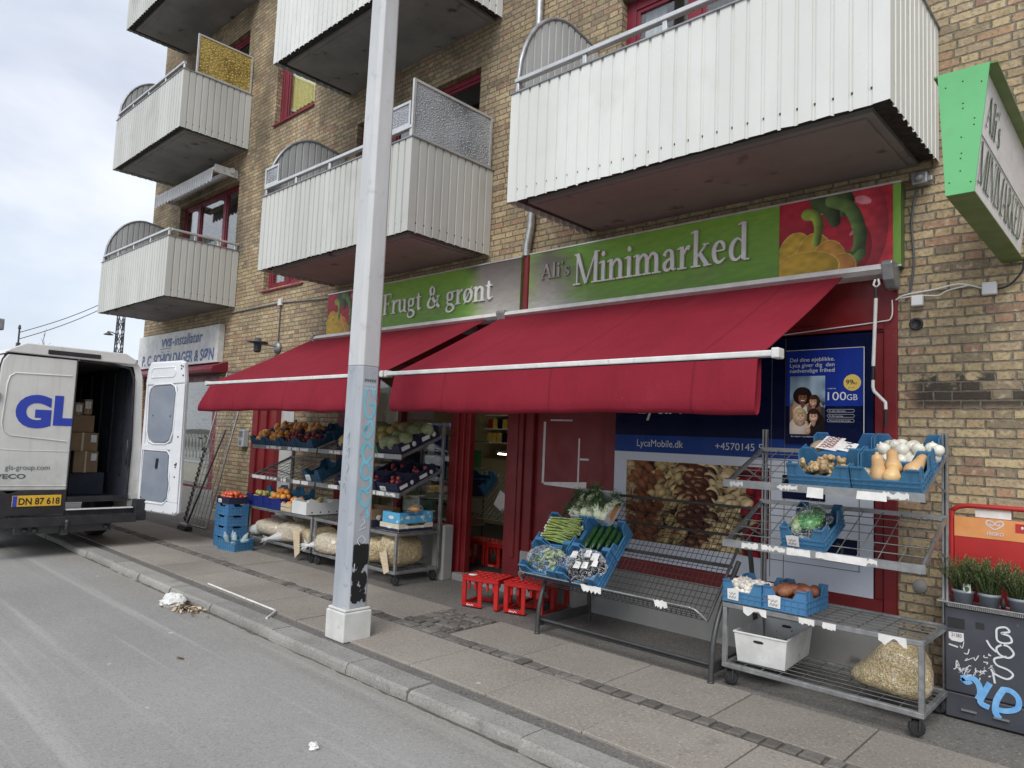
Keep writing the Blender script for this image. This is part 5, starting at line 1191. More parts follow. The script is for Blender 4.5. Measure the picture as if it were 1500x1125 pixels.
for s, (yy, zc) in enumerate(((2.06,.27),(3.46,.335),(2.06,.27),(3.46,.335))):
    xx = -11.25 if s < 2 else -14.7; r = .335
    m = MB(); m.lathe([(.0,-.10),(.20,-.10),(.23,-.11),(r-.03,-.11),(r,-.07),(r,.07),(r-.03,.11),(.23,.11),(.20,.08),(0,.06)],24,(xx,yy,zc),rotm(R(90)))
    w = m.build('wheel','rubber',van); m = MB(); m.lathe([(.02,-.115),(.19,-.115),(.19,-.105)],16,(xx,yy,zc),rotm(R(90))); m.build('rim','alu_dark',w)
# opened right door, hinged at the rear corner and swung back against the pavement
H0 = Vector((-10.235,3.625,0)); dv_ = Vector((.66,.285,0)).normalized(); nv = Vector((dv_.y,-dv_.x,0)); LD = .735
def P3(s, t, z): return (H0.x+dv_.x*s+nv.x*t, H0.y+dv_.y*s+nv.y*t, z)
def slab(m, pts, t0, t1, mi=0):
    n = len(pts); v = [P3(s,t0,z) for s, z in pts]+[P3(s,t1,z) for s, z in pts]
    m.add(v, [tuple(range(n-1,-1,-1)),tuple(range(n,2*n))]+[(i,(i+1)%n,n+(i+1)%n,n+i) for i in range(n)], mi)
m = MB(); slab(m,[(0.02,.50),(.05,.44),(.66,.415),(.735,.45),(.735,.75),(.72,1.2),(.70,2.2),(.66,2.45),(.60,2.475),(.08,2.445),(.04,2.36)],-.05,.0)
slab(m,[(.02,2.13),(.70,2.17),(.66,2.44),(.60,2.46),(.08,2.43),(.04,2.33)],.0,.018)                # top of the inner frame
slab(m,[(.03,1.26),(.70,1.27),(.70,1.36),(.03,1.33)],.0,.020); slab(m,[(.02,.50),(.05,.455),(.66,.43),(.72,.46),(.72,.58),(.04,.60)],.0,.018)
slab(m,[(.03,.58),(.075,.58),(.08,1.26),(.055,2.14),(.03,2.14)],.0,.019); slab(m,[(.60,.58),(.72,.58),(.715,1.2),(.70,2.16),(.585,2.15),(.56,1.36),(.53,1.22),(.55,.98),(.57,.86),(.58,.75),(.54,.60)],.0,.022)
od = m.build('open_door','van_clean',van,bevel=.010)
m = MB(); slab(m,[(.13,1.50),(.17,1.40),(.24,1.365),(.44,1.37),(.50,1.41),(.54,1.54),(.55,2.02),(.52,2.10),(.46,2.13),(.20,2.11),(.14,2.07),(.12,2.0)],.0005,.026); slab(m,[(.085,.64),(.13,.59),(.47,.575),(.53,.64),(.545,.82),(.52,.92),(.515,1.19),(.48,1.23),(.085,1.235)],.0005,.025)
m.build('door_lining','van_grey',od,bevel=.006)
m = MB()
rim1 = [(.105,1.50),(.15,1.375),(.23,1.34),(.45,1.345),(.52,1.39),(.565,1.53),(.575,2.03),(.545,2.12),(.47,2.155),(.19,2.135),(.12,2.085),(.095,2.0)]
m.tube([P3(s,.020,z) for s, z in rim1],.013,6,closed=True); m.tube([P3(s,.018,z) for s, z in ((.12,2.23),(.50,2.25),(.53,2.30),(.51,2.38),(.14,2.36),(.11,2.30))],.009,6,closed=True)
m.tube([P3(s,.020,z) for s, z in ((.06,.63),(.12,.565),(.48,.55),(.555,.63),(.57,.83),(.545,.93),(.54,1.20),(.49,1.255),(.06,1.26))],.011,6,closed=True)
m.build('pressed_rim','van_clean',od)
m = MB(); slab(m,[(.315,1.02),(.35,1.02),(.36,1.15),(.325,1.15)],.026,.040)
for s, z in ((.62,2.40),(.65,2.39),(.625,2.36),(.64,1.08),(.66,1.08),(.65,1.05),(.66,1.10),(.66,2.27),(.655,1.45),(.645,.92),(.10,.62),(.50,2.02-.3),(.2,1.72)): slab(m,[(s-.008,z-.01),(s+.008,z-.01),(s+.008,z+.01),(s-.008,z+.01)],.0225,.0275)
for s in (.1,.3,.5,.66): slab(m,[(s-.006,.448),(s+.006,.448),(s+.006,.460),(s-.006,.460)],.0185,.021)
m.build('latch','black',od)
for (a, b, z0, z1, x, lb) in ((2.99,3.10,1.69,1.86,-10.95,'small parcel box with a white label, left on top of the van stack'),(3.11,3.21,1.70,1.91,-10.95,'tall narrow parcel box, right on top of the van stack'),(2.93,3.25,1.453,1.688,-10.95,'wide brown parcel box second from top in the van'),(2.93,3.30,1.20,1.45,-10.90,'largest brown parcel box in the middle of the van stack'),(3.02,3.32,.905,1.197,-10.90,'upright parcel box with a label and round mark low in the van'),(2.99,3.42,.605,.90,-10.92,'dark box at the bottom of the van stack')):
    m = MB(); m.box(x-.35,x,a,b,z0,z1); bx = m.build('parcel_box','van_dark' if 'dark' in lb else 'carton',origin=(x-.17,(a+b)/2,z0),bevel=.006); tag(bx,lb,'parcel','parcels stacked in the van')
    if 'dark' not in lb and 'second' not in lb:
        m = MB(); m.box(x+.0005,x+.003,b-.09,b-.02,z1-.13,z1-.03,0); m.box(x+.0005,x+.0035,a+(b-a)*.45,a+(b-a)*.52,z0,z1,1); m.build('parcel_label',['paper','wood'],bx)

# ------------------------------------------------------------------ lamp pole by the kerb
pole = thing('lamp_pole', 'tall square grey lamp pole with graffiti standing at the kerb', 'lamp pole', (-4.78, 3.345, 0))
PX, PY = -4.79, 3.345
def pole_sec(z): t = z/5.2; return PX+.020*t, PY, .108-.0155*t
def octa(z, grow=0, ch=.030):
    cx, cy, h = pole_sec(z); h += grow; c = ch
    return [(cx-h,cy-h+c,z),(cx-h+c,cy-h,z),(cx+h-c,cy-h,z),(cx+h,cy-h+c,z),(cx+h,cy+h-c,z),(cx+h-c,cy+h,z),(cx-h+c,cy+h,z),(cx-h,cy+h-c,z)]
def oct_tube(zs, mat, nm, grow=0, ch=.030, sm=False):
    m = MB(); v = []; f = []
    for z in zs: v += octa(z, grow, ch)
    for i in range(len(zs)-1):
        for k in range(8): f.append((i*8+k, i*8+(k+1) % 8, (i+1)*8+(k+1) % 8, (i+1)*8+k))
    f += [tuple(range(7,-1,-1)), tuple((len(zs)-1)*8+k for k in range(8))]
    m.add(v, f); return m.build(nm, mat, pole, bevel=.006)
oct_tube([.235,2.135],'pole','lower_shaft'); oct_tube([2.136,9.5],'pole_top','upper_shaft')
m = MB(); m.box(PX-.126,PX+.126,PY-.130,PY+.130,-.01,.215); m.box(PX-.118,PX+.118,PY-.12,PY+.12,.216,.238); m.build('base','pole_base',pole,bevel=.022,seg=3)
# sprayed and marker writing on the street-facing-right face; the face leans in slightly with the taper
zb0, zb1 = .25, 2.10; a = pole_sec(zb0); b = pole_sec(zb1); o = Vector((a[0]+a[2],PY,zb0)); uy = Vector((b[0]+b[2]-a[0]-a[2],0,zb1-zb0)).normalized(); ux = Vector((0,1,0))
m = MB()
def Z(z): return z-zb0
cy = [[(.045,1.90),(.01,1.97),(-.04,1.93),(-.045,1.82),(-.01,1.73),(.045,1.75),(.05,1.83),(.0,1.83)],[(-.03,1.62),(.02,1.70),(.045,1.62),(.0,1.56),(-.035,1.60),(.0,1.66)],[(-.05,1.47),(.0,1.52),(.055,1.48)],[(.045,1.42),(.0,1.36),(-.04,1.45),(-.02,1.50)],[(.05,1.30),(.0,1.38),(-.045,1.32),(-.01,1.24),(.045,1.25),(.055,1.19),(.01,1.15)],[(.04,1.12),(-.03,1.16),(-.045,1.08),(.02,1.02),(.055,1.08)],[(.03,1.0),(.05,.95),(.03,.93)]]
for s in cy: squig(m,[(p[0],Z(p[1])) for p in s],o,ux,uy,.019,0,.002)
wh = [[(.0,.93),(.02,.90),(-.02,.87)],[(-.03,.84),(.03,.86)],[(.0,.80),(-.04,.76),(.0,.72),(.035,.76),(.0,.80)],[(-.04,.68),(.0,.64),(-.05,.62)],[(.01,.70),(.03,.62),(.045,.60)],[(-.05,.66),(-.055,.52)]]
for s in wh: squig(m,[(p[0],Z(p[1])) for p in s],o,ux,uy,.008,1,.0042)
for i, zz in enumerate((2.02,1.985,1.955)):
    for j in range(5): squig(m,[(-.055+j*.023,Z(zz)+.012),(-.048+j*.023,Z(zz)-.008),(-.04+j*.023,Z(zz)+.012)],o,ux,uy,.005,2 if i == 0 else 1,.002)
q = random.Random(8)
for i in range(250):                                                     # the black painted-over patch
    yy = q.uniform(-.066,.066); zz = q.uniform(.29,.60) if i < 125 else q.uniform(.60,.72)
    if .50 < zz < .545 and i % 3: continue
    r = q.uniform(.012,.024); m.poly([(max(-.072,min(.072,yy+r*math.cos(t*.785)*q.uniform(.9,1.1))),Z(zz)+r*math.sin(t*.785)*q.uniform(.9,1.3)) for t in range(8)],o,ux,uy,2,.0012+i*.00002)
o2 = Vector((a[0],PY-a[2],zb0)); uy2 = Vector((0,a[2]-b[2],zb1-zb0)).normalized()
for s in ([(-.01,1.55),(.02,1.60),(.01,1.50)],[(.0,1.45),(.03,1.48),(.02,1.40)],[(.01,1.36),(.035,1.33),(.01,1.28)],[(-.02,1.25),(.02,1.22)],[(-.03,1.16),(-.01,1.20),(.01,1.12)]): squig(m,[(p[0],Z(p[1])) for p in s],o2,(1,0,0),uy2,.006,3,.002)
m.build('graffiti',['ink_cyan','ink_white','ink_black','van_grey'],pole)

# ------------------------------------------------------------------ far away, left of the building
t = thing('lattice_mast', 'dark lattice mast with a small street lamp behind the van', 'mast', (-30, 9.52, -.15))
m = MB(); n = 11; hh = 6.3
def corner(i, z): w = .15-.008*z; s = ((-1,-1),(1,-1),(1,1),(-1,1))[i]; return Vector((-30+s[0]*w, 9.52+s[1]*w, z))
for i in range(4): m.tube([corner(i,-.1),corner(i,hh)],.022,4)
for k in range(n):
    z0, z1 = hh*k/n, hh*(k+1)/n
    for i in range(4): m.tube([corner(i,z0),corner((i+1)%4,z1)],.013,4); m.tube([corner((i+1)%4,z0),corner(i,z1)],.013,4)
m.build('mast','steel_dark',t)
m = MB(); m.tube([(-30,9.4,5.02),(-30,9.25,5.10),(-30,9.15,5.10)],.02,6); m.lathe([(.0,.16),(.03,.14),(.07,.08),(.17,.02),(.17,.0),(0,.0)],14,(-30,9.12,4.98)); m.build('lamp','steel_dark',t)
t = thing('bare_tree', 'bare winter tree rising beyond the roof of the van', 'tree', (-40, 8.1, -.15))
m = MB(); q = random.Random(4); m2 = MB()
def branch(p, d, L, r, lev):
    e = p+d*L; mid = p+d*L*.5+Vector((q.uniform(-.06,.06),q.uniform(-.06,.06),0))*L
    (m if lev < 2 else m2).tube([p,mid,e],r,5 if lev < 2 else 3,radii=[r,r*.8,r*.6])
    if lev < 5:
        for k in range(3 if lev < 4 else 4):
            nd = (d+Vector((q.uniform(-.8,.8),q.uniform(-.8,.8),q.uniform(-.25,.6)))).normalized(); branch(p+d*L*q.uniform(.55,1),nd,L*q.uniform(.62,.8),r*.55,lev+1)
branch(Vector((-40,8.1,-.2)),Vector((0,0,1)),2.2,.16,0)
m.build('trunk','bark',t); m2.build('crown','bark',t)
t = thing('utility_post', 'thin post holding the overhead wires beyond the van', 'post', (-30, 6.24, -.15))
m = MB(); m.tube([(-30,6.24,-.1),(-30,6.24,4.85)],.03,6); m.box(-30.1,-29.9,6.19,6.29,4.15,4.3); m.build('post','steel_dark',t)
m = MB(); m.lathe([(0,0),(.05,0),(.05,.05),(.03,.08),(.05,.1),(0,.16)],8,(-30,6.24,4.8)); m.build('insulator','steel_dark',t)
for za, zb_ in ((4.67,6.58),(4.43,6.38)):
    m = MB(); m.tube([(-30,6.24+(9.4-6.24)*i/10,za+(zb_-za)*i/10-.12*math.sin(math.pi*i/10)) for i in range(11)],.014,4)
    tag(m.build('overhead_wire','ink_grey',origin=(-30,6.24,za)),'upper overhead wire running from the post to the lattice mast' if za > 4.5 else 'lower overhead wire running from the post to the lattice mast','wire')
t = thing('traffic_signal', 'grey signal head at the left edge above the van roof', 'signal', (-30, 5.60, -.15))
m = MB(); m.tube([(-30,5.50,-.1),(-30,5.50,5.0)],.045,8); m.build('post','steel_dark',t); m = MB(); m.box(-30.12,-29.9,5.25,5.77,4.68,5.08); m.build('head','alu_dark',t,bevel=.03)
t = thing('brick_house', 'red brick house far down the street beyond the open van door', 'house', (-36, 14, -.15))
m = MB(); m.box(-44,-31,10.25,18,-.15,4.05); m.build('wall',pmat('red_brick_far',(.25,.085,.055,1),(.33,.13,.085,1),9,.9),t); m = MB(); m.box(-44.05,-30.95,10.2,18.05,4.051,4.2); m.build('roof',pmat('roof_tile_far',(.16,.06,.04,1),(.2,.08,.06,1),9,.9),t)
m = MB()
for x in (-42,-39,-36,-33): m.box(x,x+1,10.17,10.195,1,2.4)
for y in (11.5,14,16.2): m.box(-30.995,-30.97,y,y+1,1,2.4)
m.build('window','ink_grey',t)

# ------------------------------------------------------------------ litter at the kerb
def crumple(c, r, seed, amp=.35, nu=26, nv=16, jit=.13):
    q = random.Random(seed); off = [Vector((q.uniform(-1,1),q.uniform(-1,1),q.uniform(-1,1))).normalized() for _ in range(14)]; w = [q.uniform(-1,1) for _ in off]
    m = MB(); m.ball(c, r, None, nu, nv, 0, lambda n: 1+amp*sum(wi*abs(n.dot(o)) for wi, o in zip(w, off))/2.2+q.uniform(-jit,jit)); m.sm = [False]*len(m.sm); return m
m = crumple((-6.86,2.82,-.04),(.095,.07,.042),3,.75,16,10,.20); tag(m.build('crumpled_bag','white_dirty',origin=(-6.86,2.80,-.07)),'crumpled white bag lying against the kerb','litter')
m = MB(); q = random.Random(6)
for i in range(170):
    x = -6.62+q.gauss(0,.13); y = min(2.93,2.84+q.gauss(0,.05)); z = -.062+abs(q.gauss(0,.018)); M3 = rotm(q.uniform(-.7,.7),q.uniform(-.7,.7),q.uniform(0,6.3)); s = q.uniform(.012,.032)
    m.add([Vector((x,y,z))+M3@Vector(p) for p in ((-s,0,0),(0,-s*.5,.004),(s,0,0),(0,s*.5,.004))],[(0,1,2,3)],i % 3)
tag(m.build('leaf_litter',['wood','carton','bark'],origin=(-6.62,2.84,-.07)),'small heap of dry leaves beside the white bag','leaves',kind='stuff')
m = MB(); m.tube([(-7.19,3.30,.012),(-5.82,3.285,.012)],.010,6); m.tube([(-5.80,3.285,.012),(-5.62,3.10,.012)],.009,6); tag(m.build('plastic_strip','white_dirty',origin=(-6.5,3.29,0)),'bent white plastic strip lying along the pavement edge','strip')
m = crumple((-3.34,2.16,-.052),(.042,.034,.022),9,.6,10,7,.2); tag(m.build('crumpled_tissue','paper',origin=(-3.34,2.16,-.07)),'small crumpled tissue alone on the road','litter')
m = MB(); m.add([(-5.30,2.24,-.062),(-5.25,2.22,-.050),(-5.20,2.245,-.058),(-5.25,2.27,-.064)],[(0,1,2,3)]); tag(m.build('dead_leaf','carton',origin=(-5.25,2.25,-.07)),'single brown leaf on the grey road','leaf')
# ------------------------------------------------------------------ display racks
def lerp(a, b, t): return Vector(a)+(Vector(b)-Vector(a))*t
def wiregrid(m, P, A, B, na, nb, r, mi=0, seg=4):
    P, A, B = Vector(P), Vector(A), Vector(B)
    for i in range(na+1): s = P+(A-P)*(i/na); m.tube([s, s+(B-P)], r, seg, mi)
    lift = (A-P).cross(B-P).normalized()*r*1.8
    for j in range(nb+1): s = P+(B-P)*(j/nb)+lift; m.tube([s, s+(A-P)], r, seg, mi)
def rack(x0, x1, yf, yb, label, seed, leftposts=True):
    q = random.Random(seed); t = thing('display_rack', label, 'display rack', ((x0+x1)/2, yf, 0), 'galvanised racks in front of the shop'); w = .032
    m = MB()
    for z in (.13, .53):
        m.box(x0,x1,yf,yf+w,z-w/2,z+w/2); m.box(x0,x1,yb-w,yb,z-w/2,z+w/2); m.box(x0,x0+w,yf+w,yb-w,z-w/2,z+w/2); m.box(x1-w,x1,yf+w,yb-w,z-w/2,z+w/2)
    for x in (x0,x1-w): m.box(x,x+w,yf,yf+w,.13+w/2,.53-w/2)
    m.build('frame','galv',t,bevel=.004,seg=1)
    for x in (x0,x1-w*1.1):
        m = MB(); m.box(x,x+.013,yb+.0005,yb+.034,.115,1.757); m.box(x+.013,x+w*1.1-.013,yb+.022,yb+.034,.115,1.757); m.box(x+w*1.1-.013,x+w*1.1,yb+.0005,yb+.034,.115,1.757); m.build('rear_post','galv',t,bevel=.002,seg=1)
    for nm, z in (('bottom_grid',.140),('table_grid',.540)):
        m = MB(); wiregrid(m,(x0+.02,yf+.02,z),(x1-.02,yf+.02,z),(x0+.02,yb-.02,z),round((x1-x0)/.125),7,.0038); m.build(nm,'wire',t)
    for zl, zb in ((.955,1.215),(1.365,1.605)):
        m = MB(); m.box(x0-.01,x1+.01,yf,yf+.006,zl-.030,zl+.022); m.box(x0-.01,x1+.01,yf+.0065,yf+.03,zl-.030,zl-.024); m.box(x0,x1,yb-.03,yb,zb-.015,zb+.015)
        for x in (x0+.008,x1-.008): m.bar((x,yf+.008,zl-.008),(x,yb-.0,zb),.012,.032); m.bar((x,yf+.30,zl+.10),(x,yb+.012,zl-.0),.006,.012)
        wiregrid(m,(x0+.02,yf+.02,zl+.004),(x1-.02,yf+.02,zl+.004),(x0+.02,yb-.02,zb),round((x1-x0)/.125),6,.0036)
        for x in (x0+.0,x1-.0): m.box(x-.014,x+.014,yf-.006,yf+.02,zl-.04,zl-.0305,1)
        sh = m.build('shelf',['galv','black'],t)
        x = x0+.04
        while x < x1-.05:                                                      # torn price labels left on the lip
            L = q.uniform(.04,.20)
            if q.random() < .62 and x+L < x1:
                n = 14; k = q.choice((.004,.012,.02)); top = [(x+L*i/n+q.uniform(-.003,.003), zl+.019+q.uniform(-k,.002)) for i in range(n+1)]; bot = [(x+L*i/n+q.uniform(-.003,.003), zl-.026+q.uniform(-.002,k)) for i in range(n+1)]
                m = MB(); m.poly(top[::-1]+bot,(0,yf,0),(1,0,0),(0,0,1),0,.0012); m.build('price_label','paper',sh)
            x += L+q.uniform(.0,.04)
    for x in (x0+.05,x1-.05):
        for y in (yf+.03,yb-.05):
            m = MB(); m.lathe([(0,-.016),(.036,-.016),(.045,-.012),(.045,.012),(.036,.016),(0,.016)],14,(x-.0,y+.02,.046),rotm(R(90),0,R(20))); c = m.build('caster','rubber',t)
            m = MB(); m.box(x-.026,x-.021,y-.012,y+.035,.04,.112); m.box(x+.021,x+.026,y-.012,y+.035,.04,.112); m.box(x-.03,x+.03,y-.02,y+.04,.108,.1135); m.build('fork','steel_dark',c)
    return t
YFR, YBR = 4.66, 5.27
rk = rack(-2.29,-1.06,YFR,YBR,'nearest galvanised rack, between the nut photograph and the grey cabinet',21)
for x, a, h, d in ((-1.72,.10,.065,.0),(-1.42,.165,.05,.004)):
    m = MB(); m.add([(x,YFR-.003,1.375),(x+a,YFR-.003,1.372),(x+a+d,YFR-.012,1.372-h),(x-.004,YFR-.010,1.375-h)],[(0,1,2,3)]); m.build('price_card','paper',rk)
m = MB(); m.add([(-1.60,YFR-.003,.975),(-1.36,YFR-.004,.972),(-1.365,YFR-.006,.925),(-1.605,YFR-.004,.93)],[(0,1,2,3)]); m.build('price_card','paper',rk)
for x, a in ((-2.14,.16),(-1.77,.10),(-1.62,.08),(-1.30,.15)):
    qz = random.Random(int(x*-100)); n = 9; e = [(x+a*k/n+qz.uniform(-.004,.004),.548-.038*(1+.5*math.sin(k*.9)*(a>.1))+qz.uniform(-.008,.006)) for k in range(n+1)]
    m = MB(); m.poly([(x+a,.545),(x,.545)]+e,(0,YFR-.0015,0),(1,0,0),(0,0,1)); m.build('price_card','paper',rk)
YFL, YBL = 4.77, 5.37
rl1 = rack(-9.33,-7.72,YFL,YBL,'far galvanised rack of fruit in front of the bricks, beside the stacked blue crates',22)
rl2 = rack(-7.67,-6.05,YFL,YBL,'galvanised rack half behind the lamp pole, holding melons and cartons',23)

# ------------------------------------------------------------------ crates
def crate_mb(w, d, h, cut=.55, t=.009):
    m = MB(); hm = h*cut
    m.box(-w/2+t,w/2-t,-d/2+t,d/2-t,.004,.012)
    def wall(L, f):                                       # outline of one side, low in the middle
        a = L*.20; b = L*.31; zz = h; pts = [(-L/2,0),(L/2,0),(L/2,zz),(L/2-a,zz),(L/2-b,hm),(-L/2+b,hm),(-L/2+a,zz),(-L/2,zz)]
        return pts
    p = wall(w,0); m.prism(p,'y',-d/2,-d/2+t); m.prism(p,'y',d/2-t,d/2)
    p = wall(d-2*t,0); m.prism(p,'x',-w/2,-w/2+t); m.prism(p,'x',w/2-t,w/2)
    e = .005                                              # ribs, bands and rolled rims
    for s in (-1,1):
        y = s*d/2; yo = y+s*e
        for zb_, zt_ in ((.0,.010),(hm*.48,hm*.48+.008),(hm-.010,hm-.001)): m.box(-w/2+.001,w/2-.001,min(y,yo),max(y,yo),zb_,zt_)
        n = max(5,int(w/.045))
        for i in range(n+1):
            x = -w/2+.004+(w-.008)*i/n; top = h-.006 if abs(x) > w*.31 else hm-.011
            for z0, z1 in ((.0105,hm*.48-.0005),(hm*.48+.0085,hm-.0105)): m.box(x-.0022,x+.0022,min(y,yo*.999),max(y,yo*.999),z0,z1)
            if abs(x) > w*.33: m.box(x-.0022,x+.0022,min(y,yo*.999),max(y,yo*.999),hm,top)
        for c in (-1,1): m.box(c*w/2 if c < 0 else w/2-w*.20,-w/2+w*.20 if c < 0 else w/2,min(y,y+s*.008),max(y,y+s*.008),h-.006,h+.001)
        x = s*w/2; xo = x+s*e
        for zb_, zt_ in ((.0,.010),(hm*.48,hm*.48+.008),(hm-.010,hm-.001)): m.box(min(x,xo),max(x,xo),-d/2+.001,d/2-.001,zb_,zt_)
        n = max(4,int(d/.045))
        for i in range(1,n):
            y = -d/2+d*i/n; top = h-.006 if abs(y) > d*.33 else hm-.011
            m.box(min(x,xo*.999),max(x,xo*.999),y-.0022,y+.0022,.0105,top)
    return m
def crate_proto(w, d, h, mat, card=True, cut=.55):
    t = thing('crate', '', '', (0,0,0)); del t['label']; del t['category']
    return t
class CrateKind:
    def __init__(s, name, w, d, h, mat, cat='crate', card=False, cut=.55, slats=False):
        s.w, s.d, s.h = w, d, h; m = MB()
        if slats:
            m.box(-w/2,w/2,-d/2,d/2,0,.01)
            for z in (.012,.060): 
                for sy in (-1,1): m.box(-w/2,w/2,sy*d/2-.004,sy*d/2+.004,z,z+.040)
                for sx in (-1,1): m.box(sx*w/2-.004,sx*w/2+.004,-d/2+.0045,d/2-.0045,z,z+.040)
            for sx in (-1,1):
                for sy in (-1,1): m.box(sx*(w/2-.02)-.012,sx*(w/2-.02)+.012,sy*(d/2-.02)-.012,sy*(d/2-.02)+.012,.0105,h)
        else: m = crate_mb(w,d,h,cut)
        s.me = m.build(name, mat)
        s.used = False; s.card = card; s.cat = cat; s.kid = None; s.kid2 = None
        if name in ('berry_box', 'melon_crate'):
            m = MB(); x = w/2+.0068; m.add([(x,-d*.42,h*.25),(x,-d*.02,h*.25),(x,-d*.02,h*.62),(x,-d*.42,h*.62)],[(0,1,2,3)]); m.ball((x,d*.22,h*.42),(.001,h*.24,h*.24),None,10,6); s.kid2 = m.build('side_print','paper',s.me)
        if card:
            m = MB(); m.add([(-w*.36,-d/2-.0065,h*.12),(-w*.08,-d/2-.0065,h*.10),(-w*.07,-d/2-.0075,h*.62),(-w*.20,-d/2-.008,h*.66),(-w*.37,-d/2-.0075,h*.60)],[(0,1,2,3,4)],0)
            for z in (.24,.40): squig(m,[(-w*.32+w*.025*k,h*(z+.05*((k*5+int(z*50))%3-1))) for k in range(8)],(0,-d/2-.0084,0),(1,0,0),(0,0,1),.003,1,.0004,2)
            s.kid = m.build('price_card',['paper','ink_grey'],s.me)
    def put(s, M4, label, group, scale=None):
        if s.used:
            o = s.me.copy(); COL.objects.link(o)
            for kd in (s.kid, s.kid2):
                if kd: c = kd.copy(); COL.objects.link(c); c.parent = o
        else: o = s.me; s.used = True
        o.matrix_world = M4
        return tag(o, label, s.cat, group)
def TM(loc, rx=0, ry=0, rz=0): return Matrix.Translation(Vector(loc)) @ Euler((rx,ry,rz)).to_matrix().to_4x4()

# ------------------------------------------------------------------ fruit and vegetables: one of each kind, then copies
class Goods:
    def __init__(s, name, mb, mat, cat): s.o = mb.build(name, mat); s.used = False; s.cat = cat
    def put(s, M4, label, group, sc=1.0):
        if s.used: o = s.o.copy(); COL.objects.link(o)
        else: o = s.o; s.used = True
        o.matrix_world = M4 @ Matrix.Scale(sc, 4)
        return tag(o, label, s.cat, group)
def lump(seed, amp, n=8, p=1.0):
    q = random.Random(seed); off = [Vector((q.gauss(0,1),q.gauss(0,1),q.gauss(0,1))).normalized() for _ in range(n)]; w = [q.uniform(-1,1) for _ in off]
    return lambda v: 1+amp*sum(wi*math.copysign(abs(v.dot(o))**p, v.dot(o)) for wi, o in zip(w, off))/2
def gball(r, seed=1, amp=.08, nu=12, nv=8): m = MB(); m.ball((0,0,0),r,None,nu,nv,0,lump(seed,amp)); return m
orange = Goods('orange', gball(.040,2,.04), 'orange_skin', 'orange')
tomato = MB(); tomato.ball((0,0,0),(.036,.036,.030),None,12,8,0,lump(3,.07)); tomato = Goods('tomato', tomato, 'tomato_skin', 'tomato')
plum = Goods('plum', gball((.026,.026,.028),4,.06,10,7), 'plum_skin', 'plum')
mango = Goods('mango', gball((.042,.036,.060),5,.08), 'mango_skin', 'mango')
pear = MB(); pear.lathe([(.0,-.038),(.026,-.033),(.036,-.012),(.033,.012),(.020,.036),(.012,.052),(.0,.058)],12); pear = Goods('pear', pear, 'pear_skin', 'pear')
melon = Goods('melon', gball((.070,.070,.088),6,.05,14,10), 'melon_skin', 'melon')
melong = Goods('green_melon', gball((.082,.082,.085),7,.05,14,10), 'melon_green', 'melon')
m = MB(); m.lathe([(.0,-.036),(.022,-.034),(.040,-.016),(.044,.002),(.036,.022),(.018,.034),(.007,.041),(.005,.048),(.0,.049)],14)
onion = Goods('white_onion', m, 'onion_skin', 'onion')
m = MB(); m.lathe([(.0,-.055),(.030,-.052),(.052,-.030),(.056,-.005),(.046,.030),(.036,.070),(.036,.105),(.030,.128),(.013,.136),(.010,.150),(.0,.151)],16)
squash = Goods('butternut_squash', m, 'squash_skin', 'squash')
m = MB(); m.ball((0,0,0),(.022,.022,.018),None,10,7,0,lambda v: 1+.10*math.cos(6*math.atan2(v.y,v.x))*(1-abs(v.z))); m.lathe([(.011,.011),(.006,.019),(.004,.024),(0,.025)],8)
garlic = Goods('garlic_bulb', m, 'garlic_skin', 'garlic')
m = MB(); q = random.Random(9); m.ball((0,0,0),(.026,.022,.020),None,10,7,0,lump(11,.25))
for i in range(5):
    a = q.uniform(0,6.28); d = Vector((math.cos(a)*.026,math.sin(a)*.020,q.uniform(-.008,.012))); m.ball(d,(.018,.015,.013),rotm(0,q.uniform(-.5,.5),a),8,6,0,lump(20+i,.25))
ginger = Goods('ginger_root', m, 'ginger_skin', 'ginger')
m = MB(); m.ball((0,0,0),(.075,.034,.032),None,14,9,0,lambda v: (1-.35*abs(v.x)**2)*lump(13,.16)(v)*1.1); spot = Goods('sweet_potato', m, 'sweet_potato_skin', 'sweet potato')
m = MB(); pts = [(-.15+.30*i/10, .010*math.sin(i*.3), .004*math.cos(i*.5)) for i in range(11)]; m.tube(pts,.024,12,radii=[.006,.019,.024,.026,.026,.026,.026,.025,.023,.017,.006]); cucumber = Goods('cucumber', m, 'cucumber_skin', 'cucumber')
m = MB(); m.lathe([(.0,-.085),(.030,-.078),(.044,-.045),(.044,-.010),(.034,.035),(.022,.070),(.012,.085),(.010,.10),(.0,.10)],14); eggplant = Goods('eggplant', m, 'eggplant_skin', 'eggplant')
m = MB(); m.ball((0,0,0),(.046,.040,.048),None,12,8,0,lump(15,.10))
for a in (-.5,-.1,.3): m.tube([(.02*a,0,.03),(.05*a,.004,.07),(.09*a,.01,.115)],.011,7,0,radii=[.020,.013,.008])
q = random.Random(2)
for i in range(240):
    a = q.uniform(-.6,.5); b = Vector((.10*a+q.gauss(0,.022),q.gauss(0,.020),.10+q.gauss(0,.024))); e = b+Vector((q.gauss(0,.030),q.gauss(0,.028),q.uniform(-.015,.035))); n = Vector((q.uniform(-1,1),q.uniform(-1,1),q.uniform(-1,1))).normalized()*.0034
    m.add([b-n,b+n,e],[(0,1,2)],1)
fennel = Goods('fennel_bulb', m, ['fennel_bulb','green_leaf'], 'fennel')
m = MB(); q = random.Random(3)
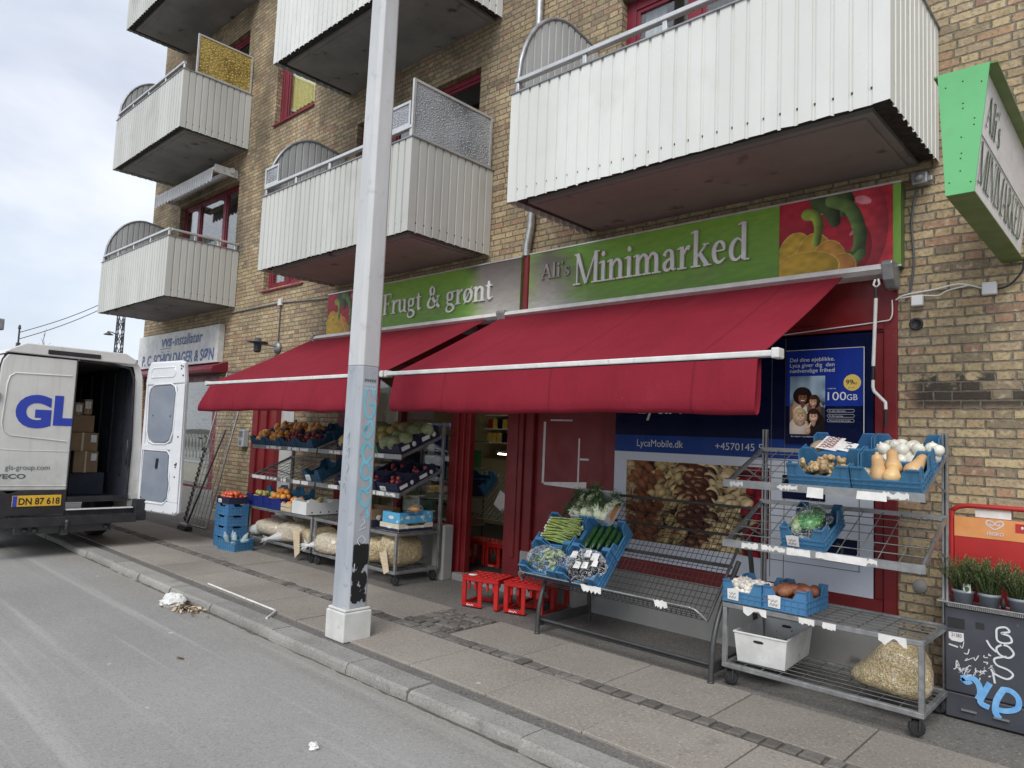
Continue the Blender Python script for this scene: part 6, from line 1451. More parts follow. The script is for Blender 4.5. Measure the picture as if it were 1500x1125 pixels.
for i in range(16):
    y = q.uniform(-.022,.022); z = q.uniform(-.012,.020); b = q.uniform(-.03,.03)
    m.tube([(-.16,y*.7,z),(-.05,y,z+.004),(.06,y*1.1+b*.3,z+.004),(.17+q.uniform(-.02,.02),y*1.4+b,z+q.uniform(-.008,.012))],.004,5,0 if i % 3 else 1,radii=[.0065,.0042,.0040,.0022])
    m.ball((-.165,y*.7,z),(.010,.007,.007),None,7,5,2)
springonion = Goods('spring_onion_bunch', m, ['spring_onion_leaf','pale_green_veg','onion_skin'], 'spring onions')
def wrapbag(name, seed, r, inner, cat, tie=True):
    q = random.Random(seed); t = thing(name,'',cat,(0,0,0)); mm = crumple((0,0,0),r,seed,.30,40,24,.10)
    if tie:
        for k in range(7):
            a = k*.9; mm.tube([(r[0]*.1*math.cos(a),r[1]*.1*math.sin(a),r[2]*.8),(r[0]*.2*math.cos(a),r[1]*.2*math.sin(a),r[2]*1.25),(r[0]*.55*math.cos(a),r[1]*.5*math.sin(a),r[2]*1.45)],.006,4)
    mm.build('bag','clear',t)
    for nm, mb, mat in inner: mb.build(nm, mat, t)
    return t

# ------------------------------------------------------------------ fill the nearest rack
BC = 'blue plastic produce crates'
TH = math.atan2(1.605-1.365, YBR-YFR-.02)
def slope(x, s, lift=.012, z0=1.367, y0=YFR+.02, th=TH): return Matrix.Translation((x,y0,z0)) @ Euler((th,0,0)).to_matrix().to_4x4() @ Matrix.Translation((0,s,lift))
big = CrateKind('produce_crate',.385,.285,.150,'blue_crate',cut=.50)
small = CrateKind('produce_crate',.275,.385,.145,'blue_crate',card=True,cut=.52)
cG = slope(-1.655,.148); cP = slope(-1.262,.148); cE = slope(-1.655,.445); cO = slope(-1.262,.445)
big.put(cG,'blue crate of ginger roots at the front of the top shelf',BC); big.put(cP,'blue crate of butternut squash at the front of the top shelf',BC)
big.put(cE,'nearly empty blue crate with a papered tray behind the ginger',BC); big.put(cO,'blue crate of white onions behind the squash on the top shelf',BC)
q = random.Random(17)
def rrot(): return Euler((q.uniform(-3,3),q.uniform(-3,3),q.uniform(-3,3))).to_matrix().to_4x4()
for i in range(34):
    x = q.uniform(-.155,.155); y = q.uniform(-.11,.11); z = .035+.045*(i > 13)+.030*(i > 24)*(1-abs(x)/.16)+q.uniform(-.008,.012)
    ginger.put(cG @ TM((x,y,z)) @ rrot(),'knobbly ginger root in the front blue crate','ginger in the blue crate',q.uniform(.8,1.15))
for x, y, z, rx, rz, s in ((-.060,-.050,.065,-.25,.15,.95),(.020,-.075,.068,-1.25,.10,.95),(.005,.030,.092,-1.05,.25,.92),(.115,.030,.075,-1.2,-.35,.95),(.120,-.060,.062,-1.35,-.15,.88),(-.05,.085,.05,-1.5,.6,.85)):
    squash.put(cP @ TM((x,y,z),rx,0,rz),'tan butternut squash in the front blue crate','squashes in the blue crate',s)
m = crumple((0,0,0),(.045,.05,.035),31,.2); m.build; gb = m.build('garlic_net',['peanut']); gb.matrix_world = cP @ TM((-.135,-.04,.06)); tag(gb,'small net bag of garlic at the left end of the squash crate','net bag')
for i, (x, y, z) in enumerate([(-.14+.07*(k % 5)+(.035 if k//5 % 2 else 0), -.09+.062*(k//5), .052+.002*k) for k in range(18)]):
    onion.put(cO @ TM((x+q.uniform(-.008,.008),y,z+q.uniform(-.004,.01)),q.uniform(-.9,.9),q.uniform(-.9,.9),q.uniform(0,6)),'white onion in the rear blue crate on the top shelf','white onions in the blue crate',q.uniform(.9,1.08))
for i in range(7): onion.put(cO @ TM((-.10+.05*i+q.uniform(-.01,.01),-.03+.05*(i % 2),.115+q.uniform(-.006,.008)),q.uniform(-1,1),q.uniform(-1,1),0),'white onion in the rear blue crate on the top shelf','white onions in the blue crate',q.uniform(.9,1.05))
t = thing('produce_tray','clear tray of brown produce under two handwritten price papers','tray',(-1.655,5.08,1.55))
tm = cE @ TM((-.02,-.06,.125),.10,0,-.04)
def mbx(mb, M4):
    mb.v = [tuple(M4 @ Vector(p)) for p in mb.v]; return mb
m = MB(); m.ball((-.09,0,.0),(.055,.08,.025),None,12,8,0,lump(44,.2)); mbx(m,tm).build('contents','ginger_skin',t)
m = MB(); m.add([(-.085,-.075,.030),(.055,-.095,.020),(.075,.055,.040),(-.055,.070,.045)],[(0,1,2,3)]); m.add([(.045,-.080,.026),(.155,-.085,.010),(.165,.020,.020),(.062,.030,.034)],[(0,1,2,3)]); mbx(m,tm).build('price_card','paper',t)
m = MB(); n_ = Vector((0,0,1))
for i in range(6):
    yy = -.06+.022*i
    squig(m,[(-.065+.012*k+.004*i,yy+.007*((k*7+i*3) % 3-1)) for k in range(9)],(0,0,.0385),(1,0,0),(0,1,.10),.006,0 if i % 2 else 1,.001,2)
for i in range(3): squig(m,[(.065+.010*k,-.05+.03*i+.006*((k*5+i) % 3-1)) for k in range(8)],(0,0,.026),(1,0,0),(0,1,.10),.006,0,.001,2)
mbx(m,tm).build('handwriting',['ink_black','board_red'],t)
# second shelf: one crate with bagged celery root
cC = slope(-1.752,.205,.012,.957); small.put(cC,'lone blue crate of wrapped greens on the second shelf',BC)
inn = MB(); inn.ball((-.02,.03,.0),(.085,.13,.06),None,16,10,0,lump(51,.15)); lf = MB(); lf.ball((-.075,.0,-.01),(.05,.12,.05),None,10,8,0,lump(52,.2)); 
q2 = random.Random(5)
wg = wrapbag('wrapped_greens',61,(.135,.19,.085),[('green_wrap',inn,'green_wrap'),('vegetable',lf,'pale_green_veg')],'vegetable bag')
wg.matrix_world = cC @ TM((0,.0,.105),.1); wg['label'] = 'clear bag of greens with a green printed wrapper in a crate'
# table: garlic and sweet potatoes
cA = TM((-2.155,4.862,.556)); cB = TM((-1.868,4.866,.556)); small.put(cA,'blue crate of garlic at the left end of the rack table',BC)
med = CrateKind('produce_crate',.285,.390,.150,'blue_crate',card=True,cut=.60); med.put(cB,'blue crate of sweet potatoes beside the garlic crate',BC)
for i in range(62):
    k = i % 31; x = -.105+.042*(k % 6)+q.uniform(-.008,.008); y = -.155+.052*(k//6)+q.uniform(-.01,.01); garlic.put(cA @ TM((x*.95,y,.075+.038*(i//31)*(1.1-abs(y)*2)+q.uniform(-.006,.008)),q.uniform(-1,1),q.uniform(-1,1),q.uniform(0,6)),'white garlic bulb heaped in the blue crate','garlic in the blue crate',q.uniform(.95,1.25))
for i in range(24):
    k = i % 12; x = -.085+.085*(k % 3)+q.uniform(-.012,.012); y = -.145+.085*(k//3)+q.uniform(-.012,.012); spot.put(cB @ TM((x,y,.060+.058*(i//12)+q.uniform(-.01,.01)),q.uniform(-.35,.35),q.uniform(-.3,.3),q.uniform(-.8,2.2)),'brown sweet potato heaped in the blue crate','sweet potatoes in the blue crate',q.uniform(.85,1.1))
# bottom shelf: white tub and a sack
t = thing('plastic_tub','open white plastic tub with hand holes on the bottom shelf','tub',(-2.08,5.03,.15)); t.rotation_euler = (0,0,R(4))
o = ORIGIN[t.name]
def L_(p): return (p[0]+o.x,p[1]+o.y,p[2]+o.z)
m = MB(); b0, b1 = (.160,.262), (.178,.285); H = .205; v = []; 
for s0, s1, z in ((b0[0],b0[1],0),(b1[0],b1[1],H),(b1[0]+.006,b1[1]+.006,H),(b1[0]+.006,b1[1]+.006,H-.012)): pass
out = [(-1,-1),(1,-1),(1,1),(-1,1)]
rings = [(b0[0],b0[1],0),(b1[0],b1[1],H-.012),(b1[0]+.006,b1[1]+.006,H-.012),(b1[0]+.006,b1[1]+.006,H),(b1[0]-.006,b1[1]-.006,H),(b0[0]-.006,b0[1]-.006,.006)]
for a, b, z in rings: v += [L_((sx*a,sy*b,z)) for sx, sy in out]
f = [(3,2,1,0)]+[(i*4+k,i*4+(k+1)%4,(i+1)*4+(k+1)%4,(i+1)*4+k) for i in range(5) for k in range(4)]+[(20,21,22,23)]
m.add(v,f); m.build('tub_wall','white_dirty',t,bevel=.004)
m = MB()
def hole(cx, y0, z, dy, mi=0):
    m.add([L_((cx+.032*math.cos(k*.524)*(1.0),y0+dy*(z+.010*math.sin(k*.524))/H*.0+.0,z+.010*math.sin(k*.524))) for k in range(12)],[tuple(range(12))])
yh = -(b0[1]+(b1[1]-b0[1])*(.155/H))-.0035
m.add([L_((.035*math.copysign(abs(math.cos(k*.393))**.5,math.cos(k*.393))-.01,yh-(.010*math.sin(k*.393))*.195,.155+.010*math.sin(k*.393))) for k in range(16)],[tuple(range(16))])
m.build('hand_hole','black',t); m = MB()
yh2 = (b0[1]-.006+(b1[1]-b0[1])*(.165/H))-.004
m.add([L_((.035*math.copysign(abs(math.cos(k*.393))**.5,math.cos(k*.393)),yh2+(.010*math.sin(k*.393))*.19,.165+.010*math.sin(k*.393))) for k in range(16)],[tuple(range(16))])
m.build('hand_hole','black',t); m = MB()
qq = random.Random(4)
for i in range(16):
    x = qq.uniform(-.13,.14); z = qq.uniform(.06,.17); yb_ = (b0[1]-.006+(b1[1]-b0[1])*(z/H))-.003; s = qq.uniform(.003,.010); m.add([L_((x-s,yb_,z)),L_((x,yb_,z-s)),L_((x+s*.7,yb_+.001,z+s))],[(0,1,2)])
m.build('dirt_speck','black',t)
def sack(c, r, seed, mat, label, cat='sack', knot=None, rot=(0,0,0), squash=.72, group=None, flap=False, slump=0.0):
    q = random.Random(seed); t = thing('produce_sack',label,cat,c,group); lm = lump(seed,.24); l2 = lump(seed+1,.20,18,2.2); l3 = lump(seed+2,.14,26,5); Rm = rotm(*rot)
    m = MB(); C = Vector(c)
    def sup(v):
        p = 3.2; k = (abs(v.x)**p+abs(v.y)**p+abs(v.z)**p)**(-1/p); return k*.92*lm(v)*l2(v)*l3(v)*(1+.03*math.sin(v.x*23+v.y*17)*math.cos(v.z*19+v.x*7))
    m.ball(C+Vector((0,0,r[2]*.86)),r,Rm,56,34,0,sup); zmin = c[2]
    if slump:                                              # leans against the right-hand post, its empty left end spread on the shelf
        nv_ = []
        for x, y, z in m.v:
            h = (z-zmin)/(2*r[2]); dx = x-c[0]
            if dx < 0: dx *= 1+slump*(.85-1.75*max(0,h)); y = c[1]+(y-c[1])*(1-.45*min(1,-dx/(r[0]*1.6)))
            nv_.append((c[0]+dx,y,z))
        m.v = nv_
    m.v = [(x,y,max(z,zmin+.002)) for x, y, z in m.v]
    m.build('filling',mat,t)
    if knot:
        k = Vector(knot); e = C+Vector((0,0,r[2])); m = MB()
        for i in range(12):
            a = i*.524; d = (k-e); n1 = d.orthogonal().normalized(); n2 = d.cross(n1).normalized(); rr_ = n1*math.cos(a)+n2*math.sin(a); base = e+d*.52+rr_*r[2]*.62
            tip = k+d.normalized()*q.uniform(.04,.12)+rr_*q.uniform(.04,.10)
            nx = n1*math.cos(a+.6)+n2*math.sin(a+.6); m.add([base,e+d*.52+nx*r[2]*.62,k+nx*.016,k+rr_*.016,tip,k+d.normalized()*.06+nx*.045],[(0,1,2,3),(3,2,5,4)],0,True)
        m.build('knotted_top','clear_fold',t)
    if flap:
        m = MB(); f_ = flap; m.add(f_,[(0,1,2,3)]); m.build('paper_flap','wood',t)
    return t
SG = 'filled sacks on the bottom shelves'
sack((-1.29,4.96,.150),(.20,.17,.17),71,'straw','clear sack of pale straw coloured noodles slumped on the nearest bottom shelf',rot=(.0,.06,.18),group=SG,slump=.75)

# ------------------------------------------------------------------ sloping wire table
t = thing('wire_table','sloping dark wire display table with vegetable crates at its left end','display table',(-3.2,4.6,0))
m = MB(); a = .413; P0 = (-4.07,4.583,a); P1 = (-2.365,4.583,a); B0 = (-4.07,5.305,1.135)
wiregrid(m,P0,P1,B0,42,19,.0026); m.build('mesh_floor','wire_dark',t)
m = MB()
m.tube(_sm([(-4.07,4.583,a+.0),(-4.085,4.55,.46),(-4.06,4.545,.487),(-3.9,4.545,.488),(-2.62,4.545,.488),(-2.47,4.545,.486),(-2.42,4.55,.47),(-2.375,4.578,.425),(-2.365,4.583,a)],6),.008,6,1)
for i in range(43): x = -4.06+1.62*i/42; m.tube([(x,4.583,a),(x,4.547,.482)],.0026,4)
for j in range(1,4): m.tube([(-4.07,4.583-.036*j/4,a+.072*j/4),(-2.41,4.583-.036*j/4,a+.072*j/4)],.0026,4)
m.build('front_lip',['wire_dark','galv'],t)
m = MB(); m.tube(_sm([(-2.362,4.583,a),(-2.362,5.26,1.09),(-2.38,5.305,1.13),(-2.45,5.315,1.145),(-3.90,5.315,1.145),(-4.03,5.315,1.14),(-4.07,5.29,1.115),(-4.073,5.2,1.03),(-4.073,4.583,a)],5),.011,8)
for s in (.48,.76): m.tube([(-4.07,4.583+.722*s+.02,a+.722*s-.02),(-2.362,4.583+.722*s+.02,a+.722*s-.02)],.011,6)
m.build('tray_frame','steel_dark',t)
for x in (-3.90,-2.335):
    m = MB(); m.tube(_sm([(x,4.60,.0),(x,4.605,.12),(x,4.625,.26),(x,4.68,.40),(x,4.80,.565),(x,5.00,.775)],6),.019,8); m.lathe([(.024,0),(.024,.014),(0,.014)],10,(x,4.60,.0)); m.build('leg','steel_dark',t)
    m = MB(); m.tube(_sm([(x,5.32,.0),(x,5.30,.3),(x,5.22,.70),(x,5.16,.93)],6),.019,8); m.bar((x,4.62,.10),(x,5.30,.10),.02,.075); m.build('rear_leg','steel_dark',t)
m = MB(); m.tube([(-3.90,4.63,.115),(-2.335,4.63,.115)],.013,6); m.tube([(-3.90,4.66,.085),(-2.335,4.66,.085)],.013,6); m.build('stretcher','steel_dark',t)
qq = random.Random(12)
for x0_, L in ((-3.42,.20),(-2.76,.11)):
    m = MB(); n = 10; top = [(x0_+L*i/n,.497+qq.uniform(-.006,.004)) for i in range(n+1)]; bot = [(x0_+.02+L*i/n*.9,.455+qq.uniform(-.018,.012)) for i in range(n+1)]; m.poly(top[::-1]+bot,(0,4.533,0),(1,0,0),(0,0,1)); m.build('price_label','paper',t)
def wt(x, s, lift=.008): return Matrix.Translation((x,4.583,a)) @ Euler((R(45),0,0)).to_matrix().to_4x4() @ Matrix.Translation((0,s,lift))
w1, w2, w3, w4 = wt(-3.86,.185), wt(-3.46,.185), wt(-3.86,.485), wt(-3.46,.485)
big.put(w1,'blue crate of bagged greens at the lower left of the wire table',BC); big.put(w2,'blue crate of eggplants at the lower right on the wire table',BC); big.put(w3,'blue crate of spring onions in the middle of the wire table',BC); big.put(w4,'blue crate of cucumbers above the eggplants on the wire table',BC)
for i in range(9):
    g = MB()
inn = MB(); q2 = random.Random(15)
for i in range(26): inn.ball((q2.uniform(-.14,.14),q2.uniform(-.09,.09),q2.uniform(-.02,.03)),(q2.uniform(.03,.055),q2.uniform(.012,.02),.014),rotm(q2.uniform(-.5,.5),q2.uniform(-.5,.5),q2.uniform(0,3)),8,6,i % 2)
bg1 = wrapbag('bagged_greens',62,(.165,.115,.062),[('vegetable',inn,['pale_green_veg','green_leaf'])],'vegetable bag',tie=False); bg1.matrix_world = w1 @ TM((0,0,.085)); bg1['label'] = 'clear bags of green vegetables in the lower left crate'
for x, y, z, rz in ((-.12,-.06,.055,.3),(-.05,-.07,.055,-.2),(.03,-.07,.055,.1),(.11,-.06,.055,-.3),(-.10,.03,.06,1.2),(-.02,.04,.06,.2),(.06,.04,.06,-.4),(.13,.03,.06,.5),(-.06,-.01,.115,.2),(.04,-.01,.115,-.2)): eggplant.put(w2 @ TM((x,y,z),1.3,q.uniform(-.3,.3),rz),'glossy dark eggplant in the lower right crate','eggplants in the blue crate',q.uniform(.9,1.05))
inn = MB()
for x, y, s in ((-.10,.03,.03),(-.02,-.06,.03),(.05,-.05,.028),(.10,.04,.034),(.02,.06,.03),(.13,-.02,.026)): inn.add([(x-s,y-s,.062),(x+s,y-s*.9,.060),(x+s*.9,y+s,.070),(x-s*.9,y+s,.068)],[(0,1,2,3)])
bg2 = wrapbag('plastic_bag',63,(.17,.12,.075),[('price_card',inn,'paper')],'bag',tie=True); bg2.matrix_world = w2 @ TM((.02,.0,.115)); bg2['label'] = 'crinkled clear plastic bag with white labels over the eggplants'
for i in range(9): cucumber.put(w4 @ TM((-.13+.033*i,.0+q.uniform(-.01,.01),.055+.035*(i % 2)),0,0,R(90)+q.uniform(-.12,.12)),'dark green cucumber in the crate above the eggplants','cucumbers in the blue crate',q.uniform(.82,.92))
for i in range(9): springonion.put(w3 @ TM((q.uniform(-.02,.02),-.09+.022*i,.085+.022*(i % 3)),0,q.uniform(-.12,.12),(0 if i % 3 else math.pi)+q.uniform(-.22,.22)),'bunch of spring onions in the middle crate','spring onions in the blue crate',q.uniform(.9,1.05))
t = thing('vegetable_carton','open white carton of fennel at the top of the wire table','carton',(-3.70,5.25,1.0)); wf = wt(-3.70,.80)
m = MB(); 
for sx in (-1,1): m.box(sx*.19-.004,sx*.19+.004,-.14,.14,0,.12)
for sy in (-1,1): m.box(-.186,.186,sy*.136-.004,sy*.136+.004,0,.10 if sy < 0 else .15)
m.box(-.186,.186,-.132,.132,0,.005); mbx(m,wf).build('carton_wall','white_dirty',t)
for sx in (-1,1):
    m = MB(); m.quad((sx*.1945,-.10,.03),(sx*.1945,.10,.03),(sx*.1945,.08,.09),(sx*.1945,-.08,.09)); mbx(m,wf).build('printed_band','board_orange',t)
for i in range(13):
    x = -.15+.075*(i % 5); y = -.09+.08*(i//5); fennel.put(wf @ TM((x+q.uniform(-.015,.015),y+q.uniform(-.01,.01),.085+.02*(i % 2)),-q.uniform(.7,1.5),q.uniform(-.4,.4),q.uniform(-1.3,1.3)),'pale fennel bulb with feathery greens in the white carton','fennel in the white carton',q.uniform(.85,1.05))

# ------------------------------------------------------------------ left racks: fruit
TL = math.atan2(1.605-1.365, YBL-YFL-.02)
def slL(x, s, z0=1.367): return slope(x,s,.012,z0,YFL+.02,TL)
navy = CrateKind('fruit_crate',.385,.285,.120,'blue_crate_shaded',cut=.62)  # blue crates with the shade put into their colour
NG = 'dark fruit crates on the far rack'
def heap(g, C, n, w, d, z0, dz, label, group, flat=False, smin=.9, smax=1.08):
    r = max(.03, math.sqrt(w*d/max(1,n*.6)))
    for i in range(n):
        lay = 0 if i < n*.6 else 1; k = i if lay == 0 else i-int(n*.6); nx = max(2,int(w/r)); x = -w/2+r*.5+(k % nx)*(w-r)/(nx-1); y = -d/2+r*.5+(k//nx)*r
        if y > d/2: y = q.uniform(-d/3,d/3)
        g.put(C @ TM((x+q.uniform(-.008,.008),y+q.uniform(-.008,.008),z0+lay*dz+q.uniform(-.006,.008)),q.uniform(-3,3)*(not flat),q.uniform(-.5,.5),q.uniform(-3,3)),label,group,q.uniform(smin,smax))
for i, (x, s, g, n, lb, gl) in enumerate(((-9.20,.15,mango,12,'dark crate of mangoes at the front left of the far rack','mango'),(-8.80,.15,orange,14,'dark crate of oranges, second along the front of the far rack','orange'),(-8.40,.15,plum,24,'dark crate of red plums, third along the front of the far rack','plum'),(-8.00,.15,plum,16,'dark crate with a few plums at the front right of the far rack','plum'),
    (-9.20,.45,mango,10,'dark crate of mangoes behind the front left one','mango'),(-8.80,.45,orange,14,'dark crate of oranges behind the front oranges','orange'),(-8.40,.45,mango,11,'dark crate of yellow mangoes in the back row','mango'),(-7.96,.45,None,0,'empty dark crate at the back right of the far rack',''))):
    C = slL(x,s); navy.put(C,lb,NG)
    if g: heap(g,C,n,.33,.24,.065,.055,'%s in the crate, %s row on the far rack top shelf' % (gl,'front' if s < .3 else 'back'),'%ss on the far rack' % gl)
C = slL(-7.83,.22,.957) @ TM((0,0,0),0,0,.15); CrateKind('fruit_crate',.30,.40,.150,'blue_crate_shaded',card=True,cut=.60).put(C,'single dark blue crate with a price card on the second shelf',NG)
ind = CrateKind('fruit_crate',.455,.30,.150,'indigo_crate',cut=.9)
C1 = TM((-9.205,4.93,.556)); C2 = TM((-8.735,4.93,.556)); ind.put(C1,'deep blue crate of pears at the left end of the far table','deep blue crates on the far table'); ind.put(C2,'deep blue crate of oranges next to the pears','deep blue crates on the far table')
heap(pear,C1,16,.40,.25,.10,.055,'yellow green pear in the deep blue crate','pears on the far table'); heap(orange,C2,24,.40,.25,.10,.06,'orange in the deep blue crate','oranges on the far table')
for i in range(5): orange.put(C2 @ TM((-.08+.05*i,.02*(i % 2),.225+.02*(i == 2))),'orange in the deep blue crate','oranges on the far table')
big.put(TM((-9.20,5.20,.556),0,0,.05,) @ TM((0,0,.10)),'blue crate standing behind the pears on the far table',BC)
big.put(TM((-8.80,5.20,.556),0,0,-.04) @ TM((0,0,.10)),'blue crate standing behind the oranges on the far table',BC)
CW = TM((-8.345,4.93,.556)); CrateKind('wooden_crate',.25,.32,.115,'wood',slats=True).put(CW,'pale slatted wooden crate of oranges on the far table','wooden crates'); heap(orange,CW,12,.20,.26,.08,.06,'orange in the pale wooden crate','oranges in the wooden crate')
t = thing('foam_box','open white foam box at the right end of the far table','foam box',(-8.04,5.02,.556)); o = ORIGIN[t.name]
m = MB(); x0_, x1_, y0_, y1_ = -8.21,-7.87,4.775,5.29
m.box(x0_,x1_,y0_,y0_+.025,.556,.715); m.box(x0_,x1_,y1_-.025,y1_,.556,.715); m.box(x0_+.025,x1_-.025,y0_+.025,y1_-.025,.556,.58)
for xx in (x0_,x1_-.025): m.prism([(y0_+.026,.556),(y1_-.026,.556),(y1_-.026,.74),(y1_-.12,.74),(y1_-.17,.70),(y0_+.17,.70),(y0_+.12,.74),(y0_+.026,.74)],'x',xx,xx+.025)
for k in range(4): m.ball((x1_+.0,4.86+.12*k,.585),(.004,.012,.010),None,8,6,1)
m.build('box_wall',['white','black'],t,bevel=.006)
heap(pear,TM((-8.04,5.03,.575)),12,.26,.42,.07,.05,'pear in the white foam box','pears in the foam box')
for x, r, lb, mt, kn, sd in ((-9.02,(.33,.24,.135),'clear tied sack of pale peanuts, leftmost under the far table','peanut',(-9.36,4.74,.20),81),(-8.36,(.29,.24,.135),'clear tied sack of pale peanuts under the oranges','peanut',(-8.60,4.70,.19),82),(-7.93,(.19,.23,.135),'paper flapped sack at the right end under the far table','straw',None,83)):
    sack((x,5.02,.148),r,sd,mt,lb,knot=kn,group=SG,flap=[(-8.14,4.765,.36),(-7.98,4.765,.40),(-7.90,4.74,.10),(-8.0,4.735,.02)] if sd == 83 else False)
m = MB(); m.box(-9.30,-9.10,5.10,5.32,.15,.40); tag(m.build('carton','white',origin=(-9.2,5.2,.15)),'white carton behind the peanut sacks at the left','carton')
# second left rack
mc = CrateKind('melon_crate',.39,.285,.120,'green_box',cut=.75); kc = CrateKind('melon_crate',.39,.285,.125,'navy_box',cut=.7)
for i, (x, s, k, g, lb) in enumerate(((-6.27,.15,kc,melong,'dark melon crate at the front right of the rack behind the pole'),(-6.67,.15,mc,melon,'green melon crate next to the dark one on the rack behind the pole'),(-7.07,.15,kc,melon,'dark melon crate mostly hidden by the lamp pole'),(-6.27,.45,kc,melong,'dark melon crate at the back right of the rack behind the pole'),(-6.67,.45,mc,melon,'green melon crate in the back row behind the pole'),(-7.07,.45,kc,melong,'dark melon crate in the back row mostly hidden by the pole'))):
    C = slL(x,s); k.put(C,lb,'melon crates on the rack behind the pole')
    for j, (a_, b_) in enumerate(((-.11,-.06),(.03,-.07),(.12,.03),(-.04,.06))):
        g.put(C @ TM((a_+q.uniform(-.01,.01),b_,.095+q.uniform(0,.02)),q.uniform(-1.5,1.5),q.uniform(-1,1),0),'%s melon on the rack behind the lamp pole' % ('pale green' if g is melong else 'yellow'),'melons on the rack behind the pole',q.uniform(.95,1.15))
kb = CrateKind('berry_box',.36,.275,.105,'navy_box',card=True,cut=.95)
for i, (x, s) in enumerate(((-6.26,.15),(-6.66,.15),(-6.26,.44),(-6.66,.44),(-7.06,.15))):
    C = slL(x,s,.957); kb.put(C,('dark carton of plums, front right under the melons','dark carton beside the front right one under the melons','dark carton, back right under the melons','dark carton in the back row under the melons','dark carton behind the lamp pole under the melons')[i],'dark cartons under the melons')
    heap(plum,C,12 if i in (0,1) else 8,.30,.22,.05,.03,'dark plum in a carton under the melons','plums under the melons')
def boxcarton(x0, x1, y0, y1, z0, h, mat, band, label):
    t = thing('produce_carton',label,'carton',((x0+x1)/2,y0,z0),'cartons on the rack behind the pole'); m = MB()
    m.box(x0,x1,y0,y0+.006,z0,z0+h); m.box(x0,x1,y1-.006,y1,z0,z0+h)
    for xx in (x0,x1-.006): m.prism([(y0+.0065,z0),(y1-.0065,z0),(y1-.0065,z0+h),(y1-.10,z0+h),(y1-.13,z0+h*.72),(y0+.13,z0+h*.72),(y0+.10,z0+h),(y0+.0065,z0+h)],'x',xx,xx+.006)
    m.box(x0+.006,x1-.006,y0+.006,y1-.006,z0,z0+.006); m.build('carton_wall',mat,t)
    m = MB(); m.box(x0+.001,x1-.001,y0-.0015,y0-.0005,z0+.003,z0+h*.42); m.box(x1+.0005,x1+.0015,y0+.002,y1-.002,z0+.003,z0+h*.42)
    m.build('lower_band',band,t)
    m = MB()
    for yy in (y0+.25*(y1-y0),y0+.7*(y1-y0)): m.ball((x1+.001,yy,z0+h*.52),(.002,.035,h*.15),None,10,6)
    m.ball(((x0+x1)/2,y0-.001,z0+h*.5),(.05,.002,h*.16),None,10,6); m.build('emblem','paper',t); return t
boxcarton(-6.39,-6.06,4.80,5.28,.556,.088,'cream','navy_box','cream and navy fruit carton at the right end of the rack table')
boxcarton(-6.36,-6.06,4.81,5.27,.646,.115,'sky_box','sky_box','light blue fruit carton on top of the cream one')
pb_ = wrapbag('fruit_pack',66,(.10,.07,.045),[('fruit',gball((.085,.06,.035),5,.2),'orange_skin')],'fruit pack',tie=False); pb_.matrix_world = TM((-6.13,5.06,.79)); pb_['label'] = 'crinkled pack of orange fruit lying on the light blue carton'
boxcarton(-7.05,-6.55,4.80,5.20,.556,.20,'carton','navy_box','tall brown carton beside the light blue one, behind the pole')
sack((-7.42,5.0,.148),(.24,.24,.14),84,'peanut','clear tied sack of pale noodles left of the lamp pole',knot=(-7.68,4.72,.22),group=SG)
sack((-6.62,5.02,.148),(.22,.23,.155),85,'straw','straw coloured sack directly right of the lamp pole',group=SG,flap=[(-6.42,4.80,.42),(-6.28,4.80,.46),(-6.14,4.765,.14),(-6.22,4.76,.10)])
sack((-6.27,5.08,.148),(.17,.26,.19),86,'straw','fat straw coloured sack at the right end of the rack behind the pole',group=SG)

# ------------------------------------------------------------------ stacked crates on the pavement
TG = 'blue crates stacked on the pavement'
tw = CrateKind('stacking_crate',.35,.285,.150,'blue_crate',cut=.74)
for i in range(4): tw.put(TM((-9.40+.004*i,4.565,.143*i),0,0,.02*(i % 2)),('lowest blue crate of the pavement stack','second blue crate up in the pavement stack','third blue crate up in the pavement stack','top blue crate of the stack, under the tomatoes')[i],TG)
CT = TM((-9.39,4.565,.578)); CrateKind('tomato_box',.34,.275,.095,'navy_box',card=True,cut=.9).put(CT,'dark tray of tomatoes on top of the pavement stack','tomato trays')
heap(tomato,CT,26,.30,.24,.085,.042,'red tomato heaped on the pavement stack','tomatoes on the pavement stack')
CF = TM((-9.085,4.50,0),0,0,.18); tw.put(CF,'loose blue crate with bottles standing before the stack',TG)
m = MB(); m.lathe([(.0,0),(.030,.004),(.032,.02),(.032,.10),(.026,.125),(.013,.145),(.013,.165),(0,.165)],12); bot = Goods('plastic_bottle',m,'clear_bottle','bottle')
for i in range(8): bot.put(CF @ TM((-.11+.072*(i % 4),-.05+.10*(i//4),.07),1.2*(i % 2),q.uniform(-.8,.8),q.uniform(0,3)),'clear empty bottle lying in the loose blue crate','bottles in the loose crate')
m = MB(); m.box(-9.02,-8.86,4.86,5.0,.03,.12)

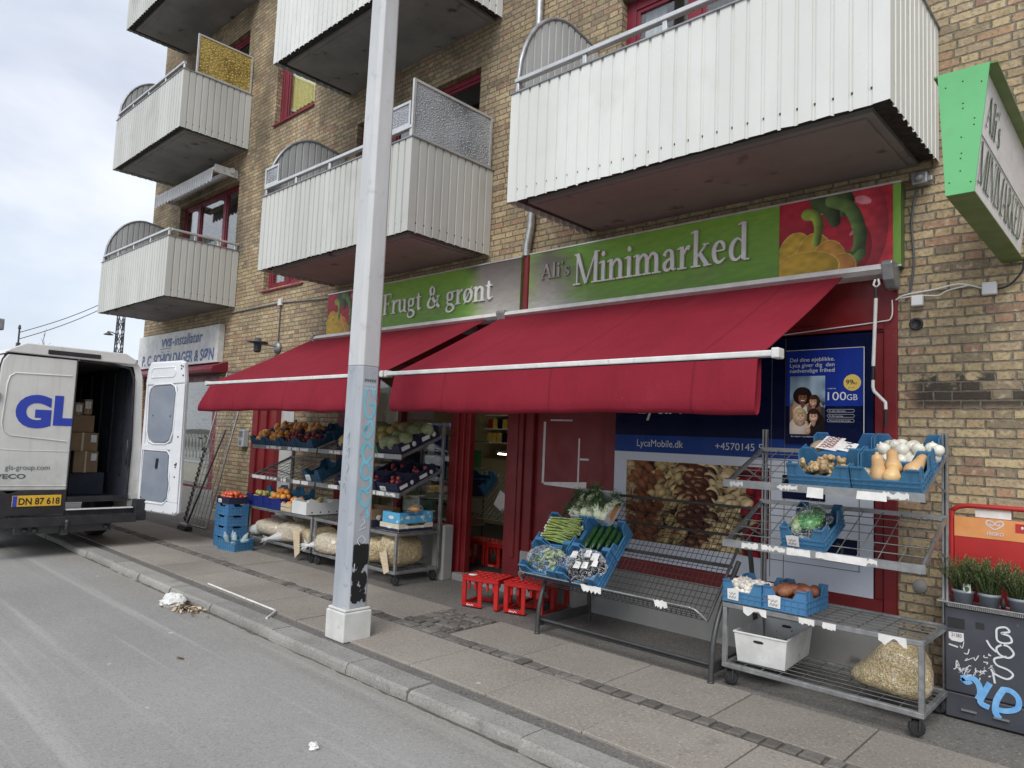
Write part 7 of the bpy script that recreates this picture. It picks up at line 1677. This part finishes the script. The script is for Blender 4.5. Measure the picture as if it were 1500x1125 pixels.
# ------------------------------------------------------------------ red bottle crates, turned upside down
def red_crate():
    t = thing('bottle_crate','','crate',(0,0,0)); W, D, H = .40, .30, .285; m = MB(); w = .045
    for sx in (-1,1):
        for sy in (-1,1): m.box(sx*W/2 if sx < 0 else W/2-w, -W/2+w if sx < 0 else W/2, sy*D/2 if sy < 0 else D/2-w*.7, -D/2+w*.7 if sy < 0 else D/2, .0, H-.05)
    m.box(-W/2,W/2,-D/2,D/2,H-.05,H-.012)
    for sy in (-1,1): y0, y1 = (-D/2,-D/2+.02) if sy < 0 else (D/2-.02,D/2); m.box(-W/2+w,-.022,y0,y1,.0,.036); m.box(-.022,.022,y0,y1,.0,H-.05)
    for sx in (-1,1): x0, x1 = (-W/2,-W/2+.02) if sx < 0 else (W/2-.02,W/2); m.box(x0,x1,-D/2+w*.7,D/2-w*.7,.0,.036)
    m.build('crate_frame','red_crate',t,bevel=.006,seg=1)
    for i in range(1,6):
        for sy in (-1,1):
            if i != 3:
                m = MB(); x = -W/2+W*i/6; y = sy*(D/2-.035); m.prism([(x-.011,H-.051),(x+.011,H-.051),(x+.011,H-.115),(x,H-.135),(x-.011,H-.115)],'y',y-.006,y+.006); m.build('hanging_divider','red_crate',t)
    m = MB()
    for i in range(6):
        for j in range(4):
            cx, cy = -W/2+W*(i+.5)/6, -D/2+D*(j+.5)/4; m.tube([(cx+.028*math.cos(k*.628),cy+.028*math.sin(k*.628),H-.008) for k in range(10)],.006,4,closed=True)
    for i in range(7): m.box(-W/2+W*i/6-.004,-W/2+W*i/6+.004,-D/2,D/2,H-.012,H)
    for j in range(5): m.box(-W/2+.002,W/2-.002,-D/2+(D*j/4)*.98-.004+.003,-D/2+(D*j/4)*.98+.004+.003,H-.012,H-.001)
    m.build('bottle_ring','red_crate',t)
    m = MB(); squig(m,[(-.05,.012),(-.035,.024),(-.03,.010),(-.015,.022),(.0,.010),(.012,.024),(.03,.012)],(-.09,-D/2,0),(1,0,0),(0,0,1),.006,0,.002,4); m.build('logo','ink_white',t)
    return t
RC = red_crate(); RC['category'] = 'bottle crate'; RP = Proto(RC); rg = 'red bottle crates by the door'
r1 = RP.put((-4.86,4.97,0),(0,0,R(14)),'red bottle crate with a white sticker by the door',rg)
RP.put((-4.43,5.10,0),(0,0,R(16)),'red bottle crate nearest the wire table leg',rg)
RP.put((-4.52,5.42,0),(0,0,R(14)),'red bottle crate behind the others, against the red panel',rg)
m = MB(); m.lathe([(0,0),(.045,0),(.042,.003),(0,.004)],14,(-4.955,4.86,.287)); tag(m.build('sticker','paper',origin=(-4.955,4.86,.286)),'white sticker on the red crate by the door','sticker')

# ------------------------------------------------------------------ leaning panel and broom
t = thing('wire_trellis','tall rusty wire grid panel leaning on the bricks beside the plumber window','wire trellis',(-11.5,5.02,0))
m = MB(); A_, B_, C_ = Vector((-11.92,5.0,.0)), Vector((-11.16,5.02,.0)), Vector((-11.95,5.55,2.55))
wiregrid(m,A_,B_,C_,6,22,.006); m.tube([A_,C_],.016,6); m.tube([B_,B_+(C_-A_)],.016,6); m.tube([A_,B_],.012,6); m.tube([C_,B_+(C_-A_)],.012,6); m.build('grid','galv',t)
m = MB(); m.tube([A_.lerp(C_,.02+i*.0075)+Vector((.012*math.sin(i*1.5),-.02+.012*math.cos(i*1.5),0)) for i in range(62)],.016,6); m.tube([A_.lerp(C_,.48)+Vector((x,-.03,z)) for x, z in ((-.08,-.02),(.0,.03),(.09,.0))],.014,6); m.build('chain_cover','black',t)
t = thing('broom','black push broom leaning upside against the wire panel','broom',(-11.19,4.70,0))
m = MB(); m.tube([(-11.19,4.72,.06),(-11.24,5.26,1.56)],.015,8); m.build('handle','black',t)
m = MB(); m.box(-11.33,-11.05,4.66,4.74,.055,.10); m.build('head','galv',t,bevel=.01); m = MB(); m.box(-11.33,-11.05,4.64,4.76,.0,.0545); m.build('bristles','black',t)
m = MB(); m.box(-9.98,-9.62,5.0,5.55,.0,.07); 

# ------------------------------------------------------------------ grey cabinet with rosemary, red ice-cream board
t = thing('metal_cabinet','dark grey cabinet with BOS and blue graffiti at the right edge','cabinet',(-.72,5.22,0))
m = MB(); m.box(-1.072,-.36,5.225,5.60,.155,.665); m.box(-1.072,-.36,5.23,5.60,.0,.150); m.build('body','cabinet',t,bevel=.008)
m = MB(); m.box(-1.055,-.965,5.2205,5.2255,.545,.605); m.box(-.905,-.862,5.2205,5.2255,.565,.600); m.build('vent_plate','black',t)
for xg in (-.985,-.82):
    m = MB(); m.box(xg,xg+.08,5.215,5.2305,.055,.064); m.build('foot_grip','alu_dark',t)
m = MB(); m.poly([(-1.05,.515),(-.97,.520),(-.968,.475),(-.985,.462),(-1.035,.464),(-1.05,.478)],(0,5.2225,0),(1,0,0),(0,0,1)); m.build('sticker','paper',t)
m = MB(); m.text('21383',(-1.035,5.2215,.492),(1,0,0),(0,0,1),size=.022,width=.055); m.build('sticker_lettering','ink_grey',t)
m = MB(); o = (0,5.2245,0); X_, Z_ = (1,0,0), (0,0,1)
for s in ([(-.80,.55),(-.795,.585),(-.755,.60),(-.735,.578),(-.775,.562),(-.735,.552),(-.725,.52),(-.765,.505),(-.795,.515),(-.80,.55)],[(-.765,.50),(-.80,.47),(-.785,.435),(-.74,.425),(-.715,.455),(-.74,.49),(-.775,.495)],[(-.85,.505),(-.83,.47),(-.80,.445)],[(-.75,.43),(-.81,.405),(-.80,.37),(-.745,.355),(-.72,.33),(-.75,.30),(-.81,.315),(-.83,.34)],[(-.82,.32),(-.81,.26)]): squig(m,s,o,X_,Z_,.011,0,.0022)
qq = random.Random(7)
for i in range(34): x = qq.uniform(-1.02,-.82); z = qq.uniform(.27,.46) if i > 10 else qq.uniform(.285,.31); squig(m,[(x,z),(x+qq.uniform(-.02,.02),z+qq.uniform(-.02,.02)),(x+qq.uniform(-.02,.03),z+qq.uniform(-.03,.03))],o,X_,Z_,qq.uniform(.002,.006),0,.002,3)
m.add([(-1.05,5.2215,.443),(-1.0,5.2215,.435),(-1.0,5.2215,.425),(-1.05,5.2215,.434)],[(0,1,2,3)],0)
for s, w in (([(-.985,.245),(-.93,.262),(-.895,.235),(-.885,.18),(-.90,.14)],.034),([(-.835,.255),(-.865,.19),(-.885,.13),(-.84,.11)],.032),([(-.765,.24),(-.80,.17),(-.81,.10),(-.79,.06)],.034),([(-.775,.235),(-.73,.235),(-.695,.20),(-.70,.145),(-.75,.115),(-.80,.11)],.030),([(-.985,.245),(-.955,.225),(-.93,.24)],.022)): squig(m,s,o,X_,Z_,w,1,.0026)
m.build('graffiti',['ink_white','ink_sky'],t)
t = thing('foil_tray','shallow foil tray under the rosemary pots on the cabinet','tray',(-.7,5.35,.67))
m = MB(); rg_ = [(-1.05,5.23,.668),(-1.098,5.185,.715)]
out_ = [(0,0),(1,0),(1,1),(0,1)]
def rc(x0_,x1_,y0_,y1_,z): return [(x0_,y0_,z),(x1_,y0_,z),(x1_,y1_,z),(x0_,y1_,z)]
m.add(rc(-1.05,-.36,5.225,5.50,.668)+rc(-1.085,-.33,5.195,5.53,.705)+rc(-1.105,-.31,5.175,5.55,.707)+rc(-1.105,-.31,5.175,5.55,.702),[(0,1,2,3)]+[(i*4+k,i*4+(k+1)%4,(i+1)*4+(k+1)%4,(i+1)*4+k) for i in range(3) for k in range(4)])
for i in range(70): x = -1.05+.70*i/70; m.box(x,x+.004,5.205,5.2105,.674,.700)
m.build('tray_wall','foil',t)
def rosemary(seed):
    t = thing('rosemary_pot','','potted plant',(0,0,0)); q = random.Random(seed)
    m = MB(); m.lathe([(.045,.0),(.058,.085),(.064,.087),(.065,.105),(.058,.105),(.055,.088),(0,.088)],20); m.build('pot','pot',t)
    m = MB(); m.lathe([(0,.0895),(.056,.0895)],12); m.build('soil','soil',t)
    st = MB(); lf = MB()
    for i in range(120):
        a = q.uniform(0,6.28); r = .052*math.sqrt(q.random()); b = Vector((r*math.cos(a),r*math.sin(a),.085)); L = q.uniform(.12,.235); lean = Vector((math.cos(a),math.sin(a),0))*(r*1.5+q.uniform(.0,.055)); pts = [b+lean*(k/5)**1.5+Vector((0,0,L*k/5))+Vector((q.uniform(-.004,.004),q.uniform(-.004,.004),0)) for k in range(6)]
        st.tube(pts,.0016,3)
        n = int(L/.0056)
        for k in range(n):
            u = .10+.90*k/n; j = min(4,int(u*5)); p = pts[j].lerp(pts[j+1],u*5-j); an = k*2.4+i; d = Vector((math.cos(an),math.sin(an),q.uniform(.5,1.2))).normalized(); ll = q.uniform(.020,.036)*(1.1-.35*u); s = d.cross(Vector((0,0,1))).normalized()*.0021
            lf.add([p-s,p+s,p+d*ll*.6+s*.9,p+d*ll,p+d*ll*.6-s*.9],[(0,1,2,3,4)])
    st.build('stem','stem',t); lf.build('foliage','rosemary',t); return t
for i, (x, y, lb) in enumerate(((-.985,5.31,'leftmost rosemary pot with a plant tag on the cabinet'),(-.845,5.30,'middle rosemary pot on the cabinet'),(-.69,5.29,'right hand rosemary pot at the edge of the photo'))):
    p = rosemary(90+i); p.location = (x,y,.672); p['label'] = lb; p['group'] = 'rosemary pots on the cabinet'; p.rotation_euler = (0,0,i*1.3); p.scale = (1.0,1.0,.98)
    if i == 0:
        m = MB(); m.add([(.010,-.062,.095),(.050,-.052,.095),(.050,-.055,.150),(.010,-.065,.150)],[(0,1,2,3)],0); m.poly([(.018+.006*math.cos(k*.8)*2+.012,.118+.016*math.sin(k*.8)) for k in range(8)],(0,-.066,0),(1,0.25,0),(0,0,1),1,.003); m.build('plant_tag',['paper','green_leaf'],p)
m = MB(); m.lathe([(.0,0),(.012,0),(.012,.04),(.006,.055),(.006,.062),(0,.062)],10,(-.765,5.235,.705)); tag(m.build('small_bottle','black',origin=(-.765,5.235,.672)),'tiny dark bottle between the rosemary pots','bottle')
t = thing('ice_cream_board','red tube framed ice cream board reading FRISKO behind the rosemary','sign board',(-.7,5.50,0))
m = MB(); m.tube(_sm([(-1.088,5.52,.0),(-1.088,5.52,.6),(-1.088,5.52,1.20),(-1.078,5.52,1.255),(-1.02,5.52,1.285),(-.9,5.52,1.29),(-.4,5.52,1.29),(-.32,5.52,1.27),(-.30,5.52,1.2),(-.30,5.52,.0)],5),.016,10); m.build('frame','board_red',t)
m = MB(); m.box(-1.07,-.315,5.505,5.53,.30,1.085); m.build('panel','board_red',t); m = MB(); m.box(-1.07,-.315,5.503,5.53,1.0875,1.215); m.build('orange_strip','board_orange',t)
m = MB(); m.box(-.955,-.76,5.525,5.53,1.22,1.272); m.build('paper_strip','paper',t)
m = MB(); o = (-.845,5.503,1.175)
for s in (1,-1):
    m.strip([(p[0]*s,p[1],p[2]) for p in _sm([(.0,-.026,.007),(.030,-.006,.008),(.046,.014,.008),(.036,.030,.008),(.012,.024,.007),(.0,.010,.006),(.018,.0,.006),(.028,.012,.005)],5)],o,(1,0,0),(0,0,1),0,.002+.0004*(s > 0))
m.text('FRISKO',(-.888,5.503,1.112),(1,0,0),(0,0,1),size=.022,width=.09,bold=.02); m.build('logo','ink_white',t)
m = MB(); m.box(-.735,-.60,5.5,5.5025,1.145,1.20,0); m.ball((-.70,5.4995,1.175),(.008,.002,.010),None,8,6,1); m.build('red_label',['board_red','ink_white'],t)

# ------------------------------------------------------------------ inside the doorway
t = thing('wall_shelf','shelves of hanging packets on the back wall seen through the door','shelf',(-7.9,8.9,1.3))
m = MB()
for z in (1.52,1.76,2.0): m.box(-9.0,-7.45,8.95,9.29,z,z+.02)
m.build('shelf_board','white',t)
q2 = random.Random(3)
for z, n in ((1.54,12),(1.78,12)):
    for i in range(n):
        x = -8.95+1.45*i/n; m = MB(); m.prism([(x,z),(x+.09,z),(x+.085,z+.15),(x+.045,z+.17),(x+.005,z+.15)],'y',8.98,9.03); c = q2.random(); tag(m.build('food_packet','ink_yellow' if c < .6 else ('film_navy' if c < .8 else 'board_red'),origin=(x,8.98,z)),'small food packet on the wall shelf inside the door','packet','packets on the wall shelf')
t = thing('seen_or_added_lamp','lit fluorescent tube inside the shop doorway','lamp',(-7.1,7.6,1.4))
m = MB(); m.box(-7.22,-7.06,7.48,7.52,1.372,1.39); m.build('tube','lamp_on',t); m = MB(); m.box(-7.24,-7.04,7.47,7.53,1.391,1.42); m.build('housing','white',t)
t = thing('seen_or_added_lamp', 'added strip lamp brightening the shop, unseen behind the door head', 'lamp', (-7.0,7.4,2.85))  # added, unseen lamp that brightens the shop interior
m = MB(); m.box(-7.9,-6.1,7.36,7.44,2.80,2.83); m.build('tube','lamp_on',t); m = MB(); m.box(-7.95,-6.05,7.33,7.47,2.831,2.895); m.build('housing','white',t)
t = thing('wire_basket_stand','slanting wire basket stand just inside the door','basket stand',(-6.2,6.4,.06))
m = MB(); wiregrid(m,(-6.75,6.15,.62),(-5.75,6.15,.62),(-6.75,6.75,1.15),14,10,.005); m.build('mesh','galv',t); m = MB()
for x in (-6.75,-5.75): m.tube([(x,6.15,.06),(x,6.15,.62),(x,6.75,1.15),(x,6.75,.06)],.012,6)
m.build('frame','steel_dark',t)
Cq = TM((-6.55,6.50,.98),R(42),0,0); big.put(Cq,'blue crate tilted on the basket stand inside the door',BC)
m = MB(); m.add([(-6.1,6.28,.80),(-5.98,6.26,.98),(-5.86,6.3,.90),(-5.98,6.32,.70)],[(0,1,2,3)]); tag(m.build('price_sheet','paper',origin=(-6,6.3,.7)),'white price sheet hanging on the basket stand inside','paper')
for i in range(2): RP.put((-6.35+.42*i,6.35,.06),(0,0,.1*i),('red crate under the basket stand, left one inside the door','red crate under the basket stand, right one inside the door')[i],'red crates inside the shop')
# posters and shelves seen through the shop window
for x0_, x1_, z0, z1, mt, lb in ((-6.75,-6.35,1.05,1.62,'poster_blue','blue offer poster hung inside the shop window'),(-7.1,-6.62,1.80,2.05,'paper','white notice at the top of the shop window')):
    m = MB(); m.box(x0_,x1_,5.70,5.704,z0,z1); p = m.build('window_poster',mt,origin=(x0_,5.7,z0)); tag(p,lb,'poster')
    if mt == 'poster_blue':
        m = MB(); m.quad((x0_+.05,5.6985,z0+.28),(x0_+.17,5.6985,z0+.28),(x0_+.17,5.6985,z0+.46),(x0_+.05,5.6985,z0+.46)); m.text('100GB',(x0_+.2,5.699,z0+.26),(1,0,0),(0,0,1),size=.05,width=.16); m.build('lettering','ink_white',p)
t = thing('window_shelf','metal shelving with dark goods behind the shop window','shelf',(-7.2,6.2,.06))
m = MB()
for z in (.5,.85,1.2,1.55): m.box(-8.1,-6.4,6.05,6.45,z,z+.02)
for x in (-8.1,-7.25,-6.43): m.box(x,x+.03,6.04,6.07,.06,1.9)
m.build('shelving','galv',t)
for k, z in enumerate((.52,.87,1.22)):
    for i in range(5): x = -8.0+.33*i; m = MB(); m.box(x,x+q2.uniform(.2,.29),6.12,6.4,z,z+q2.uniform(.12,.25)); tag(m.build('stock_box',q2.choice(['navy_box','carton','cream','green_box']),origin=(x,6.12,z)),'stock box on the shelving behind the shop window','box','stock boxes behind the window')
# behind the plumber's window: plant, counter and curtain added in place of reflections
t = thing('folding_lattice','pale folding lattice standing inside the plumber window','lattice',(-13.4,6.4,.34))
m = MB()
for i in range(9): m.bar((-14.2+.15*i,5.79,.97),(-14.05+.15*i,5.79,1.45),.02,.012); m.bar((-14.05+.15*i,5.805,.97),(-14.2+.15*i,5.805,1.45),.02,.012)
for x in (-14.25,-12.85): m.box(x,x+.03,5.775,5.815,.951,1.5)
m.build('lattice','white',t)
t = thing('added_plant','dark green pot plant added inside the plumber window in place of a reflection','plant',(-12.95,5.98,.952))
m = MB(); m.lathe([(.09,.0),(.12,.2),(0,.2)],14,(-12.95,5.98,.952)); m.build('pot','pot',t)
m = MB(); q2 = random.Random(2)
for i in range(160):
    c = Vector((-12.95,5.93,1.45))+Vector((q2.gauss(0,.13),q2.gauss(0,.13),q2.gauss(0,.22))); M3 = rotm(q2.uniform(-1,1),q2.uniform(-1,1),q2.uniform(0,6)); m.add([c+M3@Vector(p) for p in ((-.05,0,0),(0,-.02,.005),(.06,0,0),(0,.02,.005))],[(0,1,2,3)])
m.build('foliage','green_leaf',t)
t = thing('added_counter','pale wooden counter added low behind the plumber window in place of a reflection','counter',(-14.3,5.95,.34))
m = MB(); m.box(-15.9,-13.0,5.76,6.3,.345,.92); m.build('front','wood',t); m = MB(); m.box(-15.92,-12.98,5.74,6.32,.9205,.95); m.build('top','white',t)
t = thing('added_curtain','pale curtain added at the left side of the plumber window in place of a reflection','curtain',(-15.5,5.85,.6))
m = MB()
for i in range(24): a = -15.93+.8*i/24; b = -15.93+.8*(i+1)/24; m.quad((a,5.755+.012*math.sin(i*1.7),.55),(b,5.755+.012*math.sin((i+1)*1.7),.55),(b,5.755+.012*math.sin((i+1)*1.7),2.42),(a,5.755+.012*math.sin(i*1.7),2.42))
m.build('cloth','curtain',t)
